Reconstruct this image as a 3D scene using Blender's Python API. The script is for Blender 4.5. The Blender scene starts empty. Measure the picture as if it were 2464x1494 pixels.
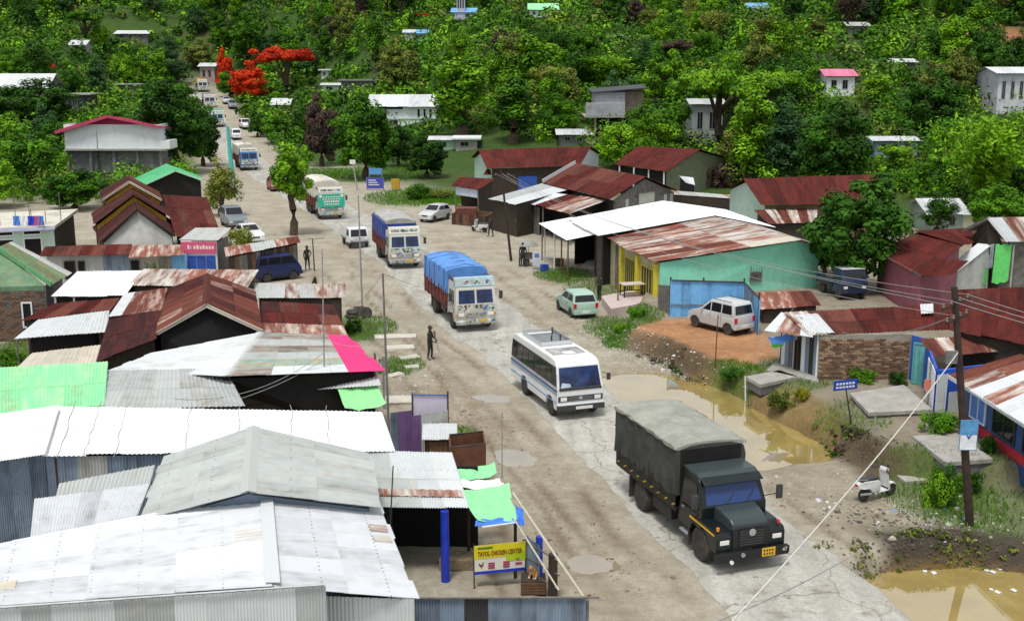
import bpy, bmesh, math, random
import numpy as np
from mathutils import Vector, Matrix
R = math.radians
sc = bpy.context.scene
COL = sc.collection
# ---------------------------------------------------------------- camera
H, FPX, CX, CY = 14.8, 2800.0, 1232.0, 747.0
TH = math.atan((747 - 140) / FPX)
cam = bpy.data.cameras.new('camera'); camo = bpy.data.objects.new('camera', cam); COL.objects.link(camo)
cam.sensor_width = 36; cam.lens = 36 * FPX / 2464; cam.clip_start = 0.5; cam.clip_end = 3000
camo.location = (0, 0, H); camo.rotation_euler = (math.pi / 2 - TH, 0, 0)
sc.camera = camo
# ---------------------------------------------------------------- sky and sun (bright overcast)
SUN_EL, SUN_AZ = 68, 200          # degrees; azimuth clockwise from +Y
wd = bpy.data.worlds.new('World'); sc.world = wd; wd.use_nodes = True
nt = wd.node_tree; bg = nt.nodes['Background']
sky = nt.nodes.new('ShaderNodeTexSky'); sky.sky_type = 'NISHITA'; sky.sun_disc = False
sky.sun_elevation = R(SUN_EL); sky.sun_rotation = R(SUN_AZ); sky.air_density = 1.0; sky.dust_density = 3.0; sky.ozone_density = 1.0
hs = nt.nodes.new('ShaderNodeHueSaturation'); hs.inputs['Saturation'].default_value = 0.28
ov = nt.nodes.new('ShaderNodeMixRGB'); ov.inputs[0].default_value = .6; ov.inputs[2].default_value = (5.6, 5.8, 6.1, 1)   # even cloud cover
nt.links.new(sky.outputs[0], hs.inputs['Color']); nt.links.new(hs.outputs[0], ov.inputs[1]); nt.links.new(ov.outputs[0], bg.inputs['Color'])
bg.inputs['Strength'].default_value = 0.08
sl = bpy.data.lights.new('sun', 'SUN'); sl.energy = 1.5; sl.angle = R(14); sl.color = (1, 0.96, 0.9)
so = bpy.data.objects.new('sun', sl); COL.objects.link(so); so.location = (0, 60, 80)
sd = Vector((math.sin(R(SUN_AZ)) * math.cos(R(SUN_EL)), math.cos(R(SUN_AZ)) * math.cos(R(SUN_EL)), math.sin(R(SUN_EL))))
so.rotation_euler = sd.to_track_quat('Z', 'Y').to_euler()
vs = sc.view_settings; vs.view_transform = 'Standard'; vs.look = 'None'; vs.exposure = 0.8; vs.gamma = 1; vs.use_curve_mapping = False
# ---------------------------------------------------------------- geometry of the place
CT, ST = math.cos(TH), math.sin(TH)
def ray(x, y):
    u, v = (x - CX) / FPX, (y - CY) / FPX
    return Vector((u, CT - v * ST, -ST - v * CT))
def P(x, y, z=0.0):
    """point of the place at height z seen in that direction"""
    d = ray(x, y); t = (z - H) / d.z
    return Vector((d.x * t, d.y * t, z))
def proj(p):
    w = p[2] - H; zc = p[1] * CT - w * ST; yc = p[1] * ST + w * CT
    return CX + FPX * p[0] / zc, CY - FPX * yc / zc
def ZAT(X, Y, y):
    v = (y - CY) / FPX
    return H - Y * (v * CT + ST) / (CT - v * ST)
def poly_sd(px, py, poly):
    """signed distance to polygon (negative inside), numpy"""
    d = np.full(px.shape, 1e9); ins = np.zeros(px.shape, bool)
    n = len(poly)
    for i in range(n):
        ax, ay = poly[i][0], poly[i][1]; bx, by = poly[(i + 1) % n][0], poly[(i + 1) % n][1]
        ex, ey = bx - ax, by - ay; wx, wy = px - ax, py - ay
        t = np.clip((wx * ex + wy * ey) / (ex * ex + ey * ey + 1e-9), 0, 1)
        d = np.minimum(d, (wx - ex * t) ** 2 + (wy - ey * t) ** 2)
        c = ((ay > py) != (by > py)) & (px < (bx - ax) * (py - ay) / (by - ay + 1e-12) + ax)
        ins ^= c
    d = np.sqrt(d)
    return np.where(ins, -d, d)
def sstep(a, b, x):
    t = np.clip((x - a) / (b - a), 0, 1); return t * t * (3 - 2 * t)
def srelu(x, k=8.0):
    return np.where(x > 40 * 1.0, x, k * np.log1p(np.exp(np.clip(x / k, -40, 40))))
_r = np.random.RandomState(5)
_W = [(_r.uniform(-1, 1), _r.uniform(-1, 1), _r.uniform(0, 6.28)) for _ in range(40)]
def wob(X, Y, sc_, i0, n=6):
    s = 0
    for a, b, c in _W[i0:i0 + n]:
        s = s + np.sin((X * a + Y * b) * 2.2 / sc_ + c + 1.7 * np.sin((X * b - Y * a) * 1.1 / sc_ + c * 2))
    return s / n
ROAD = [(19, -10), (10.9, 20), (6.9, 34), (2.7, 51), (-2.2, 67), (-7.8, 87), (-17.2, 113), (-35.7, 162), (-57, 224), (-81, 300), (-100, 355)]
def road_x(Y):
    return np.interp(Y, [p[1] for p in ROAD], [p[0] for p in ROAD])
BANK = [P(x, y, .9) for x, y in [(1495, 792), (1590, 815), (1690, 866), (1765, 892), (1838, 938), (1930, 980), (2010, 1022), (2065, 1048), (2120, 1085), (2330, 1110), (2900, 1150), (2900, 500), (2000, 450), (1700, 560), (1560, 680)]]
PUD = [P(x, y, -.1) for x, y in [(1452, 914), (1500, 904), (1560, 902), (1620, 908), (1690, 922), (1800, 952), (1900, 986), (1990, 1032), (2025, 1072), (1975, 1104), (1900, 1112), (1835, 1128), (1760, 1120), (1640, 1050), (1560, 995), (1500, 960)]]
PUD2 = [P(x, y, -.6) for x, y in [(2078, 1402), (2125, 1375), (2250, 1366), (2330, 1360), (2464, 1380), (2620, 1420), (2620, 1640), (2330, 1640), (2200, 1500), (2130, 1440)]]
PUDS = [([P(x, y, -.02) for x, y in [(1362, 1352), (1390, 1338), (1440, 1336), (1480, 1352), (1492, 1366), (1440, 1376), (1385, 1372)]], -.03),
        ([P(x, y, -.02) for x, y in [(1196, 1085), (1225, 1078), (1262, 1086), (1298, 1100), (1285, 1118), (1235, 1122), (1205, 1112)]], -.03),
        ([P(x, y, -.02) for x, y in [(1135, 952), (1180, 945), (1225, 955), (1222, 966), (1170, 966)]], -.03),
        ([P(x, y, -.02) for x, y in [(1766, 1404), (1790, 1398), (1812, 1404), (1806, 1416), (1775, 1416)]], -.05)]
ORANGE = [P(x, y, .9) for x, y in [(1500, 795), (1600, 765), (1700, 770), (1850, 800), (1880, 860), (1800, 878), (1700, 868), (1600, 820)]]
def tracks(X, Y):
    d = X - road_x(Y); s = 0
    for k, (o, w) in enumerate([(-3.3, .2), (-4.6, .22), (-5.5, .16), (-6.9, .2), (-8.2, .16), (3.2, .18), (4.7, .2), (6.3, .18)]):
        s = s + np.exp(-((d - o - .5 * wob(Y * 0 + k * 7, Y, 3.5, 3 + k, 5)) / w) ** 2) * sstep(-.5, .4, wob(Y * 0 + k, Y, 4, 12 + k, 5))
    return np.clip(s, 0, 1) * sstep(115, 70, Y) * sstep(2.3, 3.0, np.abs(d)) * np.where(d > 0, sstep(1.0, 2.0, poly_sd(X, Y, PUD)), 1)
def h_np(X, Y):
    X = np.asarray(X, float); Y = np.asarray(Y, float)
    z = 0.06 * srelu(Y - 178, 6.0)
    rx = road_x(Y); dr = np.abs(X - rx)
    corr = np.maximum(sstep(12, 42, dr), sstep(300, 350, Y))
    yf = np.where(X > rx, np.clip(150 - 0.55 * (X - 15), 104, 175), 205)
    yf = yf + np.clip(20 - (X - rx), 0, 20) * 1.0 * (X > rx)
    hill = 0.125 * srelu(Y - yf, 9.0) * (1 - .55 * sstep(480, 800, Y)) 
    z = z * (1 - sstep(300, 420, Y) * .6) + hill * corr + 1.6 * wob(X, Y, 30, 0) * sstep(150, 260, Y) * corr
    z = z + 2.6 * sstep(-95, -110, X) * sstep(150, 200, Y)
    # raised bank on the right of the road, uneven edge
    sdb = poly_sd(X, Y, BANK) + .22 * wob(X, Y, .9, 6)
    z = z + .9 * sstep(.32, -.28, sdb) 
    s1 = poly_sd(X, Y, PUD) + .22 * wob(X, Y, .8, 12)
    z = z - .42 * sstep(.75, -.6, s1)
    s2 = poly_sd(X, Y, PUD2) + .15 * wob(X, Y, .7, 18)
    z = z - 1.15 * sstep(.75, -.5, s2)
    for pl, lv in PUDS:
        s3 = poly_sd(X, Y, pl) + .12 * wob(X, Y, .35, 14)
        z = z - .13 * sstep(.35, -.35, s3)
    # rubble ridge behind the near pool
    cx, cy = P(2260, 1310).x, P(2260, 1310).y
    z = z + .28 * np.exp(-((X - cx) / 2.3) ** 2 - ((Y - cy) / .9) ** 2) * (1 + .6 * wob(X, Y, .5, 20))
    amp = sstep(2.4, 4.0, dr) * sstep(120, 60, Y)
    z = z + amp * (.035 * wob(X, Y, .7, 24) + .03 * wob(X, Y, .25, 30)) - .055 * tracks(X, Y)
    return z
def hz(X, Y):
    return float(h_np(np.array([X]), np.array([Y]))[0])
def G(x, y):
    """ground point seen in that direction"""
    d = ray(x, y); t0 = 20.0; t = 22.0
    ts = np.concatenate([np.arange(20, 120, .25), np.arange(120, 800, 1.0)])
    zz = H + d.z * ts; g = h_np(d.x * ts, d.y * ts)
    idx = np.nonzero(zz <= g)[0]
    if len(idx) == 0: t = 500
    else:
        i = idx[0]
        if i == 0: t = ts[0]
        else:
            a = zz[i - 1] - g[i - 1]; b = zz[i] - g[i]; t = ts[i - 1] + (ts[i] - ts[i - 1]) * a / (a - b + 1e-9)
    q = Vector((d.x * t, d.y * t, 0)); q.z = hz(q.x, q.y); return q
# ---------------------------------------------------------------- mesh helpers
class MB:
    def __init__(s): s.v = []; s.f = []; s.m = []; s.uv = {}
    def add(s, verts, faces, mi=0):
        b = len(s.v); s.v.extend([Vector(p) for p in verts])
        for f in faces: s.f.append([b + i for i in f]); s.m.append(mi)
        return s
    def box(s, x0, x1, y0, y1, z0, z1, mi=0):
        return s.hexa([(x0, y0, z0), (x1, y0, z0), (x1, y1, z0), (x0, y1, z0), (x0, y0, z1), (x1, y0, z1), (x1, y1, z1), (x0, y1, z1)], mi)
    def hexa(s, p, mi=0):
        return s.add(p, [(3, 2, 1, 0), (4, 5, 6, 7), (0, 1, 5, 4), (1, 2, 6, 5), (2, 3, 7, 6), (3, 0, 4, 7)], mi)
    def quadslab(s, a, b, c, d, t, mi=0):
        a, b, c, d = map(Vector, (a, b, c, d)); n = (b - a).cross(d - a)
        if n.length < 1e-9: n = (c - b).cross(a - b)
        n.normalize(); k = n * t
        return s.add([a, b, c, d, a - k, b - k, c - k, d - k], [(0, 1, 2, 3), (7, 6, 5, 4), (0, 4, 5, 1), (1, 5, 6, 2), (2, 6, 7, 3), (3, 7, 4, 0)], mi)
    def prism(s, poly, ext, mi=0, t=None):
        """poly: list of 3-D points, ext: extrusion vector"""
        n = len(poly); e = Vector(ext); v = [Vector(p) for p in poly] + [Vector(p) + e for p in poly]
        fs = [tuple(range(n - 1, -1, -1)), tuple(range(n, 2 * n))] + [(i, (i + 1) % n, n + (i + 1) % n, n + i) for i in range(n)]
        return s.add(v, fs, mi)
    def tube(s, p, q, r0, r1=None, n=8, mi=0, cap=True):
        p, q = Vector(p), Vector(q); r1 = r0 if r1 is None else r1
        d = (q - p); d = d.normalized() if d.length > 1e-9 else Vector((0, 0, 1))
        a = d.orthogonal().normalized(); b = d.cross(a)
        v = []
        for c, r in ((p, r0), (q, r1)):
            for i in range(n):
                t = 2 * math.pi * i / n; v.append(c + (a * math.cos(t) + b * math.sin(t)) * r)
        fs = [(i, (i + 1) % n, n + (i + 1) % n, n + i) for i in range(n)]
        if cap: fs += [tuple(range(n - 1, -1, -1)), tuple(range(n, 2 * n))]
        return s.add(v, fs, mi)
    def path(s, pts, r, n=6, mi=0):
        pts = [Vector(p) for p in pts]; v = []; m = len(pts)
        for k, c in enumerate(pts):
            d = (pts[min(k + 1, m - 1)] - pts[max(k - 1, 0)]).normalized()
            a = d.cross(Vector((0, 0, 1)))
            a = a.normalized() if a.length > 1e-3 else Vector((1, 0, 0))
            b = d.cross(a).normalized(); rr = r[k] if isinstance(r, (list, tuple)) else r
            for i in range(n):
                t = 2 * math.pi * i / n; v.append(c + (a * math.cos(t) + b * math.sin(t)) * rr)
        fs = [(k * n + i, k * n + (i + 1) % n, (k + 1) * n + (i + 1) % n, (k + 1) * n + i) for k in range(m - 1) for i in range(n)]
        fs += [tuple(range(n - 1, -1, -1)), tuple(range((m - 1) * n, m * n))]
        return s.add(v, fs, mi)
    def lathe(s, prof, c, axis='y', n=20, mi=0):
        """prof: (radius, offset along axis)"""
        v = []
        for r, o in prof:
            for i in range(n):
                t = 2 * math.pi * i / n; a, b = r * math.cos(t), r * math.sin(t)
                v.append(Vector(c) + (Vector((a, o, b)) if axis == 'y' else Vector((a, b, o)) if axis == 'z' else Vector((o, a, b))))
        m = len(prof)
        fs = [(k * n + i, k * n + (i + 1) % n, (k + 1) * n + (i + 1) % n, (k + 1) * n + i) for k in range(m - 1) for i in range(n)]
        if prof[0][0] > 1e-4: fs.append(tuple(range(n - 1, -1, -1)))
        if prof[-1][0] > 1e-4: fs.append(tuple(range((m - 1) * n, m * n)))
        return s.add(v, fs, mi)
    def mesh(s, name, mats, org=None, smooth=False, bevel=0, seg=2):
        me = bpy.data.meshes.new(name); o = Vector(org) if org is not None else Vector((0, 0, 0))
        me.from_pydata([tuple(p - o) for p in s.v], [], s.f)
        mats = mats if isinstance(mats, (list, tuple)) else [mats]
        for m in mats: me.materials.append(m)
        if len(mats) > 1: me.polygons.foreach_set('material_index', s.m)
        if s.uv:
            ul = me.uv_layers.new(name='UVMap'); k = 0
            for pi, pl in enumerate(me.polygons):
                for li in pl.loop_indices:
                    ul.data[li].uv = s.uv.get(me.loops[li].vertex_index, (0, 0))
        bm = bmesh.new(); bm.from_mesh(me)
        if bevel > 0:
            es = [e for e in bm.edges if len(e.link_faces) == 2 and e.calc_face_angle(0) > .5]
            if es: bmesh.ops.bevel(bm, geom=es, offset=bevel, segments=seg, affect='EDGES', clamp_overlap=True, profile=.6)
        if not s.uv: bmesh.ops.recalc_face_normals(bm, faces=bm.faces)
        bm.to_mesh(me); bm.free()
        if smooth:
            me.polygons.foreach_set('use_smooth', [True] * len(me.polygons))
            try: me.set_sharp_from_angle(angle=R(42))
            except Exception: pass
        me.update(); return me
class T:
    """a top-level thing: an Empty at its base that parents its parts"""
    def __init__(s, name, label, cat, loc=(0, 0, 0), rz=0, group=None, world=False):
        s.o = bpy.data.objects.new(name, None); COL.objects.link(s.o); s.o.location = loc; s.o.rotation_euler = (0, 0, rz)
        s.o.empty_display_size = .3; s.o['label'] = label; s.o['category'] = cat
        if group: s.o['group'] = group
        s.org = Vector(loc) if world else None
    def add(s, name, mb, mats, parent=None, label=None, smooth=False, bevel=0, kind=None, seg=2):
        me = mb if isinstance(mb, bpy.types.Mesh) else mb.mesh(name, mats, s.org, smooth, bevel, seg)
        o = bpy.data.objects.new(name, me); COL.objects.link(o); o.parent = parent or s.o
        if label: o['label'] = label
        if kind: o['kind'] = kind
        return o
def single(name, mb, mats, label, cat, group=None, smooth=False, bevel=0, base=None, kind=None):
    base = base if base is not None else Vector((0, 0, 0))
    me = mb.mesh(name, mats, base, smooth, bevel); o = bpy.data.objects.new(name, me); COL.objects.link(o); o.location = base
    if kind: o['kind'] = kind
    if label: o['label'] = label
    if cat: o['category'] = cat
    if group: o['group'] = group
    return o
def copytree(o, parent=None):
    c = o.copy(); COL.objects.link(c); c.parent = parent
    for ch in list(o.children): copytree(ch, c)
    return c
# ---------------------------------------------------------------- materials
MATS = {}
def M(name, col=None, rough=.75, var=.22, scale=2.5, metal=0, bump=0, dirt=0, dirtcol=(.2, .17, .12), spec=.35, coord='Object'):
    if name in MATS: return MATS[name]
    m = bpy.data.materials.new(name); m.use_nodes = True; n = m.node_tree.nodes; L = m.node_tree.links
    b = n['Principled BSDF']; b.inputs['Roughness'].default_value = rough; b.inputs['Metallic'].default_value = metal
    b.inputs['Specular IOR Level'].default_value = spec
    tc = n.new('ShaderNodeTexCoord')
    nz = n.new('ShaderNodeTexNoise'); nz.inputs['Scale'].default_value = scale; nz.inputs['Detail'].default_value = 6; nz.inputs['Roughness'].default_value = .65
    L.new(tc.outputs[coord], nz.inputs['Vector'])
    cr = n.new('ShaderNodeValToRGB'); cr.color_ramp.elements[0].position = .3; cr.color_ramp.elements[1].position = .7
    cr.color_ramp.elements[0].color = tuple(max(0, c * (1 - var)) for c in col) + (1,)
    cr.color_ramp.elements[1].color = tuple(min(.95, c * (1 + var)) for c in col) + (1,)
    L.new(nz.outputs[0], cr.inputs[0]); out = cr.outputs[0]
    if dirt > 0:
        n2 = n.new('ShaderNodeTexNoise'); n2.inputs['Scale'].default_value = scale * .45; n2.inputs['Detail'].default_value = 9; n2.inputs['Roughness'].default_value = .75
        L.new(tc.outputs[coord], n2.inputs['Vector'])
        r2 = n.new('ShaderNodeValToRGB'); r2.color_ramp.elements[0].position = .62 - dirt * .3; r2.color_ramp.elements[1].position = .8 - dirt * .2
        L.new(n2.outputs[0], r2.inputs[0])
        mx = n.new('ShaderNodeMixRGB'); L.new(r2.outputs[0], mx.inputs[0]); L.new(out, mx.inputs[1]); mx.inputs[2].default_value = tuple(dirtcol) + (1,)
        out = mx.outputs[0]
    L.new(out, b.inputs['Base Color'])
    if bump:
        bp = n.new('ShaderNodeBump'); bp.inputs['Strength'].default_value = bump; bp.inputs['Distance'].default_value = .05
        n3 = n.new('ShaderNodeTexNoise'); n3.inputs['Scale'].default_value = scale * 5; n3.inputs['Detail'].default_value = 5
        L.new(tc.outputs[coord], n3.inputs['Vector']); L.new(n3.outputs[0], bp.inputs['Height']); L.new(bp.outputs[0], b.inputs['Normal'])
    MATS[name] = m; return m
def MS(name, base, rust=(.16, .045, .025), amt=.3, rough=.5, metal=0, streak=(1.3, .22), var=.12, seed=0.0, spec=None):
    """corrugated sheet: paint or zinc with rust that runs down the sheet (uv in metres)"""
    if name in MATS: return MATS[name]
    m = bpy.data.materials.new(name); m.use_nodes = True; n = m.node_tree.nodes; L = m.node_tree.links
    b = n['Principled BSDF']; b.inputs['Roughness'].default_value = rough; b.inputs['Metallic'].default_value = metal; b.inputs['Specular IOR Level'].default_value = .3 if rough < .7 else .08
    uv = n.new('ShaderNodeUVMap'); mp = n.new('ShaderNodeMapping'); mp.inputs['Scale'].default_value = (streak[0], streak[1], 1); mp.inputs['Location'].default_value = (seed, seed * 2, 0)
    L.new(uv.outputs[0], mp.inputs[0])
    nz = n.new('ShaderNodeTexNoise'); nz.inputs['Scale'].default_value = 1.6; nz.inputs['Detail'].default_value = 8; nz.inputs['Roughness'].default_value = .62
    L.new(mp.outputs[0], nz.inputs['Vector'])
    cr = n.new('ShaderNodeValToRGB'); p = .74 - .5 * amt; cr.color_ramp.elements[0].position = max(0.0, p - .1); cr.color_ramp.elements[1].position = min(1.0, p + .1)
    L.new(nz.outputs[0], cr.inputs[0])
    oi = n.new('ShaderNodeObjectInfo')
    n2 = n.new('ShaderNodeTexNoise'); n2.inputs['Scale'].default_value = 2.2; n2.inputs['Detail'].default_value = 7; L.new(uv.outputs[0], n2.inputs['Vector'])
    ad = n.new('ShaderNodeMath'); ad.operation = 'MULTIPLY_ADD'; L.new(oi.outputs['Random'], ad.inputs[0]); ad.inputs[1].default_value = .55; L.new(n2.outputs[0], ad.inputs[2])
    def ramp(c, v):
        r = n.new('ShaderNodeValToRGB'); r.color_ramp.elements[0].position = .3; r.color_ramp.elements[1].position = 1.2 if False else 1.0
        r.color_ramp.elements[0].color = tuple(x * (1 - v) for x in c) + (1,); r.color_ramp.elements[1].color = tuple(min(.92, x * (1 + v)) for x in c) + (1,)
        L.new(ad.outputs[0], r.inputs[0]); return r.outputs[0]
    mx = n.new('ShaderNodeMixRGB'); L.new(cr.outputs[0], mx.inputs[0]); L.new(ramp(base, var), mx.inputs[1]); L.new(ramp(rust, .4), mx.inputs[2])
    # rows of roofing nails
    sx = n.new('ShaderNodeSeparateXYZ'); L.new(uv.outputs[0], sx.inputs[0])
    def cell(o, per):
        a_ = n.new('ShaderNodeMath'); a_.operation = 'ADD'; L.new(o, a_.inputs[0]); a_.inputs[1].default_value = per / 2; q = n.new('ShaderNodeMath'); q.operation = 'PINGPONG'; L.new(a_.outputs[0], q.inputs[0]); q.inputs[1].default_value = per / 2; return q.outputs[0]
    hy = n.new('ShaderNodeVectorMath'); hy.operation = 'LENGTH'; cb = n.new('ShaderNodeCombineXYZ'); L.new(cell(sx.outputs[0], .2), cb.inputs[0]); L.new(cell(sx.outputs[1], 1.1), cb.inputs[1]); L.new(cb.outputs[0], hy.inputs[0])
    lt = n.new('ShaderNodeMath'); lt.operation = 'LESS_THAN'; L.new(hy.outputs['Value'], lt.inputs[0]); lt.inputs[1].default_value = .022
    ns = n.new('ShaderNodeMath'); ns.operation = 'MULTIPLY'; L.new(lt.outputs[0], ns.inputs[0]); ns.inputs[1].default_value = .55
    nm_ = n.new('ShaderNodeMixRGB'); L.new(ns.outputs[0], nm_.inputs[0]); L.new(mx.outputs[0], nm_.inputs[1]); nm_.inputs[2].default_value = (.06, .05, .045, 1)
    L.new(nm_.outputs[0], b.inputs['Base Color'])
    MATS[name] = m; return m
def MG(name, col, rough=.08, spec=.5):
    """vehicle and window glass seen from outside"""
    if name in MATS: return MATS[name]
    m = bpy.data.materials.new(name); m.use_nodes = True; b = m.node_tree.nodes['Principled BSDF']
    b.inputs['Base Color'].default_value = tuple(col) + (1,); b.inputs['Roughness'].default_value = rough; b.inputs['Specular IOR Level'].default_value = spec
    MATS[name] = m; return m
zinc_new = MS('zinc_new', (.575, .6, .63), (.46, .47, .475), .35, .42, var=.1)
zinc_white = MS('zinc_white', (.58, .61, .62), (.5, .49, .45), .2, .45, var=.1)
zinc_grey = MS('zinc_grey', (.41, .44, .43), (.38, .38, .35), .35, .5, var=.12)
zinc_mid = MS('zinc_mid', (.42, .44, .43), (.3, .27, .22), .3, .55, var=.14)
zinc_blue = MS('zinc_blue', (.2, .26, .34), (.1, .12, .15), .35, .5, var=.25)
zinc_rusty = MS('zinc_rusty', (.55, .53, .48), (.19, .062, .035), .48, .6, var=.15)
zinc_half = MS('zinc_half', (.6, .55, .47), (.2, .065, .04), .62, .6, var=.15)
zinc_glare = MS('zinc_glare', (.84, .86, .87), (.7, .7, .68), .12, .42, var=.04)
rust_red = MS('rust_red', (.105, .02, .016), (.055, .015, .013), .45, .85, var=.3)
rust_dark = MS('rust_dark', (.075, .022, .02), (.035, .015, .015), .45, .75, var=.3)
rust_brown = MS('rust_brown', (.13, .042, .03), (.07, .024, .02), .4, .75, var=.35)
rust_streak = MS('rust_streak', (.13, .042, .03), (.46, .37, .31), .34, .7, var=.3)
sheet_green = MS('sheet_green', (.26, .72, .36), (.36, .62, .32), .4, .5, var=.08)
sheet_green_deep = MS('sheet_green_deep', (.07, .42, .17), (.05, .3, .12), .3, .45, var=.12)
sheet_moss = MS('sheet_moss', (.13, .2, .11), (.18, .14, .08), .4, .7, var=.25)
sheet_pink = MS('sheet_pink', (.72, .04, .2), (.6, .03, .15), .2, .45, var=.12)
sheet_crimson = MS('sheet_crimson', (.42, .02, .07), (.3, .02, .05), .25, .45, var=.12)
sheet_purple = MS('sheet_purple', (.17, .1, .24), (.1, .06, .14), .3, .5, var=.2)
sheet_patch = MS('sheet_patch', (.3, .34, .31), (.22, .15, .12), .5, .65, var=.3)
sheet_patch2 = MS('sheet_patch2', (.26, .36, .32), (.33, .3, .2), .45, .65, var=.3)
sheet_beige = MS('sheet_beige', (.52, .48, .4), (.4, .34, .26), .3, .6, var=.15)
sheet_blue = MS('sheet_blue', (.17, .42, .72), (.1, .24, .5), .3, .5, var=.2)
wood_dark = M('wood_dark', (.05, .038, .028), .85, .4, 4)
wood_grey = M('wood_grey', (.16, .15, .14), .85, .4, 3)
wood_brown = M('wood_brown', (.14, .08, .045), .8, .35, 4)
wood_pole = M('wood_pole', (.045, .028, .022), .85, .35, 3)
black_shade = M('interior_shade', (.012, .011, .011), .9, .3, 3)  # near-black colour stands in for shade inside open fronts and doorways
concrete = M('concrete', (.36, .35, .32), .85, .22, 2, bump=.2, dirt=.25)
concrete_dark = M('concrete_dark', (.17, .17, .175), .85, .3, 1.5, bump=.2, dirt=.4, dirtcol=(.08, .08, .08))
white_wall = M('white_wall', (.74, .78, .8), .7, .08, 1.2, dirt=.12, dirtcol=(.5, .5, .47))
sheet_rose = MS('sheet_rose', (.6, .17, .28), (.5, .12, .2), .3, .6, var=.15)
mint_wall = M('mint_wall', (.27, .74, .56), .8, .12, 1.1, dirt=.36, dirtcol=(.25, .48, .38))
pale_mint = M('pale_mint_wall', (.5, .68, .58), .8, .12, 1.5, dirt=.25, dirtcol=(.35, .42, .36))
yellow_paint = M('yellow_paint', (.62, .55, .04), .7, .15, 2, dirt=.2, dirtcol=(.35, .28, .08))
blue_paint = M('blue_paint', (.03, .1, .42), .6, .25, 2, dirt=.25, dirtcol=(.08, .1, .2))
blue_plastic = M('blue_plastic', (.02, .05, .5), .4, .3, 2)
pink_wall = M('pink_wall', (.27, .09, .12), .8, .2, 1.5, dirt=.3, dirtcol=(.2, .1, .1))
steel_grey = M('steel_grey', (.32, .34, .35), .5, .2, 3, metal=.3)
steel_dark = M('steel_dark', (.05, .05, .055), .55, .3, 3)
rubber = M('rubber', (.05, .047, .043), .9, .35, 6, dirt=.3, dirtcol=(.13, .115, .09))
rim_grey = M('rim_grey', (.22, .22, .21), .5, .3, 4)
rim_dark = M('rim_dark', (.12, .115, .11), .6, .3, 4)
chrome = M('chrome', (.55, .55, .55), .25, .1, 4, metal=.8)
glass_dark = MG('glass_dark', (.012, .014, .018))
glass_blue = M('glass_blue', (.013, .03, .1), .07, .85, 1.6, spec=.55)  # navy and lighter patches: reflections painted into the glass colour
lamp_white = MG('lamp_white', (.8, .8, .78), .15)
lamp_red = MG('lamp_red', (.5, .02, .03), .2)
lamp_amber = MG('lamp_amber', (.7, .25, .02), .2)
plate_yellow = M('plate_yellow', (.75, .45, .02), .5, .1, 5)
plate_white = M('plate_white', (.75, .75, .72), .5, .1, 5)
brick_a = M('brick_brown', (.2, .12, .075), .9, .3, 6)
brick_b = M('brick_tan', (.32, .22, .14), .9, .3, 6)
brick_c = M('brick_dark', (.12, .075, .055), .9, .3, 6)
mortar = M('mortar', (.3, .27, .22), .9, .2, 4)
tarp_green = M('tarp_green', (.14, .66, .16), .55, .15, 3)
tarp_lime = M('tarp_lime', (.3, .75, .32), .55, .12, 3)
tarp_blue = M('tarp_blue', (.08, .22, .62), .55, .2, 2.5)
rope_white = M('rope_white', (.6, .58, .53), .7, .15, 4)
wire_black = M('wire_black', (.03, .03, .03), .7, .2, 4)
wire_grey = M('wire_grey', (.3, .3, .3), .6, .2, 4)
# ---------------------------------------------------------------- ground
def ground_material():
    m = bpy.data.materials.new('ground_soil'); m.use_nodes = True; n = m.node_tree.nodes; L = m.node_tree.links
    b = n['Principled BSDF']; b.inputs['Roughness'].default_value = .9; b.inputs['Specular IOR Level'].default_value = .2
    at = n.new('ShaderNodeAttribute'); at.attribute_name = 'soil'
    tc = n.new('ShaderNodeTexCoord')
    def noise(s, d=8, r=.65):
        z = n.new('ShaderNodeTexNoise'); z.inputs['Scale'].default_value = s; z.inputs['Detail'].default_value = d; z.inputs['Roughness'].default_value = r
        L.new(tc.outputs['Object'], z.inputs['Vector']); return z.outputs[0]
    def mul(c, f, lo, hi, p0=.3, p1=.7):
        r = n.new('ShaderNodeValToRGB'); r.color_ramp.elements[0].position = p0; r.color_ramp.elements[1].position = p1
        r.color_ramp.elements[0].color = tuple(lo) + (1,); r.color_ramp.elements[1].color = tuple(hi) + (1,); L.new(f, r.inputs[0])
        x = n.new('ShaderNodeMixRGB'); x.blend_type = 'MULTIPLY'; x.inputs[0].default_value = 1; L.new(c, x.inputs[1]); L.new(r.outputs[0], x.inputs[2]); return x.outputs[0]
    c = mul(at.outputs[0], noise(.55), (.8, .77, .72), (1.12, 1.12, 1.12), .34, .66)
    c = mul(c, noise(2.6, 9, .75), (.76, .73, .68), (1.1, 1.1, 1.1), .3, .66)
    c = mul(c, noise(14, 4), (.84, .83, .8), (1.08, 1.08, 1.06), .3, .66)
    L.new(c, b.inputs['Base Color'])
    bp = n.new('ShaderNodeBump'); bp.inputs['Strength'].default_value = .6; bp.inputs['Distance'].default_value = .06
    ad = n.new('ShaderNodeMath'); ad.operation = 'ADD'; L.new(noise(5, 8), ad.inputs[0]); L.new(noise(22, 4), ad.inputs[1])
    L.new(ad.outputs[0], bp.inputs['Height']); L.new(bp.outputs[0], b.inputs['Normal'])
    return m
soil_mat = ground_material()
ys = np.concatenate([np.arange(14, 26, .6), np.arange(26, 62, .2), np.arange(62, 130, .7), 130 * 1.028 ** np.arange(0, 86)])
ta = np.tan(np.radians(np.linspace(-39, 39, 340)))
YY, TT = np.meshgrid(ys, ta, indexing='ij'); XX = TT * YY
ZZ = h_np(XX, YY)
nr, ncol = XX.shape
verts = np.stack([XX.ravel(), YY.ravel(), ZZ.ravel()], 1)
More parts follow.
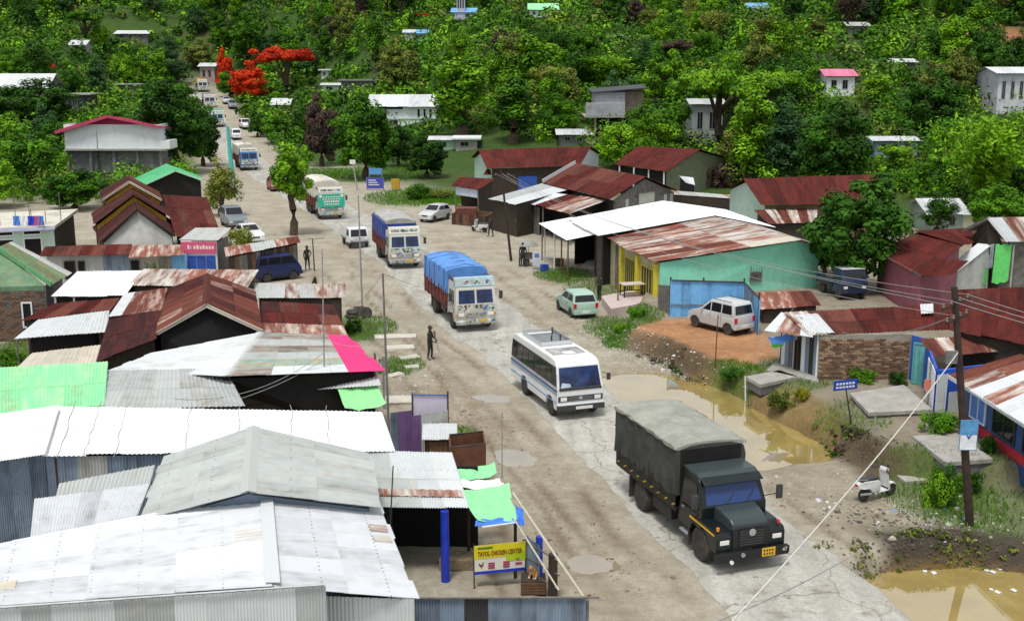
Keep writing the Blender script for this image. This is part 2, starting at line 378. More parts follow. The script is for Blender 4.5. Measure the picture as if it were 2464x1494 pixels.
ii = np.arange(nr * ncol).reshape(nr, ncol)
faces = np.stack([ii[:-1, :-1], ii[:-1, 1:], ii[1:, 1:], ii[1:, :-1]], -1).reshape(-1, 4)
def grid_object(name, verts, faces, mat):
    me = bpy.data.meshes.new(name); me.vertices.add(len(verts)); me.vertices.foreach_set('co', verts.astype(np.float32).ravel())
    me.loops.add(faces.size); me.loops.foreach_set('vertex_index', faces.astype(np.int32).ravel())
    me.polygons.add(len(faces)); me.polygons.foreach_set('loop_start', np.arange(0, faces.size, faces.shape[1], dtype=np.int32))
    me.polygons.foreach_set('use_smooth', np.ones(len(faces), bool))
    me.materials.append(mat); me.update(calc_edges=True); me.validate()
    o = bpy.data.objects.new(name, me); COL.objects.link(o); return o
ground = grid_object('ground', verts, faces, soil_mat); ground['kind'] = 'structure'
def soil_colour(X, Y):
    c = np.empty(X.shape + (3,)); c[:] = (.42, .395, .335)
    def blend(w, col):
        nonlocal c
        c = c * (1 - w[..., None]) + np.array(col) * w[..., None]
    dr = X - road_x(Y)
    # dusty pale shoulders, browner mud on the left verge of the near road
    blend(sstep(.1, .7, wob(X, Y, 4, 8)) * .5, (.36, .325, .255))
    rut = sstep(.05, .55, wob(dr * 1.0, Y * .1, .38, 15)) * sstep(2.3, 3.0, np.abs(dr)) * sstep(11, 6, np.abs(dr)) * sstep(110, 60, Y)
    blend(rut * .42, (.27, .225, .165)); blend(tracks(X, Y) * .9, (.19, .15, .105))
    mudw = sstep(2.6, 3.6, -dr) * sstep(9, 7, -dr) * sstep(62, 50, Y)
    blend(mudw * (.5 + .5 * wob(X, Y, 1.6, 2)).clip(0, 1) * .5, (.27, .22, .155))
    mudr = sstep(2.6, 4.5, dr) * sstep(62, 52, Y)
    blend(mudr * .6, (.3, .275, .215))
    blend(sstep(.3, -.3, poly_sd(X, Y, BANK)) * .7, (.25, .22, .175))
    sdo = poly_sd(X, Y, ORANGE) + .5 * wob(X, Y, .9, 4)
    blend(sstep(.5, -.5, sdo), (.43, .23, .12))
    blend(sstep(.25, .75, wob(X * 2, Y * .7, .5, 9)) * sstep(.2, -.4, sdo), (.5, .3, .17))
    eb = np.abs(poly_sd(X, Y, BANK)); s1 = poly_sd(X, Y, PUD)
    blend(sstep(1.0, .3, eb + .2 * wob(X, Y, .5, 11)) * sstep(7, 3, s1) * .9, (.1, .075, .045))
    blend(sstep(.6, .0, s1) * .9, (.26, .19, .085))
    s2 = poly_sd(X, Y, PUD2)
    blend(sstep(2.4, .8, s2 + .3 * wob(X, Y, .6, 3)) * sstep(-.2, .6, dr - 4.3), (.075, .062, .05))
    blend(sstep(.25, -.1, s2), (.2, .14, .05))
    for q, r, k in GRASSY:
        d = np.hypot(X - q.x, (Y - q.y) * .6); blend(sstep(r, r * .4, d + .3 * r * wob(X, Y, .8, 13)) * k, (.09, .14, .035))
    # the slope: leaf litter and grass under the trees
    corr = np.maximum(np.where(Y > 165, sstep(5.5, 10, np.abs(dr)), sstep(10, 20, np.abs(dr))), sstep(290, 320, Y))
    vg = np.where(X > 12, sstep(93, 108, Y), sstep(112, 140, Y)) * corr
    blend(vg, (.05, .1, .02)); blend(vg * sstep(.2, .8, wob(X, Y, 9, 1)) * .7, (.13, .11, .05))
    blend(sstep(16, 4, np.hypot(X - CUT.x, (Y - CUT.y) * .5)) * .95, (.36, .16, .09))
    return np.clip(c, .01, .9)
GRASSY = [(P(x, y, z), r, k) for x, y, z, r, k in [(1000, 475, 0, 6, .9), (1090, 480, 0, 4, .9), (900, 420, 0, 8, .8), (760, 420, 0, 6, .7), (860, 790, 0, 2.4, .9), (960, 880, 0, 1.4, .8), (1500, 770, .5, 2.4, .9), (1355, 655, .2, 2.2, .9),
          (1440, 680, .4, 2.5, .6), (1490, 795, .7, 1.0, 1), (2260, 1180, .2, 2.2, .7), (1900, 900, .9, 2, .6), (1760, 905, .6, 1.4, .8), (2380, 1190, .3, 2.5, .6), (2050, 1000, .9, 1.6, .4), (30, 860, 0, 3, .9), (1100, 1050, 0, 1.0, .7), (1960, 410, .9, 12, .9)]]
CUT = G(2440, 105)
colr = soil_colour(XX.ravel(), YY.ravel())
ca = ground.data.color_attributes.new('soil', 'FLOAT_COLOR', 'POINT')
ca.data.foreach_set('color', np.concatenate([colr, np.ones((len(colr), 1))], 1).astype(np.float32).ravel())
# ---------------------------------------------------------------- road: worn pale concrete, ragged edges
def road_material():
    m = bpy.data.materials.new('road_concrete'); m.use_nodes = True; n = m.node_tree.nodes; L = m.node_tree.links
    b = n['Principled BSDF']; b.inputs['Roughness'].default_value = .85; b.inputs['Specular IOR Level'].default_value = .25
    tc = n.new('ShaderNodeTexCoord')
    def noise(s, d=8, r=.65, vec=None):
        z = n.new('ShaderNodeTexNoise'); z.inputs['Scale'].default_value = s; z.inputs['Detail'].default_value = d; z.inputs['Roughness'].default_value = r
        L.new(vec or tc.outputs['Object'], z.inputs['Vector']); return z.outputs[0]
    def ramp(f, p0, p1, a=(0, 0, 0), c=(1, 1, 1)):
        r = n.new('ShaderNodeValToRGB'); r.color_ramp.elements[0].position = p0; r.color_ramp.elements[1].position = p1
        r.color_ramp.elements[0].color = tuple(a) + (1,); r.color_ramp.elements[1].color = tuple(c) + (1,); L.new(f, r.inputs[0]); return r.outputs[0]
    def mix(f, a, c, t='MIX'):
        x = n.new('ShaderNodeMixRGB'); x.blend_type = t
        if hasattr(f, 'is_linked') or hasattr(f, 'node'): L.new(f, x.inputs[0])
        else: x.inputs[0].default_value = f
        for k, s in ((1, a), (2, c)):
            if hasattr(s, 'node'): L.new(s, x.inputs[k])
            else: x.inputs[k].default_value = tuple(s) + (1,)
        return x.outputs[0]
    base = ramp(noise(.5), .3, .72, (.39, .385, .355), (.54, .535, .5))
    mp = n.new('ShaderNodeMapping'); mp.inputs['Rotation'].default_value = (0, 0, R(-17)); mp.inputs['Scale'].default_value = (1, .07, 1); L.new(tc.outputs['Object'], mp.inputs[0])
    base = mix(1.0, base, ramp(noise(1.3, 5, .6, mp.outputs[0]), .3, .7, (.74, .73, .7), (1.12, 1.12, 1.1)), 'MULTIPLY')
    base = mix(1.0, base, ramp(noise(9, 6), .3, .65, (.78, .77, .74), (1.08, 1.08, 1.08)), 'MULTIPLY')
    base = mix(ramp(noise(.9, 9, .72), .55, .64), base, (.27, .25, .21)); base = mix(ramp(noise(2.3, 8, .7), .64, .69), base, (.15, .135, .11))
    vo = n.new('ShaderNodeTexVoronoi'); vo.feature = 'DISTANCE_TO_EDGE'; vo.inputs['Scale'].default_value = .2
    wv = n.new('ShaderNodeMixRGB'); wv.inputs[0].default_value = .16; L.new(tc.outputs['Object'], wv.inputs[1])
    wn = n.new('ShaderNodeTexNoise'); wn.inputs['Scale'].default_value = 1.2; wn.inputs['Detail'].default_value = 5; L.new(tc.outputs['Object'], wn.inputs['Vector']); L.new(wn.outputs[1], wv.inputs[2])
    sc2 = n.new('ShaderNodeMixRGB'); sc2.blend_type = 'ADD'; sc2.inputs[0].default_value = 2.4; L.new(tc.outputs['Object'], sc2.inputs[1]); L.new(wn.outputs[1], sc2.inputs[2])
    L.new(sc2.outputs[0], vo.inputs['Vector'])
    crack = ramp(vo.outputs[0], .001, .008, (.9, .9, .9), (0, 0, 0))
    base = mix(crack, base, (.2, .18, .14))
    ea = n.new('ShaderNodeAttribute'); ea.attribute_name = 'edge'
    e2 = n.new('ShaderNodeMath'); e2.operation = 'MULTIPLY_ADD'; L.new(noise(1.1, 8, .7), e2.inputs[0]); e2.inputs[1].default_value = 1.3; L.new(ea.outputs['Fac'], e2.inputs[2])
    base = mix(ramp(e2.outputs[0], 1.04, 1.4), base, ramp(noise(2.2, 7), .3, .65, (.26, .22, .165), (.46, .425, .35)))
    L.new(base, b.inputs['Base Color'])
    bp = n.new('ShaderNodeBump'); bp.inputs['Strength'].default_value = .35; bp.inputs['Distance'].default_value = .03
    L.new(noise(12, 6), bp.inputs['Height']); L.new(bp.outputs[0], b.inputs['Normal'])
    return m
rd_mat = road_material()
rys = np.concatenate([np.arange(14, 70, .35), np.arange(70, 150, 1.2), np.arange(150, 292, 4)])
cx = road_x(rys)
def edge(side):
    w = 2.35 + .25 * wob(rys, rys * 0 + side * 9, 2.2, 5) + .16 * wob(rys, rys * 0 + side * 5, .5, 21) + np.where(rys > 60, .35, 0)
    if side > 0: w = w + .6 * np.exp(-((rys - 31) / 4) ** 2) - .35 * np.exp(-((rys - 47) / 6) ** 2)
    return w
nu = 13; rv = []
for k in range(nu):
    t = k / (nu - 1); xs = cx - edge(-1) * (1 - t) + edge(1) * t; z = h_np(xs, rys)
    crown = .045 - (.035 if k in (0, nu - 1) else 0)
    rv.append(np.stack([xs, rys, z + crown], 1))
rv = np.stack(rv, 1); ri = np.arange(len(rys) * nu).reshape(len(rys), nu)
rf = np.stack([ri[:-1, :-1], ri[:-1, 1:], ri[1:, 1:], ri[1:, :-1]], -1).reshape(-1, 4)
road = grid_object('road', rv.reshape(-1, 3), rf, rd_mat); road['kind'] = 'structure'
ea_ = road.data.attributes.new('edge', 'FLOAT', 'POINT'); ea_.data.foreach_set('value', np.tile(np.abs(np.linspace(-1, 1, nu)) ** 2.2 * .75, len(rys)).astype(np.float32))
# ---------------------------------------------------------------- muddy water
def water_material(name, col, rough=.03):
    m = bpy.data.materials.new(name); m.use_nodes = True; n = m.node_tree.nodes; L = m.node_tree.links; b = n['Principled BSDF']
    tc = n.new('ShaderNodeTexCoord'); nz = n.new('ShaderNodeTexNoise'); nz.inputs['Scale'].default_value = .6; nz.inputs['Detail'].default_value = 5; L.new(tc.outputs['Object'], nz.inputs['Vector'])
    r = n.new('ShaderNodeValToRGB'); r.color_ramp.elements[0].position = .3; r.color_ramp.elements[1].position = .7
    r.color_ramp.elements[0].color = tuple(c * .8 for c in col) + (1,); r.color_ramp.elements[1].color = tuple(c * 1.15 for c in col) + (1,)
    L.new(nz.outputs[0], r.inputs[0]); L.new(r.outputs[0], b.inputs['Base Color'])
    b.inputs['Roughness'].default_value = rough; b.inputs['IOR'].default_value = 2.0; b.inputs['Specular IOR Level'].default_value = .55; b.inputs['Coat Weight'].default_value = 1; b.inputs['Coat Roughness'].default_value = .02; b.inputs['Coat IOR'].default_value = 1.8
    n2 = n.new('ShaderNodeTexNoise'); n2.inputs['Scale'].default_value = 3; L.new(tc.outputs['Object'], n2.inputs['Vector'])
    bp = n.new('ShaderNodeBump'); bp.inputs['Strength'].default_value = .03; bp.inputs['Distance'].default_value = .02; L.new(n2.outputs[0], bp.inputs['Height']); L.new(bp.outputs[0], b.inputs['Normal'])
    return m
wmat = water_material('muddy_water', (.4, .3, .1))
wmat2 = water_material('grey_water', (.3, .25, .16))
def water(name, poly, z, mat, grow=.9):
    c = sum((Vector(p) for p in poly), Vector()) / len(poly); mb = MB()
    pts = []
    for p in poly:
        d = Vector((p[0] - c.x, p[1] - c.y, 0)); pts.append((p[0] + d.normalized().x * grow, p[1] + d.normalized().y * grow, z))
    mb.add(pts, [tuple(range(len(pts)))]); o = single(name, mb, mat, None, None, kind='structure'); return o
water('water', PUD, -.12, wmat, .45); water('water', PUD2, -.62, wmat, .45)
for k, (pl, lv) in enumerate(PUDS): water('water', pl, -.055, wmat2 if k != 3 else wmat, .15)
# ---------------------------------------------------------------- building helpers
rng = random.Random(11)
def lerp(a, b, t): return a + (b - a) * t
def bil(A, B, Cc, D, u, v): return lerp(lerp(A, B, u), lerp(D, Cc, u), v)
def sheet_mb(a, b, c, d, K=5, amp=.03, th=.012):
    """corrugated sheet a-b (top edge) c-d (bottom edge), ribs run a->d"""
    mb = MB(); a, b, c, d = Vector(a), Vector(b), Vector(c), Vector(d)
    n = (b - a).cross(d - a).normalized()
    if n.z < -.01 or (abs(n.z) <= .01 and n.dot(Vector((0, 0, H)) - a) < 0): n = -n
    w = (b - a).length; l = (d - a).length; ou, ov = .1 + .2 * rng.randint(0, 300), .55 + 1.1 * rng.randint(0, 60)
    N = 2 * K; vs = []
    for k in range(N + 1):
        u = k / N; o = n * (amp if k % 2 else 0)
        for v in (0, 1):
            p = lerp(lerp(a, b, u), lerp(d, c, u), v) + o; vs.append((p, (ou + u * w, ov + v * l)))
    for k in range(N + 1):
        u = k / N; o = n * ((amp if k % 2 else 0) - th)
        for v in (0, 1): vs.append((lerp(lerp(a, b, u), lerp(d, c, u), v) + o, (ou + u * w, ov + v * l)))
    m = 2 * (N + 1); f = []
    for k in range(N):
        i = 2 * k; f.append((i, i + 2, i + 3, i + 1)); f.append((m + i + 1, m + i + 3, m + i + 2, m + i))
        f.append((i, m + i, m + i + 2, i + 2)); f.append((i + 1, i + 3, m + i + 3, m + i + 1))
    f.append((0, 1, m + 1, m)); f.append((2 * N, m + 2 * N, m + 2 * N + 1, 2 * N + 1))
    mb.add([p for p, _ in vs], f); mb.uv = {i: q for i, (_, q) in enumerate(vs)}
    return mb
def sheets(t, A, B, Cc, D, nu, nv, mats, K=5, amp=.03, name='roof_sheet', pick=None, jit=.02):
    A, B, Cc, D = map(Vector, (A, B, Cc, D)); n = (B - A).cross(D - A).normalized()
    if n.z < 0: n = -n
    mats = mats if isinstance(mats, (list, tuple)) else [mats]
    colm = [rng.choice(mats) for _ in range(nu)]
    for j in range(nv):
        for i in range(nu):
            u0, u1 = i / nu - .02 / max(1, nu) * 2, (i + 1) / nu + .02 / max(1, nu) * 2
            v0, v1 = j / nv - (.012 if j else 0), (j + 1) / nv + .02
            v1 += rng.uniform(-1, 1) * jit if j == nv - 1 else 0
            l = n * ((nv - 1 - j) * .012 + (i % 2) * .007 + rng.uniform(0, .004))
            c = [bil(A, B, Cc, D, u0, v0), bil(A, B, Cc, D, u1, v0), bil(A, B, Cc, D, u1, v1), bil(A, B, Cc, D, u0, v1)]
            c = [p + l + n * rng.uniform(0, .012) for p in c]
            m = pick(i, j) if pick else (colm[i] if rng.random() < .75 else rng.choice(mats))
            t.add(name, sheet_mb(*c, K=K, amp=amp), m)
def patch(t, A, B, Cc, D, u0, u1, v0, v1, m, K=4, name='roof_patch', lift=.05):
    A, B, Cc, D = map(Vector, (A, B, Cc, D)); n = (B - A).cross(D - A).normalized()
    if n.z < 0: n = -n
    t.add(name, sheet_mb(*[bil(A, B, Cc, D, u, v) + n * lift for u, v in ((u0, v0), (u1, v0), (u1, v1), (u0, v1))], K=K), m)
def polywall(t, pts, m, th=.1, name='wall', parent=None, label=None):
    pts = [Vector(p) for p in pts]; n = (pts[1] - pts[0]).cross(pts[2] - pts[0])
    if n.length < 1e-6: n = (pts[2] - pts[1]).cross(pts[-1] - pts[1])
    n.normalize(); mb = MB(); mb.prism([p - n * th / 2 for p in pts], n * th); return t.add(name, mb, m, parent, label)
def vwall(t, p, q, zb, ztp, ztq, m, th=.1, name='wall'):
    p, q = Vector(p), Vector(q)
    return polywall(t, [(p.x, p.y, zb), (q.x, q.y, zb), (q.x, q.y, ztq), (p.x, p.y, ztp)], m, th, name)
def wsheets(t, p, q, zb, ztp, ztq, n, mats, K=6, amp=.025, name='wall_sheet', pick=None):
    A, B = Vector((p[0], p[1], ztp)), Vector((q[0], q[1], ztq)); Cc, D = Vector((q[0], q[1], zb)), Vector((p[0], p[1], zb))
    sheets(t, A, B, Cc, D, n, 1, mats, K, amp, name, pick, 0)
def planks(t, p, q, zb, ztp, ztq, n, mats, th=.035, name='plank'):
    p, q = Vector((p[0], p[1], 0)), Vector((q[0], q[1], 0)); d = (q - p); nn = Vector((-d.y, d.x, 0)).normalized()
    for i in range(n):
        a, b = lerp(p, q, (i + .04) / n), lerp(p, q, (i + .96) / n); o = nn * rng.uniform(-.012, .012)
        za, zc = lerp(ztp, ztq, i / n) + rng.uniform(-.05, .03), lerp(ztp, ztq, (i + 1) / n)
        mb = MB(); k = nn * th / 2
        mb.hexa([a - k + o + Vector((0, 0, zb)), b - k + o + Vector((0, 0, zb)), b + k + o + Vector((0, 0, zb)), a + k + o + Vector((0, 0, zb)),
                 a - k + o + Vector((0, 0, za)), b - k + o + Vector((0, 0, zc)), b + k + o + Vector((0, 0, zc)), a + k + o + Vector((0, 0, za))])
        t.add(name, mb, rng.choice(mats))
def post(t, p, z0, z1, r, m, name='post', lean=(0, 0), n=8, parent=None):
    mb = MB(); mb.tube((p[0], p[1], z0), (p[0] + lean[0], p[1] + lean[1], z1), r, r * .92, n); return t.add(name, mb, m, parent)
def bar(t, p, q, r, m, name='beam', n=6):
    mb = MB(); mb.tube(p, q, r, r, n); return t.add(name, mb, m)
def board(t, p, q, w, th, m, name='board'):
    p, q = Vector(p), Vector(q); d = (q - p).normalized(); s = d.cross(Vector((0, 0, 1)))
    s = s.normalized() if s.length > 1e-3 else Vector((1, 0, 0)); up = s.cross(d).normalized()
    a, b = s * th / 2, up * w / 2; mb = MB()
    mb.hexa([p - a - b, q - a - b, q + a - b, p + a - b, p - a + b, q - a + b, q + a + b, p + a + b]); return t.add(name, mb, m)
def opening(t, p, q, u0, u1, z0, z1, fm, pm, name='window', out=.05, fw=.07, bars=0, sub='pane'):
    """a framed window or door that stands proud of the wall p-q on the camera side"""
    p, q = Vector((p[0], p[1], 0)), Vector((q[0], q[1], 0)); d = (q - p); nn = Vector((-d.y, d.x, 0)).normalized()
    if nn.dot(-p) < 0: nn = -nn
    dd = d.normalized(); a, b = lerp(p, q, u0) + nn * out, lerp(p, q, u1) + nn * out; mb = MB()
    def bx(pa, pb, za, zb, k0, k1):
        mb.hexa([Vector((e.x, e.y, z)) for z in (za, zb) for e in (pa + nn * k0, pb + nn * k0, pb + nn * k1, pa + nn * k1)])
    bx(a, a + dd * fw, z0, z1, 0, .06); bx(b - dd * fw, b, z0, z1, 0, .06)
    bx(a + dd * fw, b - dd * fw, z1 - fw, z1, 0, .06); bx(a + dd * fw, b - dd * fw, z0, z0 + fw, 0, .06)
    for k in range(bars):
        c = lerp(a, b, (k + 1) / (bars + 1)); bx(c - dd * .02, c + dd * .02, z0 + fw, z1 - fw, .01, .045)
    f = t.add(name, mb, fm); mb = MB(); bx(a + dd * fw, b - dd * fw, z0 + fw, z1 - fw, -.01, .02); t.add(sub, mb, pm, f); return f
def inset(pts, k=.3, dz=.07):
    c = sum(pts, Vector()) / len(pts); out = []
    for p in pts:
        d = Vector((c.x - p.x, c.y - p.y, 0)); out.append(p + d.normalized() * min(k, d.length * .3) - Vector((0, 0, dz)))
    return out
def gz(p): return hz(p.x, p.y)
def enclose(t, quad, m, k=.3, sides=(0, 1, 2, 3), zb=None, th=.08):
    q = inset([Vector(p) for p in quad], k, .09)
    for i in sides:
        a, b = q[i], q[(i + 1) % 4]
        polywall(t, [(a.x, a.y, gz(a) - .1 if zb is None else zb), (b.x, b.y, gz(b) - .1 if zb is None else zb), b, a], m, th)
def house(name, label, cat, base, group=None):
    b = Vector(base); b.z = hz(b.x, b.y); return T(name, label, cat, b, 0, group, world=True)
def shed(t, quad, nu, nv, mats, wm=None, sides=(0, 1, 2, 3), K=5, pick=None, k=.3):
    sheets(t, *quad, nu, nv, mats, K, pick=pick)
    if wm: enclose(t, quad, wm, k, sides)
def gable(t, Rf, Rn, Lf, Ln, Ef, En, nu, nv, mats, wm, gm=None, K=5, cap=None, pickL=None, pickR=None, back=True, trim=None):
    Rf, Rn, Lf, Ln, Ef, En = map(Vector, (Rf, Rn, Lf, Ln, Ef, En))
    sheets(t, Rf, Rn, Ln, Lf, nu, nv, mats, K, pick=pickL); sheets(t, Rn, Rf, Ef, En, nu, nv, mats, K, pick=pickR)
    d = (Rn - Rf).normalized()
    if cap:
        sL = (Ln - Rn).normalized() * .22; sR = (En - Rn).normalized() * .22; u = Vector((0, 0, .05)); mb = MB()
        e = d * .06
        mb.add([Rf - e + sL + u, Rf - e + u * 1.5, Rf - e + sR + u, Rn + e + sL + u, Rn + e + u * 1.5, Rn + e + sR + u], [(0, 3, 4, 1), (1, 4, 5, 2)]); 
        mb.add([Rf - e + sL + u * .7, Rf - e + u * 1.2, Rf - e + sR + u * .7, Rn + e + sL + u * .7, Rn + e + u * 1.2, Rn + e + sR + u * .7], [(1, 4, 3, 0), (2, 5, 4, 1)])
        t.add('ridge_cap', mb, cap)
    q = inset([Lf, Ln, En, Ef], .35, .12); r0, r1 = Rf + d * .35 - Vector((0, 0, .15)), Rn - d * .35 - Vector((0, 0, .15))
    g = lambda p: Vector((p.x, p.y, gz(p) - .1))
    polywall(t, [g(q[1]), g(q[2]), q[2], r1, q[1]], gm or wm, .08, 'gable_wall')
    polywall(t, [g(q[0]), g(q[1]), q[1], q[0]], wm, .08); polywall(t, [g(q[2]), g(q[3]), q[3], q[2]], wm, .08)
    if back: polywall(t, [g(q[3]), g(q[0]), q[0], r0, q[3]], wm, .08, 'gable_wall')
    if trim:
        for a in (Ln, En): board(t, a + d * .03, Rn + d * .03, .16, .03, trim, 'bargeboard')
    return q, r1
def brickwall(t, p, q, zb, zt, bw=.25, bh=.11, mats=None, limit=300):
    """courses of single bricks on a mortar core"""
    p, q = Vector((p[0], p[1], 0)), Vector((q[0], q[1], 0)); d = q - p; L = d.length; dd = d.normalized(); nn = Vector((-dd.y, dd.x, 0))
    if nn.dot(-p) < 0: nn = -nn
    core = p - nn * .1; vwall(t, p - nn * .07, q - nn * .07, zb - .1, zt, zt, mortar, .12, 'wall')
    mb = MB(); mb.box(.006, bw - .006, -.03, .03, .006, bh - .006)
    mats = mats or [brick_a, brick_a, brick_b, brick_c]; mes = [mb.mesh('brick', m) for m in (mats)]
    rows = int((zt - zb) / bh); cols = int(L / bw); cnt = 0; ang = math.atan2(dd.y, dd.x)
    for r in range(rows):
        off = (bw / 2) * (r % 2)
        for c in range(cols):
            if off + (c + 1) * bw > L: continue
            if cnt >= limit: return
            o = bpy.data.objects.new('brick', rng.choice(mes)); COL.objects.link(o); o.parent = t.o
            w = p + dd * (off + c * bw) + nn * rng.uniform(-.008, .012); o.location = Vector((w.x, w.y, zb + r * bh)) - t.org; o.rotation_euler = (0, 0, ang); cnt += 1
def text_mb(body, size, font_bold=0.0, space=1.0):
    cu = bpy.data.curves.new('txt', 'FONT'); cu.body = body; cu.size = size; cu.align_x = 'CENTER'; cu.align_y = 'CENTER'; cu.offset = font_bold; cu.space_character = space; cu.resolution_u = 2
    ob = bpy.data.objects.new('txt', cu); COL.objects.link(ob); dg = bpy.context.evaluated_depsgraph_get(); dg.update()
    me = bpy.data.meshes.new_from_object(ob.evaluated_get(dg)); bpy.data.objects.remove(ob); bpy.data.curves.remove(cu)
    mb = MB(); mb.add([tuple(v.co) for v in me.vertices], [tuple(p.vertices) for p in me.polygons]); bpy.data.meshes.remove(me); return mb
def lettering(t, body, c, right, up, size, m, parent=None, out=.012, name='lettering', bold=0.0, maxw=None):
    mb = text_mb(body, size, bold); right, up = Vector(right).normalized(), Vector(up).normalized(); n = right.cross(up)
    if maxw and mb.v:
        w = max(v.x for v in mb.v) - min(v.x for v in mb.v); k = min(1.0, maxw / w)
        for v in mb.v: v.x *= k
    mb.v = [Vector(c) + right * v.x + up * v.y + n * out for v in mb.v]
    o = t.add(name, mb, m, parent); return o
# ---------------------------------------------------------------- left foreground: big zinc warehouse
t = house('warehouse', 'large white corrugated roof warehouse filling the near left corner', 'warehouse', P(600, 1350, 0))
q, r = gable(t, P(608, 1030, 4.3), P(597, 1185, 4.3), P(398, 1098, 3.4), P(340, 1250, 3.35), P(885, 1092, 3.4), P(912, 1219, 3.35), 6, 2, zinc_grey, zinc_blue, K=8, cap=zinc_grey)
RfL, RnL = P(640, 1186, 3.85), P(657, 1412, 3.75)
LQ = (RfL, RnL, P(-190, 1469, 2.75), P(-160, 1340, 2.75)); RQ = (RnL, RfL, P(905, 1205, 3.05), P(996, 1437, 2.95))
zw = [zinc_new]
sheets(t, *LQ, 7, 4, zw, 9); sheets(t, *RQ, 7, 2, zw, 9)
patch(t, *LQ, .42, .55, .02, .1, sheet_beige); patch(t, *LQ, .68, .8, .73, .82, sheet_beige)
for v in (.5, .62): patch(t, *RQ, v, v + .07, .84, .99, zinc_rusty)
mb = MB(); mb.quadslab(RfL + Vector((-.16, 0, .1)), RfL + Vector((.16, 0, .1)), RnL + Vector((.16, 0, .1)), RnL + Vector((-.16, 0, .1)), .02); t.add('ridge_cap', mb, zinc_white)
sheets(t, P(145, 1163, 3.62), P(370, 1120, 3.62), P(357, 1167, 3.42), P(138, 1193, 3.4), 3, 1, zinc_grey, 8)
sheets(t, P(85, 1201, 3.4), P(358, 1165, 3.45), P(318, 1269, 3.12), P(74, 1303, 3.05), 5, 1, zw, 8)
wsheets(t, P(-30, 1466, 3.72), P(781, 1409, 3.72), -.1, 3.72, 3.72, 11, [zinc_grey, zinc_white], 10)
bar(t, P(-30, 1463, 3.78), P(781, 1406, 3.78), .03, steel_grey, 'capping')
wsheets(t, P(782, 1433, 3.1), P(993, 1441, 2.95), -.1, 3.1, 2.95, 3, zinc_white, 8)
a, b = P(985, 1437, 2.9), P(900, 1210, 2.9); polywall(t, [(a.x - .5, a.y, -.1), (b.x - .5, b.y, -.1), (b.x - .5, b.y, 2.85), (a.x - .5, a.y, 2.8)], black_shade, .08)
a, b = P(78, 1304, 3.05), P(150, 1160, 3.4); vwall(t, a, b, -.1, 2.98, 3.3, zinc_blue)
a, b = P(340, 1190, 3.2), P(620, 1190, 3.8)
# ---------------------------------------------------------------- long white roof behind it
t = house('market_hall', 'long bright white lean-to roof with ribbed blue grey wall behind warehouse', 'shed', P(500, 1160, 0))
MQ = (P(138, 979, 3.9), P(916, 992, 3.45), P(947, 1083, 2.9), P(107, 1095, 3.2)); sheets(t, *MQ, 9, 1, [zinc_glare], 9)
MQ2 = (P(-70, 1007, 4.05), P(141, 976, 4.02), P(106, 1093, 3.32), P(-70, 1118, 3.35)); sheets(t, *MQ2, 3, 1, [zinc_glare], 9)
wsheets(t, P(-40, 1115, 3.3) + Vector((0, .25, 0)), P(108, 1096, 3.2) + Vector((0, .25, 0)), -.1, 3.25, 3.15, 3, zinc_blue, 10)
wsheets(t, P(109, 1096, 3.2) + Vector((0, .12, 0)), P(940, 1081, 2.9) + Vector((0, .12, 0)), -.1, 3.12, 2.82, 12, [zinc_blue, zinc_mid, zinc_blue], 10)
enclose(t, MQ, wood_dark, .3, (0, 1, 3))
mb = MB()
for fr in (.055, .13, .215, .41, .56, .72, .83):
    p0, p1 = bil(*MQ, fr, -.12), bil(*MQ, fr - .02, 1.08); pts = [lerp(p0, p1, k / 8) + Vector((rng.uniform(-.05, .05), 0, .05)) for k in range(9)]
    t.add('tie_wire', MB().path(pts, .011, 5), wire_grey)
# sheds between the hall and the rusty house
t = house('grey_shed', 'flat weathered grey sheet roof beside the pale green roof', 'shed', P(400, 990, 0))
shed(t, (P(264, 893, 3.35), P(541, 888, 3.25), P(587, 977, 2.95), P(202, 988, 3.05)), 5, 2, [zinc_grey, zinc_mid, zinc_grey], wood_grey, K=7)
t = house('green_shed', 'pale mint green sheet roof at the left edge', 'shed', P(100, 1000, 0))
shed(t, (P(-50, 889, 3.6), P(258, 872, 3.6), P(250, 974, 3.1), P(-50, 1005, 3.1)), 6, 2, sheet_green, wood_grey, K=7, pick=lambda i, j: sheet_green)
# patchwork shop with pink edge
t = house('patchwork_shop', 'shop with patchwork tin roof edged in bright pink', 'shop', P(750, 975, 0))
mp = [sheet_patch, sheet_patch2, zinc_grey, sheet_patch, zinc_mid]
gable(t, P(625, 803, 3.5), P(545, 907, 3.45), P(372, 849, 2.95), P(268, 893, 2.75), P(832, 808, 2.8), P(918, 891, 2.72), 6, 4, zinc_white, wood_dark, black_shade, K=6, cap=zinc_white, pickR=lambda i, j: sheet_pink if j == 3 else (zinc_white if i == 0 and j > 0 else mp[i % 5]))
a, b = P(586, 905, 3.0), P(750, 897, 2.8); a.y -= .4; b.y -= .4; A0, B0 = Vector((a.x, a.y, 0)), Vector((b.x, b.y, 0))
for k in range(7):
    z = .35 + k * .32; mm = M('maroon_board', (.2, .02, .07), .6, .25, 3) if 1 <= k <= 2 else wood_dark
    mb = MB(); mb.hexa([Vector((e.x, e.y + y, zz)) for zz in (z, z + .3) for e, y in ((A0, -.04), (B0, -.04), (B0, 0), (A0, 0))]); t.add('plank', mb, mm)
t = house('tarp_stall', 'little stall with white sheet roof and lime green tarpaulin awning', 'stall', P(840, 990, 0))
TQ = (P(752, 900, 2.55), P(905, 895, 2.5), P(915, 927, 2.25), P(765, 937, 2.3)); sheets(t, *TQ, 3, 1, zinc_white, 6)
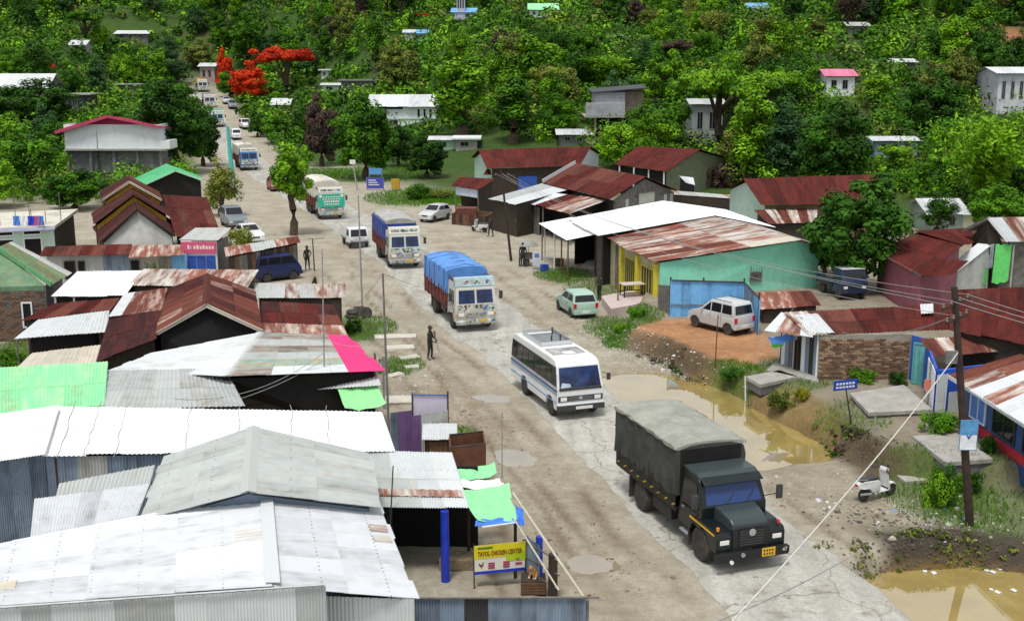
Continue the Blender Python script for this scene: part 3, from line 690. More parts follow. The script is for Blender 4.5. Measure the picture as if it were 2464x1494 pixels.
for x, y, m in ((757, 985, zinc_blue), (765, 990, steel_grey), (925, 985, steel_grey), (905, 975, wood_grey)): p = P(x, y, 0); post(t, p, -.1, 2.35, .05, m)
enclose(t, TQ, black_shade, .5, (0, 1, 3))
def cloth(t, A, B, Cc, D, m, sag=.15, n=6, name='tarpaulin', wrk=.03, th=.01):
    mb = MB(); A, B, Cc, D = map(Vector, (A, B, Cc, D)); g = []
    for j in range(n + 1):
        for i in range(n + 1):
            u, v = i / n, j / n; p = bil(A, B, Cc, D, u, v); p.z -= sag * 4 * u * (1 - u) * (.4 + .6 * v) ; p.z += wrk * math.sin(i * 2.3 + j * 1.1) + rng.uniform(-1, 1) * wrk * .4; g.append(p)
    nn_ = (B - A).cross(D - A).normalized() * th; g2 = [p - nn_ for p in g]; f = []
    for j in range(n):
        for i in range(n):
            a = j * (n + 1) + i; f.append((a, a + 1, a + n + 2, a + n + 1)); k = len(g); f.append((k + a, k + a + n + 1, k + a + n + 2, k + a + 1))
    mb.add(g + g2, f); return t.add(name, mb, m, smooth=True)
cloth(t, P(812, 936, 2.25), P(906, 921, 2.25), P(929, 972, 1.75), P(830, 983, 1.75), tarp_lime, .12)
# ---------------------------------------------------------------- rusty gabled house and its lean-tos
t = house('rusty_house', 'rust brown gabled tin house with pale bargeboards', 'house', P(500, 850, 0))
gable(t, P(498, 660, 4.3), P(497, 735, 4.3), P(400, 697, 3.4), P(378, 802, 3.3), P(612, 698, 3.4), P(632, 797, 3.3), 6, 2, [rust_brown, rust_streak, rust_brown, rust_dark], wood_dark, black_shade, K=5, cap=rust_brown, trim=sheet_beige)
LD = (P(265, 762, 3.1), P(388, 748, 3.4), P(376, 815, 3.1), P(233, 868, 2.5)); shed(t, LD, 4, 2, [rust_dark], wood_dark)
LS = (P(300, 707, 3.5), P(402, 694, 3.6), P(388, 748, 3.3), P(262, 762, 3.2)); shed(t, LS, 4, 1, [rust_streak, zinc_half, zinc_white, rust_streak], wood_dark, (0, 2, 3))
LR = (P(630, 727, 3.0), P(800, 735, 2.9), P(836, 809, 2.5), P(632, 802, 2.6)); shed(t, LR, 4, 3, [rust_brown, rust_red, rust_brown], wood_dark, pick=lambda i, j: zinc_half if j == 2 else rng.choice([rust_brown, rust_red, rust_dark]))
t = house('pale_lean_to', 'pale grey lean-to with dark open front left of rusty house', 'shed', P(150, 830, 0))
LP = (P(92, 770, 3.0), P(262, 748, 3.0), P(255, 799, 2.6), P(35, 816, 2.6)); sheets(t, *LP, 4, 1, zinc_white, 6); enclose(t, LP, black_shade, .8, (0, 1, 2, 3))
for x, y in ((40, 885), (145, 875), (240, 868)): p = P(x, y - 10, 0); post(t, P(x, 814 - (x - 35) * .08, 2.55), -.1, 2.55, .04, wood_grey)
t = house('beige_lean_to', 'low beige tin lean-to above the green roof', 'shed', P(140, 900, 0))
LB = (P(78, 850, 2.6), P(241, 831, 2.6), P(231, 879, 2.3), P(40, 887, 2.3)); shed(t, LB, 4, 1, [sheet_beige], wood_dark)
t = house('red_strip_shed', 'narrow red rust roof between white roof and pale lean-to', 'shed', P(160, 790, 0))
shed(t, (P(130, 731, 3.2), P(287, 718, 3.2), P(264, 747, 2.95), P(50, 772, 2.95)), 4, 1, [rust_red, rust_brown], wood_dark)
t = house('white_roof_shed', 'gleaming white flat roof in front of the low rust shopfront', 'shed', P(220, 760, 0))
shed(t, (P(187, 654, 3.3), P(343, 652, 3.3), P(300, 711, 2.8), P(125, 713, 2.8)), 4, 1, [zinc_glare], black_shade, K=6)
for x in (135, 165, 180): p = P(x, 714, 2.7); p.y -= .1; post(t, p, -.1, 2.7, .07, white_wall, n=4)
t = house('streaked_shed', 'low shed roof streaked half white half rust below blue shutters', 'shed', P(460, 730, 0))
shed(t, (P(347, 648, 3.4), P(621, 650, 3.3), P(594, 692, 3.0), P(310, 686, 3.0)), 7, 1, [zinc_rusty, zinc_half], wood_dark)
t = house('roadside_stall', 'grey white sheet roof stall at the road verge near thin poles', 'stall', P(720, 740, 0))
shed(t, (P(612, 682, 2.7), P(831, 684, 2.6), P(830, 717, 2.35), P(612, 717, 2.4)), 6, 1, [zinc_white, zinc_mid, zinc_white, zinc_rusty], wood_dark)
# ---------------------------------------------------------------- brick house at the left edge
t = house('brick_house', 'brick house with mossy green gable roof at the left edge', 'house', P(20, 800, 0))
Rn, Rf = P(-5, 597, 4.7), P(28, 583, 4.7); Ln, Lf, En, Ef = P(-150, 690, 3.1), P(-110, 655, 3.1), P(124, 684, 3.1), P(168, 655, 3.1)
sheets(t, Rf, Rn, Ln, Lf, 4, 2, sheet_moss); sheets(t, Rn, Rf, Ef, En, 4, 2, [sheet_moss, sheet_moss, zinc_mid])
green_trim = M('green_trim', (.12, .34, .16), .6, .25, 3, dirt=.2, dirtcol=(.3, .15, .06))
board(t, En + Vector((0, -.05, 0)), Rn + Vector((0, -.05, 0)), .28, .04, green_trim, 'bargeboard')
a, b = Vector((En.x - .45, En.y + .15, 0)), Vector((Ln.x, Ln.y + .15, 0)); mid = Vector((Rn.x, Rn.y + .15, 4.55))
polywall(t, [(a.x, a.y, 2.75), (a.x, a.y, 3.0), mid, (b.x, b.y, 3.0), (b.x, b.y, 2.75)], M('green_gable', (.14, .24, .14), .8, .3, 1.5, dirt=.3, dirtcol=(.28, .16, .08)), .08, 'gable_wall')
brickwall(t, a, lerp(a, b, .52), -.05, 2.75, .25, .11, [brick_c, M('brick_grey', (.15, .13, .12), .9, .3, 6), brick_a])
vwall(t, lerp(a, b, .52), b, -.1, 2.75, 2.75, concrete_dark)
opening(t, a, b, .13, .235, .75, 2.15, white_wall, black_shade, 'door', .06, .08, sub='door_leaf')
e2 = Vector((Ef.x - .5, Ef.y, 0)); vwall(t, a, e2, -.1, 2.9, 2.9, concrete_dark)
# ---------------------------------------------------------------- cluster of dark gables with shopfront
t = house('gabled_house', 'old brown house with three stepped gables and a wide red side roof', 'house', P(330, 670, 0))
cream = M('stained_plaster', (.5, .5, .47), .85, .2, 1.2, dirt=.35, dirtcol=(.25, .25, .22))
ochre = M('ochre_gable', (.38, .23, .02), .8, .25, 2)
gable(t, P(322, 478, 4.6), P(330, 505, 4.6), P(225, 545, 2.5), P(243, 582, 2.5), P(412, 530, 2.85), P(421, 568, 2.85), 4, 2, [rust_dark], wood_dark, cream, trim=wood_dark)
gable(t, P(318, 448, 5.1), P(321, 470, 5.1), P(222, 512, 3.1), P(226, 540, 3.1), P(398, 490, 3.6), P(406, 520, 3.6), 4, 2, [rust_dark], wood_dark, ochre)
gable(t, P(310, 424, 5.6), P(312, 438, 5.6), P(240, 460, 4.2), P(247, 482, 4.2), P(383, 462, 4.3), P(389, 482, 4.3), 3, 2, [rust_brown, rust_dark], wood_dark, ochre, trim=sheet_beige)
shed(t, (P(392, 470, 3.9), P(497, 476, 3.0), P(537, 579, 2.4), P(424, 567, 3.0)), 5, 3, [rust_red, rust_red, rust_brown], wood_dark, (1, 2))
t = house('shopfront', 'row of low shops with rust awning, pink sign and blue shutters', 'shop', P(300, 690, 0))
F1 = (P(110, 594, 2.7), P(317, 588, 2.7), P(311, 613, 2.3), P(94, 617, 2.3)); sheets(t, *F1, 7, 1, [rust_red, rust_brown]); 
F2 = (P(317, 591, 2.6), P(443, 590, 2.6), P(441, 614, 2.25), P(311, 621, 2.25)); sheets(t, *F2, 4, 1, [zinc_half, rust_brown])
a, b = F1[3] + Vector((.3, .5, 0)), F2[2] + Vector((0, .5, 0))
wsheets(t, a, b, -.1, 2.3, 2.3, 10, [zinc_blue, wood_grey, zinc_mid, white_wall, sheet_blue], 5, pick=lambda i, j: [zinc_mid, zinc_mid, zinc_mid, zinc_grey, zinc_blue, zinc_blue, zinc_mid, sheet_beige, sheet_patch, sheet_blue][i])
for u0, u1 in ((.12, .2), (.22, .27), (.6, .66)): opening(t, a, b, u0, u1, .0 if u0 > .5 else .7, 1.9, wood_dark, black_shade, 'window' if u0 < .5 else 'door', sub='pane' if u0 < .5 else 'door_leaf')
sa = P(442, 688, 0); sb = P(527, 688, 0); sa.z = sb.z = 0
vwall(t, sa, sb, -.1, 3.05, 3.05, white_wall, .12); vwall(t, sb, sb + Vector((-.5, 5, 0)), -.1, 2.9, 2.6, wood_grey)
sheets(t, Vector((sa.x - .1, sa.y + 4, 3.3)), Vector((sb.x, sb.y + 4, 3.3)), Vector((sb.x + .1, sb.y - .05, 3.08)), Vector((sa.x - .1, sa.y - .05, 3.08)), 3, 1, zinc_mid)
for k in range(3):
    u0 = .16 + k * .27; opening(t, sa, sb, u0, u0 + .25, .05, 2.05, blue_paint, blue_paint, 'shutter', .07, .05, 3, 'shutter_leaf')
mb = MB(); mb.box(sa.x + .03, sb.x - .03, sa.y - .16, sa.y - .08, 2.2, 2.98); sg = t.add('sign_board', mb, M('sign_pink', (.62, .1, .2), .6, .12, 2), bevel=.01)
for k in range(9):
    x = sa.x + .45 + k * .2; w = .13 if k != 1 else .04; mb = MB(); mb.box(x, x + w, sa.y - .172, sa.y - .16, 2.5, 2.5 + (.26 if k in (0, 3, 5) else .2)); t.add('sign_mark', mb, plate_white, sg)
# ---------------------------------------------------------------- concrete building with laundry on its roof
t = house('concrete_shop', 'pale concrete building with cluttered flat roof and dark doorways', 'building', P(40, 650, 0))
a, b = P(-120, 655, 0), P(137, 640, 0)
zt = ZAT(b.x, b.y, 548); vwall(t, a, b, -.1, zt, zt, pale_mint, .2); vwall(t, b, b + Vector((-2, 9, 0)), -.1, zt, zt, wood_dark, .2)
mb = MB(); mb.prism([(a.x - .3, a.y - .5, zt), (b.x + .3, b.y - .5, zt), (b.x - 1.5, b.y + 9, zt), (a.x - .3, a.y + 9, zt)], (0, 0, .22)); t.add('roof_slab', mb, M('slab_cream', (.6, .57, .48), .85, .2, 1, dirt=.3))
for u0, u1, z0, z1, nm in ((.7, .88, 0, 2.2, 'door'), (.7, .88, 2.35, 2.75, 'window'), (.44, .62, 0, 2.2, 'door'), (.44, .62, 2.35, 2.75, 'window')): opening(t, a, b, u0, u1, z0, z1, white_wall, black_shade, nm, .11, .1, sub='pane' if nm == 'window' else 'door_leaf')
board(t, (a.x, a.y - .55, zt + .05), (b.x + .3, b.y - .55, zt + .05), .2, .06, M('fascia_lilac', (.5, .55, .75), .6, .15, 2), 'fascia')
for k in range(6): post(t, (lerp(a.x, b.x, .45 + k * .11), a.y + 2 + (k % 3), 0), zt + .2, zt + 1.2 + (k % 2) * 1.2, .03, wood_grey, 'roof_pole')
lz = zt + .22
for k, (u, m) in enumerate(((.62, 'tarp_blue'), (.7, 'white_wall'), (.78, 'blue_plastic'), (.84, 'sign_pink'), (.88, 'tarp_blue'))):
    x = lerp(a.x, b.x, u); mb = MB(); w = .5
    g = [(x + w * i / 5, a.y + 1.6 + .05 * math.sin(i * 2 + j), lz + .75 - j * .17) for j in range(5) for i in range(6)]
    f = [(j * 6 + i, j * 6 + i + 1, j * 6 + i + 7, j * 6 + i + 6) for j in range(4) for i in range(5)]
    n0 = len(g); mb.add(g, f); mb.add([(p[0], p[1] + .012, p[2]) for p in g], [tuple(reversed(q)) for q in f])
    single('laundry', mb, MATS[m], ['blue cloth hanging on the flat roof clutter', 'white cloth drying on the flat roof', 'dark blue cloth drying on the flat roof', 'pink red garment drying on the flat roof', 'blue garment at the right end of the roof washing'][k], 'laundry', 'washing on the flat roof', base=Vector((x, a.y + 1.6, lz)))
# ---------------------------------------------------------------- white upstairs building with crimson roof
t = house('crimson_roof_building', 'two storey building with crimson gable roof and plain white upper floor', 'building', P(280, 432, 0))
c0 = P(165, 432, 0); c1 = P(392, 432, 0); zf = ZAT(c0.x, c0.y, 358); ze = ZAT(c0.x, c0.y, 300); za = ZAT(c0.x, c0.y, 279)
up = Vector((0, 4.6, 0)); vwall(t, c0, c1, zf, ze, ze, white_wall, .2, 'upper_wall'); vwall(t, c1, c1 + up, zf, ze, ze, white_wall, .2, 'upper_wall'); vwall(t, c0, c0 + up, zf, ze, ze, white_wall, .2, 'upper_wall')
vwall(t, c0 + Vector((0, .4, 0)), c1 + Vector((0, .4, 0)), -.1, zf, zf, concrete_dark, .2); vwall(t, c1 + Vector((0, .4, 0)), c1 + up, -.1, zf, zf, concrete_dark, .2); vwall(t, c0 + Vector((0, .4, 0)), c0 + up, -.1, zf, zf, concrete_dark, .2)
mb = MB(); mb.box(c0.x - .2, c1.x + .8, c0.y - .5, c0.y + 4.6, zf - .22, zf - .02); t.add('floor_slab', mb, concrete)
for k in range(5):
    x = lerp(c0.x, c1.x, (k + .02) / 4.05); mb = MB(); mb.box(x - .18, x + .18, c0.y - .1, c0.y + .28, -.1, zf - .22); t.add('column', mb, concrete_dark)
apex = Vector((lerp(c0.x, c1.x, .48), c0.y - .8, za)); lf = Vector((c0.x - .9, c0.y - .8, ZAT(c0.x, c0.y - .8, 318))); rt = Vector((c1.x + .5, c1.y - .8, ZAT(c1.x, c1.y - .8, 306)))
B9 = Vector((0, 5.5, -.5)); sheets(t, apex + B9, apex, lf, lf + B9, 7, 2, sheet_crimson); sheets(t, apex, apex + B9, rt + B9, rt, 7, 2, sheet_crimson)
board(t, lf + Vector((0, -.06, -.05)), apex + Vector((0, -.06, -.05)), .38, .05, M('crimson_trim', (.5, .06, .14), .5, .15, 2), 'bargeboard'); board(t, apex + Vector((0, -.06, -.05)), rt + Vector((0, -.06, -.05)), .3, .05, MATS['crimson_trim'], 'bargeboard')
polywall(t, [(c0.x, c0.y, ze), (c1.x, c1.y, ze), (c1.x, c1.y, rt.z - .05), (apex.x, c0.y, za - .15), (c0.x, c0.y, lf.z + .1)], sheet_crimson, .1, 'gable_wall')
mb = MB(); mb.box(c1.x + .1, c1.x + 1.2, c0.y - .4, c0.y + 3, zf, zf + 1.0); t.add('balcony', mb, white_wall)
# green shed with blue drums
t = house('green_roof_shelter', 'open shelter with vivid green gable roof', 'shelter', P(410, 490, 0))
q, r = gable(t, P(400, 395, 3.7), P(422, 411, 3.7), P(325, 429, 2.1), P(345, 446, 2.1), P(472, 421, 2.7), P(487, 434, 2.7), 5, 2, sheet_green_deep, wood_dark, black_shade, cap=sheet_green_deep, trim=M('mint_trim', (.4, .75, .5), .5, .1, 2))
a, b = P(437, 476, 0), P(480, 474, 0); vwall(t, (a.x, a.y - 1.2, 0), (b.x, b.y - 1.2, 0), -.1, 1.5, 1.5, blue_paint, .1, 'counter')
# plank shelter beside the blue van
t = house('plank_shelter', 'weathered plank shelter with sloping rust edged tin roof behind blue van', 'shelter', P(640, 640, 0))
SQ = (P(540, 596, 2.5), P(716, 569, 2.5), P(722, 584, 2.2), P(545, 618, 2.2)); sheets(t, *SQ, 6, 1, [zinc_half, rust_brown, zinc_mid])
q = inset([Vector(p) for p in SQ], .3, .1); planks(t, q[3], q[2], -.1, 2.1, 2.1, 16, [wood_grey, wood_dark, wood_brown]); vwall(t, q[0], q[1], -.1, 2.35, 2.35, wood_dark); vwall(t, q[1], q[2], -.1, 2.35, 2.1, wood_dark)
# ---------------------------------------------------------------- right of the road
# mint house with rust roof
t = house('mint_house', 'mint green plastered house with rust and zinc roof and yellow pillars', 'house', P(1780, 690, .9))
N_, W_, E_, S_ = P(1712, 520, 4.1), P(1453, 567, 3.2), P(1928, 578, 4.0), P(1575, 630, 3.1)
zr = [zinc_rusty, zinc_half, zinc_half, rust_brown]
sheets(t, N_, E_, S_, W_, 8, 3, zr, 5, pick=lambda i, j: zinc_rusty if j == 0 and i < 7 else (sheet_beige if j == 0 else [zinc_half, rust_streak, zinc_half, zinc_rusty, rust_streak, zinc_half, rust_brown, zinc_half][i]))
E2, N2 = P(1976, 592, 3.5), P(1790, 532, 3.5); sheets(t, E_, N_, N2, E2, 8, 1, [zinc_half, zinc_mid])
s0 = S_ + Vector((.35, .25, 0)); e0 = E_ + Vector((-.3, .3, 0)); e2 = E2 + Vector((-.05, .35, 0)); w0 = W_ + Vector((.35, -.2, 0))
polywall(t, [(s0.x, s0.y, -.1), (e2.x, e2.y, .7), (e2.x, e2.y, e2.z - .12), (e0.x, e0.y, e0.z - .12), (s0.x, s0.y, s0.z - .1)], mint_wall, .12, 'side_wall')
vwall(t, e2, N2 + Vector((-.3, 0, 0)), .5, 3.3, 3.3, mint_wall); vwall(t, N2, N_ , .3, 3.3, 3.6, wood_dark)
vwall(t, s0, w0, -.1, s0.z - .1, w0.z - .1, M('tan_plaster', (.4, .36, .22), .8, .2, 2, dirt=.2), .12)
zt = s0.z - .12
for u0, u1, nm in ((.06, .3, 'door'), (.42, .62, 'door')): opening(t, s0, w0, u0, u1, .15, 2.45, yellow_paint, wood_dark, nm, .08, .05, 4, 'door_leaf')
for u in (.03, .36, .68): 
    p = lerp(s0, w0, u); mb = MB(); mb.box(-.17, .17, -.14, .14, 0, 2.85); mb.v = [Matrix.Rotation(math.atan2((w0 - s0).y, (w0 - s0).x), 3, 'Z') @ v + Vector((p.x - .12, p.y - .05, .05)) for v in mb.v]; t.add('pillar', mb, yellow_paint, bevel=.02)
for u in (.8, .97): p = lerp(s0, w0, u); mb = MB(); mb.box(p.x - .2, p.x - .02, p.y - .2, p.y - .02, 0, 2.9); t.add('pillar', mb, pale_mint if u > .9 else wood_grey)
p = lerp(s0, e2, .58); mb = MB(); d_ = (e2 - s0).normalized(); nn = Vector((d_.y, -d_.x, 0)); nn.z = 0
mb.add([], []); a = lerp(s0, e2, .555); b = lerp(s0, e2, .63); opening(t, (a.x, a.y, 0), (b.x, b.y, 0), 0, 1, 1.5, 3.0, wood_grey, M('shutter_grey', (.09, .085, .09), .8, .3, 3), 'window', .1, .06, 3)
for (u0, z0, w, hh) in ((.78, 2.35, .35, .1), (.92, 2.6, .45, .12)):
    a = lerp(s0, e2, u0); b = a + (e2 - s0).normalized() * w; opening(t, a, b, 0, 1, z0, z0 + hh, concrete, black_shade, 'vent', .07, .02)
# white roofed workshop left of it
t = house('workshop', 'open fronted dark workshop under a broad gleaming white roof', 'shop', P(1400, 640, .2))
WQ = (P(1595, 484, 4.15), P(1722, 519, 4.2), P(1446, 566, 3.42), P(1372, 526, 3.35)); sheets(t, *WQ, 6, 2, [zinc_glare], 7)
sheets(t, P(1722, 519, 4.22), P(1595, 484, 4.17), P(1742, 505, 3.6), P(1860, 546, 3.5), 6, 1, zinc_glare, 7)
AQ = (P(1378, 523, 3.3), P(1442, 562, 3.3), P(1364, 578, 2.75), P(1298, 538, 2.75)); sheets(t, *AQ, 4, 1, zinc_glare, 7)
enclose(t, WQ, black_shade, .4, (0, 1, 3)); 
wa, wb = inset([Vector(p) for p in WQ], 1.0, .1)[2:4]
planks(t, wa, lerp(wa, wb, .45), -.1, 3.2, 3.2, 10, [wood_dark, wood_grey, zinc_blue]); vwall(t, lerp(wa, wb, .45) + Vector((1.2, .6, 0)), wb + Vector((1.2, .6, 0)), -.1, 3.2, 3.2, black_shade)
for f, m in ((.03, wood_grey), (.14, sheet_beige), (.5, white_wall), (.75, wood_brown), (.97, wood_brown)): p = lerp(AQ[3], AQ[2], f) + Vector((.15, .05, 0)); post(t, p, hz(p.x, p.y) - .1, 2.72, .055, m)
bar(t, AQ[3] + Vector((.1, .05, -.08)), AQ[2] + Vector((.1, .05, -.08)), .05, wood_dark)
mb = MB(); a = G(1400, 645); b = G(1475, 655); mb.prism([(a.x, a.y, -.1), (b.x + .6, b.y, -.1), (b.x + 1.6, b.y + 3, -.1), (a.x + 1, a.y + 4, -.1)], (0, 0, .32)); t.add('floor_slab', mb, concrete)
# wooden building with red gable roof
t = house('timber_house', 'grey timber building with deep red gable roof and pale lean-to sheets', 'house', P(1450, 520, 0))
A, B, Cc, D = P(1388, 394, 5.0), P(1553, 426, 5.0), P(1468, 479, 3.5), P(1308, 440, 3.5)
sheets(t, A, B, Cc, D, 8, 2, [rust_red, rust_red, rust_brown]); B2 = B + Vector((B.x - Cc.x, B.y - Cc.y, -1.5)); A2 = A + Vector((A.x - D.x, A.y - D.y, -1.5)); sheets(t, B, A, A2, B2, 8, 2, [rust_red])
board(t, A + Vector((-.1, 0, .08)), D + Vector((-.1, 0, .08)), .5, .03, zinc_new, 'flashing')
g1, g2, g3 = Cc + Vector((.35, .4, -.12)), B2 + Vector((-.35, .1, -.12)), B + Vector((0, .35, -.2))
polywall(t, [(g1.x, g1.y, -.1), (g2.x, g2.y, -.1), g2, g3, g1], wood_grey, .08, 'gable_wall'); vwall(t, g1, D + Vector((.5, .2, 0)), -.1, 3.3, 3.3, wood_dark)
planks(t, lerp(g1, g2, .02) + Vector((.02, -.12, 0)), lerp(g1, g2, .98) + Vector((.02, -.12, 0)), 0, 3.3, 3.3, 18, [wood_grey, zinc_mid, wood_grey, concrete_dark])
a, b = lerp(g1, g2, .38), lerp(g1, g2, .66); opening(t, a + Vector((0, -.16, 0)), b + Vector((0, -.16, 0)), 0, 1, 2.7, 3.7, wood_grey, M('pale_notice', (.5, .5, .44), .7, .15, 2, dirt=.2), 'notice_board', .05, .05, sub='panel')
L1 = (P(1308, 441, 3.4), P(1373, 455, 3.4), P(1242, 492, 2.8), P(1178, 478, 2.8)); shed(t, L1, 4, 1, [zinc_grey, zinc_white], wood_dark)
L2 = (P(1332, 465, 3.25), P(1466, 480, 3.25), P(1372, 514, 2.6), P(1262, 487, 2.6)); sheets(t, *L2, 4, 1, [zinc_new], pick=lambda i, j: [zinc_new, rust_red, zinc_half, zinc_rusty][i])
for f in (.02, .4, .98): p = lerp(L2[3], L2[2], f); post(t, p + Vector((.1, .1, 0)), -.1, 2.55, .07, wood_grey)
planks(t, lerp(L2[3], L2[2], .05) + Vector((.2, .3, 0)), lerp(L2[3], L2[2], .3) + Vector((.2, .3, 0)), -.1, 2.4, 2.4, 5, [wood_grey]); vwall(t, lerp(L2[3], L2[2], .3) + Vector((1.2, 1.2, 0)), L2[2] + Vector((1.2, 1.2, 0)), -.1, 2.7, 2.7, black_shade)
t = house('red_kiosk', 'small kiosk with red tin roof and blue white panels beside grass', 'kiosk', P(1130, 500, 0))
KQ = (P(1106, 427, 3.3), P(1192, 431, 3.3), P(1152, 456, 2.75), P(1087, 447, 2.75)); sheets(t, *KQ, 4, 1, [rust_red]); q = inset([Vector(p) for p in KQ], .35, .08)
for i in (0, 1): polywall(t, [(q[i].x, q[i].y, -.1), (q[i + 1].x, q[i + 1].y, -.1), q[i + 1], q[i]], wood_dark, .08)
lil = M('lilac_panel', (.55, .62, .72), .6, .15, 2, dirt=.2)
vwall(t, q[3], q[2], 1.9, q[3].z, q[2].z, lil, .06, 'panel'); vwall(t, q[2], q[3], -.1, .9, .9, wood_brown, .06, 'counter')
for i in (2, 3): post(t, q[i], -.1, q[i].z, .06, wood_grey)
# brick pile / cart wall beside scooter
t = house('rubble_bin', 'low brown brick and plank bin beside the silver hatchback', 'bin', P(1120, 545, 0))
a, b = G(1088, 540), G(1165, 548); planks(t, a, b, -.05, 1.0, 1.0, 9, [wood_brown, M('red_brown', (.16, .05, .04), .8, .3, 4), wood_dark]); c = a + Vector((.8, 3, 0)); d = b + Vector((.8, 3, 0)); vwall(t, a, c, -.1, 1.0, 1.0, wood_brown); vwall(t, c, d, -.1, 1.0, 1.0, wood_brown); vwall(t, d, b, -.1, 1.0, 1.0, wood_brown)
mb = MB(); mb.box(a.x + .3, a.x + 2.2, a.y + .8, a.y + 2.2, .6, 1.35); t.add('crate', mb, MATS['red_brown'])
# red roofs further back
t = house('long_red_house', 'long house with broad dark red tin roof below the concrete house', 'house', P(1280, 450, 0))
A, B, Cc, D = P(1152, 361, 5.0), P(1422, 353, 5.0), P(1395, 398, 3.6), P(1172, 405, 3.6); sheets(t, A, B, Cc, D, 10, 2, [rust_red])
D2, C2 = D + (A - D) * 2, Cc + (B - Cc) * 2; D2.z = C2.z = 3.6; sheets(t, B, A, D2, C2, 10, 1, [rust_red]); 
L1 = (P(1172, 407, 3.4), P(1396, 402, 3.4), P(1386, 413, 2.9), P(1164, 421, 2.9)); sheets(t, *L1, 8, 1, [rust_red])
a, b, e, c = D + Vector((.5, .4, -.1)), D2 + Vector((.4, 0, -.1)), A + Vector((.4, 0, -.2)), Cc + Vector((-.2, .4, -.1))
polywall(t, [(a.x, a.y, -.1), (b.x, b.y, -.1), b, e, a], pale_mint, .1, 'gable_wall'); vwall(t, a, c, -.1, a.z, c.z, wood_dark, .1); vwall(t, lerp(a, c, .3) + Vector((0, -.1, 0)), lerp(a, c, .52) + Vector((0, -.1, 0)), .5, 2.6, 2.6, blue_paint, .05, 'panel'); f_ = C2 + Vector((-.3, 0, -.1)); g_ = B + Vector((-.3, 0, -.2)); polywall(t, [(c.x, c.y, -.1), (f_.x, f_.y, -.1), f_, g_, c], white_wall, .1, 'gable_wall')
t = house('red_barn', 'house with red gable roof and olive end wall under trees', 'house', P(1600, 460, 0))
A, B, Cc, D = P(1536, 353, 4.9), P(1684, 360, 4.9), P(1605, 412, 3.3), P(1478, 395, 3.3); sheets(t, A, B, Cc, D, 7, 2, [rust_red]); C2, D2 = Cc + (B - Cc) * 2, D + (A - D) * 2; C2.z = D2.z = 3.3; sheets(t, B, A, D2, C2, 7, 1, [rust_red])
a, b, e = Cc + Vector((0, .4, -.1)), C2 + Vector((-.3, 0, -.1)), B + Vector((-.2, .3, -.2)); polywall(t, [(a.x, a.y, -.1), (b.x, b.y, -.1), b, e, a], M('olive_wall', (.22, .23, .15), .85, .2, 1.5, dirt=.2), .1, 'gable_wall'); vwall(t, a, D + Vector((.3, .3, 0)), -.1, 3.1, 3.1, black_shade)
for k in range(4): p = lerp(Cc, D, .05 + k * .28); post(t, p, hz(p.x, p.y) - .1, 3.2, .09, white_wall)
t = house('mint_gable_house', 'long house with plain red roof and pale mint gable wall behind big tree', 'house', P(1950, 560, .9))
A, B, Cc, D = P(1790, 431, 5.2), P(2110, 420, 5.2), P(2120, 488, 3.8), P(1832, 493, 3.8); sheets(t, A, B, Cc, D, 9, 1, [rust_red]); D2 = D + (A - D) * 2; C2 = Cc + (B - Cc) * 2; D2.z = C2.z = 3.8; sheets(t, B, A, D2, C2, 9, 1, [rust_red])
a, b, e = D + Vector((.4, .4, -.1)), D2 + Vector((.3, -.2, -.1)), A + Vector((.35, 0, -.2)); polywall(t, [(a.x, a.y, .3), (b.x, b.y, .3), b, e, a], pale_mint, .12, 'gable_wall'); vwall(t, a, Cc + Vector((-.4, .4, 0)), .3, 3.7, 3.7, M('brown_plaster', (.16, .11, .06), .85, .25, 2), .12)
LQ_ = (P(1815, 506, 3.4), P(1966, 500, 3.4), P(1966, 536, 2.8), P(1850, 539, 2.8)); shed(t, LQ_, 6, 1, [rust_brown], wood_dark, pick=lambda i, j: zinc_rusty if i % 2 else rust_brown)
opening(t, P(1826, 520, 2.5), P(1838, 520, 2.5), 0, 1, 2.3, 3.2, white_wall, pale_mint, 'awning_box', .1)
# low sheds behind the white roof
t = house('slate_lean_to', 'low dark lean-to with thin pale roof edge behind white workshop roof', 'shed', P(1700, 530, .5))
shed(t, (P(1600, 458, 3.2), P(1760, 470, 3.0), P(1785, 480, 2.8), P(1612, 468, 2.9)), 6, 1, [zinc_mid, zinc_rusty], wood_dark)
t = house('small_white_shed', 'tiny white roofed hut with dark front near red flowers', 'hut', P(1640, 470, .3))
shed(t, (P(1635, 424, 2.8), P(1668, 428, 2.8), P(1672, 446, 2.3), P(1650, 440, 2.3)), 2, 1, zinc_new, black_shade)
# rust roofed house with pink wall
t = house('pink_house', 'pink walled house with patched rust red hip roof', 'house', P(2180, 720, .9))
A, B, Cc, D = P(2210, 558, 4.3), P(2320, 589, 4.3), P(2216, 664, 3.3), P(2108, 606, 3.3); sheets(t, A, B, Cc, D, 6, 2, [rust_red, rust_brown, rust_red])
sheets(t, P(2203, 556, 4.4), P(2336, 549, 4.45), P(2348, 583, 4.0), P(2318, 590, 4.32), 4, 1, [rust_red]); sheets(t, P(2258, 624, 3.9), P(2330, 628, 3.9), P(2292, 660, 3.4), P(2217, 664, 3.32), 3, 1, [rust_brown, rust_red])
q = inset([A, B, Cc, D], .3, .1); vwall(t, q[3], q[2], .3, q[3].z, q[2].z, pink_wall, .12); vwall(t, q[2], q[1], .3, q[2].z, q[1].z, pink_wall, .12); vwall(t, q[3], q[0], .3, q[3].z, q[0].z, pink_wall, .12)
board(t, D + Vector((0, -.05, -.02)), Cc + Vector((0, -.05, -.02)), .12, .04, wood_grey, 'fascia'); mb = MB(); mb.tube((q[3].x, q[3].y, .5), (q[3].x, q[3].y, q[3].z), .07, .07, 6); t.add('corner_post', mb, pale_mint)
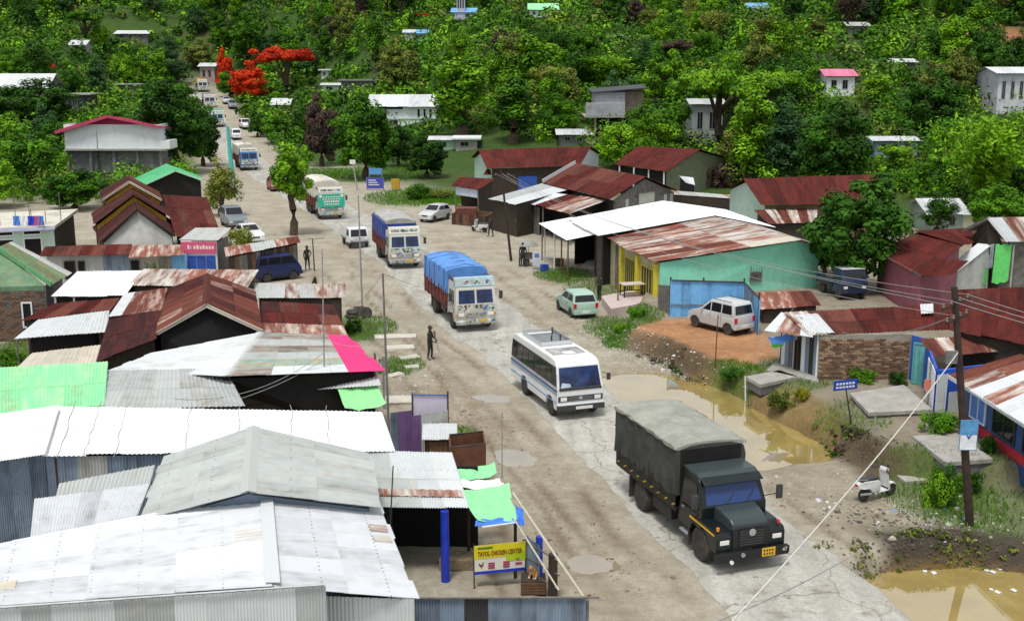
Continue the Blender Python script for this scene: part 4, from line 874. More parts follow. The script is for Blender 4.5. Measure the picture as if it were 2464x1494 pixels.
t = house('tall_shack', 'tall shack with white and rust gable roof hung with bright green netting', 'house', P(2440, 700, .9))
A, B, Cc, D = P(2378, 524, 5.7), P(2580, 521, 5.7), P(2600, 582, 4.4), P(2425, 581, 4.4); sheets(t, A, B, Cc, D, 6, 1, [zinc_rusty, zinc_new, zinc_rusty]); Lx = P(2317, 556, 4.6); Lx2 = Lx + (B - A); sheets(t, B, A, Lx, Lx2, 6, 1, [zinc_rusty])
board(t, Lx + Vector((0, -.05, 0)), A + Vector((0, -.05, 0)), .18, .04, wood_grey, 'bargeboard'); board(t, A + Vector((0, -.05, 0)), D + Vector((0, -.05, 0)), .18, .04, white_wall, 'bargeboard')
g1, g2 = Vector((Lx.x + .45, Lx.y - .5, 0)), Vector((D.x - .15, D.y + .5, 0)); gx = A + Vector((0, .2, -.2)); polywall(t, [(g1.x, g1.y, .5), (g2.x, g2.y, .5), (g2.x, g2.y, 4.3), gx, (g1.x, g1.y, 4.4)], wood_dark, .1, 'gable_wall'); vwall(t, g2, Cc + Vector((-.3, .5, 0)), .5, 4.3, 4.3, wood_grey, .1)
lg = M('milky_sheet', (.45, .48, .55), .5, .25, 2)
cloth(t, Vector((g1.x + .25, g1.y - .2, 4.1)), Vector((g2.x - .5, g2.y - .25, 4.2)), Vector((g2.x - .5, g2.y - .25, 2.8)), Vector((g1.x + .3, g1.y - .2, 2.6)), lg, .05, name='plastic_sheet')
cloth(t, Vector((g2.x - .45, g2.y - .3, 4.2)), Vector((g2.x + .5, g2.y - .3, 4.2)), Vector((g2.x + .45, g2.y - .3, 2.0)), Vector((g2.x - .5, g2.y - .3, 1.9)), tarp_green, .05, name='green_net', wrk=.06); cloth(t, Vector((g1.x + .3, g1.y - .25, 2.75)), Vector((g2.x - .75, g2.y - .3, 2.75)), Vector((g2.x - .8, g2.y - .3, 1.8)), Vector((g1.x + .1, g1.y - .25, 1.8)), tarp_green, .03, name='green_net', wrk=.04)
cloth(t, Vector((g2.x + .9, g2.y + .2, 3.4)), Vector((g2.x + 2.2, g2.y + .2, 3.4)), Vector((g2.x + 2.2, g2.y + .2, 2.6)), Vector((g2.x + .95, g2.y + .2, 2.6)), tarp_green, .03, name='green_net', wrk=.05); post(t, (g2.x + .6, g2.y - .35), .5, 4.2, .06, concrete)
# sloping ribbed stair cover
t = house('stair_cover', 'sloping pale topped ribbed zinc wall rising to the tall shack', 'wall', P(2270, 735, .9))
p0, p1 = P(2205, 735, .9), Vector((g1.x + .5, g1.y - 1.5, 0)); z1 = ZAT(p1.x, p1.y, 592); N = 9
for i in range(N):
    u0, u1 = i / N, (i + 1) / N; a, b = lerp(p0, p1, u0), lerp(p0, p1, u1); za, zb = lerp(1.0, z1, u0), lerp(1.0, z1, u1)
    t.add('wall_sheet', sheet_mb((a.x, a.y, za), (b.x, b.y, zb), (b.x, b.y, .6), (a.x, a.y, .6), 4), zinc_grey)
mb = MB(); mb.quadslab((p0.x, p0.y - .1, 1.1), (p1.x, p1.y - .1, z1 + .1), (p1.x - .7, p1.y + .25, z1 + .12), (p0.x - .7, p0.y + .25, 1.12), .06); t.add('coping', mb, zinc_white)
# brick store beside the pond bank
t = house('brick_store', 'single storey brown brick store with patched rust roof above the bank', 'store', P(2070, 915, .9))
A, B, Cc, D = P(1888, 753, 3.35), P(2300, 732, 3.35), P(2292, 792, 2.98), P(1950, 807, 2.95)
sheets(t, A, B, Cc, D, 8, 2, [rust_brown, rust_red], pick=lambda i, j: zinc_rusty if i == 0 else (rust_red if i > 2 else rust_brown))
patch(t, A, B, Cc, D, .03, .17, .15, .98, zinc_white); patch(t, A, B, Cc, D, .78, .86, .1, .5, zinc_new, lift=.2, name='solar_panel')
V = (P(1880, 752, 3.3), P(1950, 770, 3.3), P(1955, 812, 2.9), P(1840, 795, 2.7)); sheets(t, *V, 4, 1, [zinc_rusty, zinc_half, zinc_white])
w0, w1 = P(1966, 914, .9), P(2188, 912, .9); brickwall(t, w0, w1, .85, 2.95, .245, .1, [brick_a, brick_a, brick_b, brick_c]); vwall(t, w0 + Vector((0, .2, 0)), w0 + Vector((.2, 3.2, 0)), .3, 3.0, 3.1, mortar)
vwall(t, w1 + Vector((0, -.02, 0)), P(2232, 925, .9), .3, 2.9, 2.9, blue_paint, .08); opening(t, P(2190, 920, .9), P(2228, 926, .9), .1, .85, .9, 2.75, M('teal_frame', (.1, .4, .4), .5, .2, 2), M('teal_door', (.16, .42, .42), .5, .2, 2), 'door', .08, .06, 1, 'door_leaf')
f0, f1 = P(1878, 880, .9), P(1964, 912, .9); planks(t, f0, f1, .8, 2.75, 2.85, 9, [wood_grey, zinc_blue, white_wall, wood_dark, zinc_mid]); opening(t, f0, f1, .42, .52, .85, 2.4, wood_dark, black_shade, 'door', .06, sub='door_leaf'); post(t, f1, .7, 2.9, .06, white_wall); vwall(t, f0, f0 + Vector((1.2, 3, 0)), .4, 2.7, 3.0, wood_dark)
cloth(t, P(1845, 812, 2.75), P(1890, 805, 2.85), P(1918, 812, 2.6), P(1862, 828, 2.45), tarp_blue, .08, name='blue_tarpaulin'); cloth(t, P(1855, 826, 2.4), P(1885, 822, 2.45), P(1885, 832, 2.2), P(1858, 836, 2.2), tarp_green, .03, name='green_cloth')
mb = MB(); a = G(1880, 925); mb.prism([(f0.x - .9, f0.y - 1.2, .6), (f1.x - .1, f1.y - .8, .6), (f1.x, f1.y + .1, .6), (f0.x - .2, f0.y + .3, .6)], (0, 0, .42)); t.add('step_slab', mb, concrete)
t = house('big_red_roof_house', 'house with large plain rust red roof at the right edge', 'house', P(2420, 860, .9))
BQ = (P(2292, 699, 4.4), P(2560, 688, 4.4), P(2560, 842, 3.3), P(2285, 795, 3.3)); shed(t, BQ, 7, 2, [rust_red, rust_red, rust_brown], wood_dark)
t = house('blue_house', 'blue tarpaulin clad house with streaked rust awning at right edge', 'house', P(2330, 980, .9))
UQ = (P(2212, 816, 3.05), P(2490, 803, 3.05), P(2495, 838, 2.7), P(2250, 859, 2.7)); sheets(t, *UQ, 8, 1, [zinc_rusty, zinc_half, rust_brown])
w0, w1, w2 = P(2247, 992, .9), P(2480, 960, .9), P(2222, 930, .9); vwall(t, w0, w1, .5, 2.65, 2.65, M('blue_tarp_wall', (.02, .09, .5), .5, .35, 1.5), .1); vwall(t, w0 + Vector((0, .06, 0)), w2, .5, 2.7, 2.9, MATS['blue_tarp_wall'], .1)
planks(t, w0 + Vector((-.08, -.03, 0)), lerp(w0, w2, .5) + Vector((-.12, 0, 0)), .8, 2.6, 2.7, 4, [zinc_grey, white_wall, zinc_blue]); wsheets(t, lerp(w0, w1, .12) + Vector((0, -.25, 0)), lerp(w0, w1, .55) + Vector((0, -.25, 0)), .8, 1.75, 1.75, 4, [zinc_mid, zinc_grey]); wsheets(t, w0 + Vector((0, -.14, 0)), lerp(w0, w1, .1) + Vector((0, -.14, 0)), .8, 2.5, 2.5, 1, [zinc_white])
mb = MB(); c = P(2240, 900, 2.2); mb.box(c.x - .35, c.x + .25, c.y - .3, c.y - .26, 1.6, 2.05); t.add('orange_panel', mb, M('salmon_panel', (.55, .2, .12), .6, .2, 3))
t = house('corner_shop', 'near right shop with rust and white roof, blue wall and red stripe', 'shop', P(2400, 1120, .3))
SQ = (P(2455, 853, 3.5), P(2680, 930, 3.5), P(2500, 1040, 2.85), P(2284, 902, 2.9)); sheets(t, *SQ, 7, 2, [zinc_rusty, zinc_new, rust_brown, zinc_half])
board(t, SQ[3] + Vector((-.05, -.05, -.05)), SQ[2] + Vector((-.05, -.05, -.05)), .14, .04, zinc_white, 'fascia')
w0, w1 = SQ[3] + Vector((.75, .2, 0)), SQ[2] + Vector((.75, 0, 0)); zz = .2
vwall(t, w0, w1, zz, 2.85, 2.8, M('shop_blue', (.035, .09, .26), .6, .25, 2, dirt=.15), .1); vwall(t, w0, w0 + Vector((2.5, .6, 0)), zz, 2.8, 3.2, MATS['shop_blue'], .1)
d_ = (w1 - w0).normalized(); nn = Vector((d_.y, -d_.x, 0)); nn = nn if nn.dot(-w0) > 0 else -nn
a, b = lerp(w0, w1, .02) + nn * .09, lerp(w0, w1, .98) + nn * .09; vwall(t, a, b, .95, 1.3, 1.3, M('shop_red', (.5, .03, .05), .6, .2, 2), .05, 'stripe')
for u0, u1 in ((.1, .28), (.36, .6), (.68, .9)): opening(t, w0, w1, u0, u1, 1.4, 2.5, white_wall if u0 < .3 else steel_dark, glass_dark if u0 > .3 else tarp_blue, 'window', .06, .06, 1)
# ---------------------------------------------------------------- blue tin fence
t = house('blue_fence', 'light blue painted tin fence behind the silver van', 'fence', P(1700, 768, .9))
p, q, r_ = P(1612, 764, .85), P(1788, 766, .9), P(1824, 806, .9)
wsheets(t, p, q, .7, 2.95, 2.9, 7, [sheet_blue], 6); wsheets(t, q, r_, .7, 2.9, 2.75, 3, [sheet_blue, zinc_blue], 6)
bar(t, (p.x, p.y - .06, 2.95), (q.x, q.y - .06, 2.92), .04, wood_dark, 'rail'); bar(t, (q.x, q.y - .06, 2.9), (r_.x, r_.y, 2.8), .04, wood_dark, 'rail'); bar(t, (p.x, p.y - .06, 1.6), (q.x, q.y - .06, 1.6), .03, wood_grey, 'rail')
for c in (p, lerp(p, q, .45), q, r_): post(t, (c.x, c.y + .12), .6, 3.1, .05, wood_dark)
t = house('scrap_wood_fence', 'short dark plank fence left of the blue tin fence', 'fence', P(1590, 760, .6))
planks(t, P(1582, 755, .6), P(1610, 764, .7), .3, 2.3, 2.5, 4, [wood_dark, wood_grey]); 
t = house('low_tin_shed', 'low flat red rust roof beside the silver van', 'shed', P(1900, 760, .9))
shed(t, (P(1815, 705, 1.9), P(1950, 700, 1.9), P(1975, 735, 1.7), P(1830, 745, 1.7)), 5, 1, [rust_brown, zinc_half], wood_dark)
# veranda slab and table
t = house('veranda', 'tiled pink concrete veranda slab in front of the mint house', 'slab', P(1500, 735, .3))
a = [P(1447, 712, .55), P(1560, 690, .55), P(1580, 722, .55), P(1470, 743, .55)]; mb = MB(); mb.prism([(v.x, v.y, -.1) for v in a], (0, 0, .65)); t.add('slab', mb, M('pink_slab', (.55, .45, .43), .7, .12, 2, dirt=.15), bevel=.02)
def table(x, y, z, lab, L=1.5, W=.8, h=.75, rz=0, m=None):
    c = P(x, y, z); t = T('table', lab, 'table', c, rz); mb = MB(); mb.box(-L / 2, L / 2, -W / 2, W / 2, h - .05, h); t.add('table_top', mb, m or wood_grey, bevel=.008)
    for sx in (-1, 1):
        for sy in (-1, 1): mb = MB(); mb.box(sx * (L / 2 - .08) - .035, sx * (L / 2 - .08) + .035, sy * (W / 2 - .08) - .035, sy * (W / 2 - .08) + .035, 0, h - .05); t.add('leg', mb, wood_dark)
    for sy in (-1, 1): mb = MB(); mb.box(-L / 2 + .12, L / 2 - .12, sy * (W / 2 - .08) - .02, sy * (W / 2 - .08) + .02, .25, .3); t.add('stretcher', mb, wood_dark)
table(1522, 712, .55, 'grey wooden table standing on the pink veranda slab', 1.5, .9, .8, .25, sheet_beige)
# concrete platforms on the right bank
def slab(name, lab, pts, z0, z1, m, legs=0):
    a = [P(x, y, z1) for x, y in pts]; c = sum(a, Vector()) / len(a); t = T(name, lab, 'slab', (c.x, c.y, z0), 0, None, True); mb = MB(); mb.prism([(v.x, v.y, z1 - .16) for v in a], (0, 0, .16)); t.add('deck', mb, m, bevel=.015)
    q = inset(a, .08, 0); mb = MB(); mb.prism([(v.x, v.y, z0 - .3) for v in q], (0, 0, z1 - z0 + .14)); t.add('footing', mb, concrete_dark)
slab('concrete_platform', 'pale square concrete platform in front of brick store', [(2045, 945), (2175, 925), (2245, 985), (2090, 992)], .9, 1.15, concrete)
slab('concrete_step', 'grey concrete slab at the near right edge of the yard', [(2195, 1048), (2300, 1040), (2390, 1103), (2275, 1112)], .0, 1.0, concrete)
slab('concrete_ramp', 'sloping pale slab beside the corner shop', [(2110, 1108), (2210, 1100), (2290, 1148), (2180, 1158)], -.1, .12, M('slab_worn', (.42, .4, .35), .85, .2, 1.5, dirt=.3))
slab('septic_slab', 'broken grey concrete slab on the pond bank', [(1795, 905), (1875, 890), (1920, 905), (1830, 925)], .8, 1.02, concrete)
# ---------------------------------------------------------------- vehicle helpers (x forward, y left, z up)
def shell(prof, hw):
    """closed side profile [(x, z)] given a half width that depends on z (or a list)"""
    n = len(prof); mb = MB(); w = [hw(x, z) for x, z in prof]
    v = [(x, -w[i], z) for i, (x, z) in enumerate(prof)] + [(x, w[i], z) for i, (x, z) in enumerate(prof)]
    f = [tuple(range(n)), tuple(range(2 * n - 1, n - 1, -1))] + [(i, n + i, n + (i + 1) % n, (i + 1) % n) for i in range(n)]
    return mb.add(v, f)
def archpts(cx, r, z0, n=8, zc=None):
    """arch over a wheel walked from front to rear"""
    zc = zc if zc is not None else z0
    return [(cx + r * math.cos(math.pi * k / n), max(z0, zc + r * math.sin(math.pi * k / n))) for k in range(n + 1)]
def panel(t, name, pts, m, th=.02, parent=None, label=None, bevel=0):
    mb = MB(); mb.quadslab(*pts, th); return t.add(name, mb, m, parent, label, bevel=bevel)
_wm = {}
def wheel(t, x, y, r, w, rimm=None, dual=False):
    rimm = rimm or rim_grey; k = (r, w, rimm.name)
    if k not in _wm:
        mb = MB(); mb.lathe([(r * .62, -w / 2), (r * .9, -w / 2), (r * .985, -w * .36), (r, -w * .2), (r, w * .2), (r * .985, w * .36), (r * .9, w / 2), (r * .62, w / 2)], (0, 0, 0), 'y', 22); a = mb.mesh('wheel', rubber, smooth=True)
        mb = MB(); mb.lathe([(r * .63, -w * .42), (r * .6, -w * .38), (r * .5, -w * .2), (r * .3, -w * .22), (r * .25, -w * .42), (.001, -w * .45)], (0, 0, 0), 'y', 16)
        mb.lathe([(.001, w * .45), (r * .25, w * .42), (r * .3, w * .22), (r * .5, w * .2), (r * .6, w * .38), (r * .63, w * .42)], (0, 0, 0), 'y', 16)
        for q in range(6):
            an = q * math.pi / 3; mb.tube((r * .38 * math.cos(an), -w * .3, r * .38 * math.sin(an)), (r * .38 * math.cos(an), -w * .18, r * .38 * math.sin(an)), r * .045, n=6)
        b = mb.mesh('rim', rimm, smooth=True); _wm[k] = (a, b)
    a, b = _wm[k]; o = t.add('wheel', a, None); o.location = (x, y, r); o2 = t.add('rim', b, None, o); return o
def bx(t, name, d, m, bevel=.01, parent=None, label=None, smooth=False):
    mb = MB(); mb.box(*d); return t.add(name, mb, m, parent, label, bevel=bevel, smooth=smooth)
def tb(t, name, p, q, r, m, parent=None, n=8): return t.add(name, MB().tube(p, q, r, r, n), m, parent, smooth=True)
def paint(name, col, rough=.35, dirt=.25, dirtcol=(.3, .27, .22), spec=.5): return M(name, col, rough, .08, 1.5, dirt=dirt, dirtcol=dirtcol, spec=spec)
def art_mat(name, base, seed, amt=.5):
    m = bpy.data.materials.new(name); m.use_nodes = True; n = m.node_tree.nodes; L = m.node_tree.links; b = n['Principled BSDF']; b.inputs['Roughness'].default_value = .45
    tc = n.new('ShaderNodeTexCoord'); vo = n.new('ShaderNodeTexVoronoi'); vo.distance = 'CHEBYCHEV'; vo.inputs['Scale'].default_value = 8; vo.inputs['Randomness'].default_value = .8
    mp = n.new('ShaderNodeMapping'); mp.inputs['Location'].default_value = (seed, seed * 1.3, seed * .7); L.new(tc.outputs['Object'], mp.inputs[0]); L.new(mp.outputs[0], vo.inputs['Vector'])
    nz = n.new('ShaderNodeTexNoise'); nz.inputs['Scale'].default_value = 6; nz.inputs['Detail'].default_value = 3; L.new(mp.outputs[0], nz.inputs['Vector'])
    cr = n.new('ShaderNodeValToRGB'); cr.color_ramp.interpolation = 'CONSTANT'; e = cr.color_ramp.elements
    e[0].position = 0; e[0].color = tuple(base) + (1,); e[1].position = .62; e[1].color = (.06, .2, .12, 1)
    for p_, c_ in ((.55, (.1, .22, .5)), (.72, (.7, .7, .65)), (.82, (.04, .06, .1)), (.92, (.35, .08, .07))):
        q_ = e.new(p_); q_.color = tuple(c_) + (1,)
    sp = n.new('ShaderNodeSeparateColor'); L.new(vo.outputs['Color'], sp.inputs[0]); L.new(sp.outputs[0], cr.inputs[0])
    mx = n.new('ShaderNodeMixRGB'); r2 = n.new('ShaderNodeValToRGB'); r2.color_ramp.elements[0].position = .5 - amt * .25; r2.color_ramp.elements[1].position = .56 - amt * .2; L.new(nz.outputs[0], r2.inputs[0])
    L.new(r2.outputs[0], mx.inputs[0]); mx.inputs[1].default_value = tuple(base) + (1,); L.new(cr.outputs[0], mx.inputs[2])
    n3 = n.new('ShaderNodeTexNoise'); n3.inputs['Scale'].default_value = 2; n3.inputs['Detail'].default_value = 6; L.new(mp.outputs[0], n3.inputs['Vector'])
    r3 = n.new('ShaderNodeValToRGB'); r3.color_ramp.elements[0].position = .35; r3.color_ramp.elements[0].color = (.6, .58, .52, 1); r3.color_ramp.elements[1].position = .6; L.new(n3.outputs[0], r3.inputs[0])
    m2 = n.new('ShaderNodeMixRGB'); m2.blend_type = 'MULTIPLY'; m2.inputs[0].default_value = 1; L.new(mx.outputs[0], m2.inputs[1]); L.new(r3.outputs[0], m2.inputs[2]); L.new(m2.outputs[0], b.inputs['Base Color']); return m
def tarp(t, x0, x1, hw, zb, ze, zm, m, name='tarpaulin', front=True, seed=1, wrk=.03, drop=None):
    """cover stretched over the load, hanging down both sides and the two ends"""
    rg = random.Random(seed); mb = MB(); N = 14
    prof = [(-hw - .02, zb), (-hw - .03, lerp(zb, ze, .35)), (-hw - .02, lerp(zb, ze, .75)), (-hw, ze - .05), (-hw + .1, ze + .02), (-hw * .6, lerp(ze, zm, .7)), (-hw * .25, zm), (hw * .25, zm), (hw * .6, lerp(ze, zm, .7)), (hw - .1, ze + .02), (hw, ze - .05), (hw + .02, lerp(zb, ze, .75)), (hw + .03, lerp(zb, ze, .35)), (hw + .02, zb)]
    n = len(prof)
    for k in range(N + 1):
        u = k / N; x = lerp(x0, x1, u); e = -.05 if k in (0, N) else 0
        for i, (y, z) in enumerate(prof):
            s = -.06 * abs(math.sin(u * math.pi * 4)) if 4 <= i <= 9 else 0
            mb.v.append(Vector((x, y + rg.uniform(-1, 1) * wrk + .025 * math.sin(u * 40 + i) * (1 if i < 4 or i > 9 else 0), z + s + e * (1 if 3 <= i <= 10 else 0) + rg.uniform(-1, 1) * wrk * (.8 if 0 < i < n - 1 else 1.6))))
    for k in range(N):
        for i in range(n - 1): mb.f.append([k * n + i, (k + 1) * n + i, (k + 1) * n + i + 1, k * n + i + 1]); mb.m.append(0)
    mb.f.append(list(range(n))); mb.m.append(0); mb.f.append([N * n + i for i in range(n - 1, -1, -1)]); mb.m.append(0)
    return t.add(name, mb, m, smooth=True)
HD = math.atan2(-3.99, 1.32)      # direction of travel on the near road
def road_dir(Y): return math.atan2(-1.0, float(road_x(np.array([Y - .5]))[0] - road_x(np.array([Y + .5]))[0]))
# ---------------------------------------------------------------- flat fronted goods truck
def goods_truck(lab, loc, rz, tarpm, sidem, artm, cabm, crown, topz=3.3, banner=None, seed=1, group='goods trucks in the convoy', tail=-6.3, detail=True, low=False):
    t = T('goods_truck', lab, 'truck', loc, rz, group); W = 1.16
    mb = MB(); mb.box(tail + .2, .9, -.45, -.33, .62, .82); mb.box(tail + .2, .9, .33, .45, .62, .82)
    for k in range(6): mb.box(tail + .4 + k * 1.1, tail + .52 + k * 1.1, -.33, .33, .64, .8)
    t.add('chassis', mb, steel_dark)
    prof = [(1.14, .55), (1.18, 1.0), (1.17, 1.5), (1.0, 2.42), (.85, 2.6), (-.55, 2.66), (-.72, 2.6), (-.72, .75), (-.55, .75)] + [(x, z) for x, z in reversed(archpts(0, .62, .75, 8, .55))] + [(.75, .55)]
    cab = t.add('cab', shell(prof, lambda x, z: W - .09 * max(0, (z - 1.5) / 1.1)), cabm, bevel=.03)
    def fx(z): return 1.17 - (z - 1.5) * .185 if z > 1.5 else 1.18
    for s in (-1, 1):
        y0, y1 = s * .06, s * .98; z0, z1 = 1.58, 2.3; pts = [(fx(z0) + .012, y0, z0), (fx(z0) + .012, y1, z0), (fx(z1) + .012, y1 * .96, z1), (fx(z1) + .012, y0, z1)]
        pts = pts if s > 0 else pts[::-1]; w_ = panel(t, 'windscreen', pts, glass_blue, .02)
        mb = MB(); mb.tube((fx(z0) + .05, s * .3, z0 + .02), (fx(z0 + .4) + .05, s * .62, z0 + .38), .012, n=5); t.add('wiper', mb, steel_dark, w_)
        yy = s * (W + .006); pts = [(-.42, yy, 1.5), (.72, yy, 1.5), (.6, yy - s * .06, 2.2), (-.42, yy - s * .06, 2.2)]; pts = pts[::-1] if s > 0 else pts; panel(t, 'side_window', pts, glass_dark, .02)
        d = [(-.5, yy, .85), (.8, yy, 1.0), (.76, yy, 1.44), (-.5, yy, 1.44)]; dr = panel(t, 'door', d[::-1] if s > 0 else d, artm, .015); bx(t, 'handle', (-.4, -.25, min(yy, yy + s * .03), max(yy, yy + s * .03), 1.3, 1.34), chrome, .004, dr)
        tb(t, 'mirror_arm', (1.0, s * W, 2.3), (1.12, s * (W + .28), 2.2), .015, steel_dark, n=5); bx(t, 'mirror', (1.08, 1.14, s * (W + .28) - .1, s * (W + .28) + .1, 1.75, 2.2), steel_dark, .02)
        h = bx(t, 'headlight', (1.17, 1.215, min(s * .68, s * 1.0), max(s * .68, s * 1.0), .88, 1.06), lamp_white, .01); bx(t, 'indicator', (1.17, 1.2, min(s * 1.02, s * 1.13), max(s * 1.02, s * 1.13), .88, 1.04), lamp_amber, .008)
    panel(t, 'front_panel', [(1.192, -1.05, 1.1), (1.192, 1.05, 1.1), (1.185, 1.05, 1.5), (1.185, -1.05, 1.5)], artm, .01)
    g = bx(t, 'grille', (1.175, 1.2, -.6, .6, .82, 1.08), artm, .008)
    for k in range(4): bx(t, 'grille_bar', (1.2, 1.215, -.58, .58, .85 + k * .06, .875 + k * .06), chrome, 0, g)
    bx(t, 'bumper', (1.15, 1.34, -1.15, 1.15, .42, .66), artm if detail else steel_dark, .03); bx(t, 'bumper_bar', (1.3, 1.37, -1.12, 1.12, .5, .56), chrome, .01); bx(t, 'number_plate', (1.345, 1.36, .12, .6, .58, .7), plate_yellow, 0)
    mb = MB(); mb.prism([(1.0, -1.12, 2.5), (.82, -1.12, 2.95), (.55, -1.12, 2.98), (.5, -1.12, 2.62)], (0, 2.24, 0)); cw = t.add('crown_board', mb, crown, bevel=.02)
    for k in range(3): bx(t, 'crown_panel', (.93, .955, -.95 + k * .66, -.38 + k * .66, 2.62, 2.82), artm, 0, cw)
    mb = MB(); mb.box(-.7, .5, -1.05, 1.05, 2.68, 2.72)
    for yy in (-1.05, 1.05): mb.tube((-.7, yy, 2.9), (.5, yy, 2.9), .025, n=6)
    for xx in (-.7, -.1, .5):
        mb.tube((xx, -1.05, 2.7), (xx, -1.05, 2.9), .02, n=6); mb.tube((xx, 1.05, 2.7), (xx, 1.05, 2.9), .02, n=6)
    t.add('cab_rack', mb, wood_brown)
    # body
    bx(t, 'load_floor', (tail, -.8, -W, W, .95, 1.08), wood_brown, .01)
    for s in (-1, 1):
        for k in range(3): bx(t, 'side_board', (tail, -.82, min(s * (W - .02), s * (W + .03)), max(s * (W - .02), s * (W + .03)), 1.08 + k * .31, 1.37 + k * .31), sidem, .006)
        for k in range(7):
            x = tail + .1 + k * (abs(tail) - 1.05) / 6.0; bx(t, 'stake', (x, x + .07, min(s * (W + .03), s * (W + .08)), max(s * (W + .03), s * (W + .08)), .95, 2.05), sidem, .006)
    bx(t, 'tailgate', (tail - .04, tail, -W, W, 1.0, 2.1), sidem, .01); bx(t, 'headboard', (-.82, -.78, -W, W, 1.0, 2.6), sidem, .01)
    tarp(t, tail - .06, -.76, W + .03, 1.85, topz - .18, topz, tarpm, seed=seed)
    for k in range(5):
        x = lerp(tail + .4, -1.2, k / 4); pts = [(x, -W - .1, 1.5), (x, -W - .06, topz - .2), (x + .1, 0, topz + .04), (x, W + .06, topz - .2), (x, W + .1, 1.5)]; t.add('rope', MB().path(pts, .014, 5), wire_black)
    for s in (-1, 1):
        wheel(t, 0, s * .98, .5, .27, rim_grey)
        for xx in ([-4.2] if tail > -7 else [-4.0, -5.25]): wheel(t, xx, s * .86, .5, .5, rim_dark); bx(t, 'mud_flap', (xx - .72, xx - .68, min(s * .6, s * 1.12), max(s * .6, s * 1.12), .25, .95), rubber, .005)
    t.add('fuel_tank', MB().lathe([(.001, -.5), (.28, -.5), (.28, .5), (.001, .5)], (-1.9, -.85, .75), 'x', 14), steel_dark, smooth=True)
    if banner: banner(t)
    return t
art1 = art_mat('truck_art_white', (.62, .64, .58), 3.1, .75); art2 = art_mat('truck_art_grey', (.55, .58, .55), 9.4, .7); art3 = art_mat('truck_art_teal', (.3, .55, .5), 15.2, .6)
cabw = paint('cab_white', (.6, .6, .54), .5, .4); cabc = paint('cab_cream', (.66, .64, .58), .5, .35)
side_red = M('side_red', (.16, .04, .035), .7, .35, 2, dirt=.25); side_dk = M('side_maroon', (.13, .03, .028), .7, .35, 2, dirt=.2)
t_blue = M('cover_blue', (.1, .28, .68), .5, .18, 1.5, dirt=.15, dirtcol=(.25, .4, .65)); t_white = M('cover_cream', (.68, .66, .58), .7, .12, 1.2, dirt=.25, dirtcol=(.5, .46, .38)); t_navy = M('cover_navy', (.03, .07, .32), .5, .2, 1.5); t_grey = M('cover_grey', (.4, .4, .38), .7, .2, 1.5, dirt=.3)
sky_crown = M('crown_pale_blue', (.35, .5, .58), .6, .25, 4, dirt=.4, dirtcol=(.5, .48, .36))
def fl(x, y, rz, W=.98):
    """front axle centre from the place where the front left tyre touches the road (left as seen from the camera = the truck's right side)"""
    p = P(x, y, .04); p += Vector((math.cos(rz + math.pi / 2), math.sin(rz + math.pi / 2), 0)) * W; p.z = hz(p.x, p.y) + .05; return p
r1 = road_dir(66); goods_truck('truck with sky blue tarpaulin behind the white bus', fl(1092, 789, r1), r1, t_blue, side_red, art1, cabw, sky_crown, 3.35, seed=3)
def grey_top(t): tarp(t, -6.36, -.74, 1.05, 3.02, 3.26, 3.4, t_grey, 'top_cover', seed=8, wrk=.02)
r2 = road_dir(86); goods_truck('truck with navy side tarpaulin and grey top cover', fl(937, 642, r2), r2, t_navy, side_red, art2, cabw, cabc, 3.3, grey_top, seed=5)
def green_banner(t):
    ban = M('banner_green', (.03, .42, .28), .6, .12, 2); b = panel(t, 'banner', [(1.3, -1.25, 1.2), (1.3, 1.25, 1.2), (1.22, 1.25, 2.4), (1.22, -1.25, 2.4)], ban, .02)
    for k, (z, w, h_) in enumerate(((2.12, .8, .1), (1.92, .9, .09), (1.7, .75, .16), (1.45, .7, .12))):
        for j in range(7):
            y = lerp(-w, w, (j + .15) / 7); x = 1.305 - (z - 1.2) * .067 + .008; bx(t, 'banner_mark', (x, x + .006, y, y + w * 2 / 7 * .7, z - h_ / 2, z + h_ / 2), plate_white, 0, b)
    for s in (-1, 1): t.add('banner_roundel', MB().lathe([(.001, 0), (.15, 0), (.15, .012), (.001, .012)], (1.235, s * 1.0, 2.22), 'x', 16), plate_white, b)
r3 = road_dir(112); goods_truck('truck with cream tarpaulin and green banner across its front', fl(768, 526, r3), r3, t_white, side_dk, art3, cabc, cabc, 3.5, green_banner, seed=7, tail=-7.2)
r4 = road_dir(160); p = P(598, 409, .05); goods_truck('truck with cream cover and blue cab far up the road', p, r4, t_white, side_dk, art2, paint('cab_blue', (.06, .2, .5), .4, .2), cabc, 3.4, seed=9)
for k, (x, y, lab, tm, cm, g) in enumerate([(523, 306, 'pale mint truck with blue top in the distant column', M('cover_mint', (.35, .6, .5), .6, .15, 2), paint('cab_mint', (.4, .65, .55), .4, .2), 0), (505, 262, 'distant truck with grey cover before the bend', t_grey, cabw, 0), (488, 222, 'distant truck with orange tan load near the red trees', M('cover_tan', (.6, .38, .16), .7, .2, 2), cabc, 0)]):
    p = G(x, y); p.z += .05; rr = road_dir(p.y); goods_truck(lab, p, rr, tm, side_dk, art1, cm, cabc, 3.3, seed=20 + k)
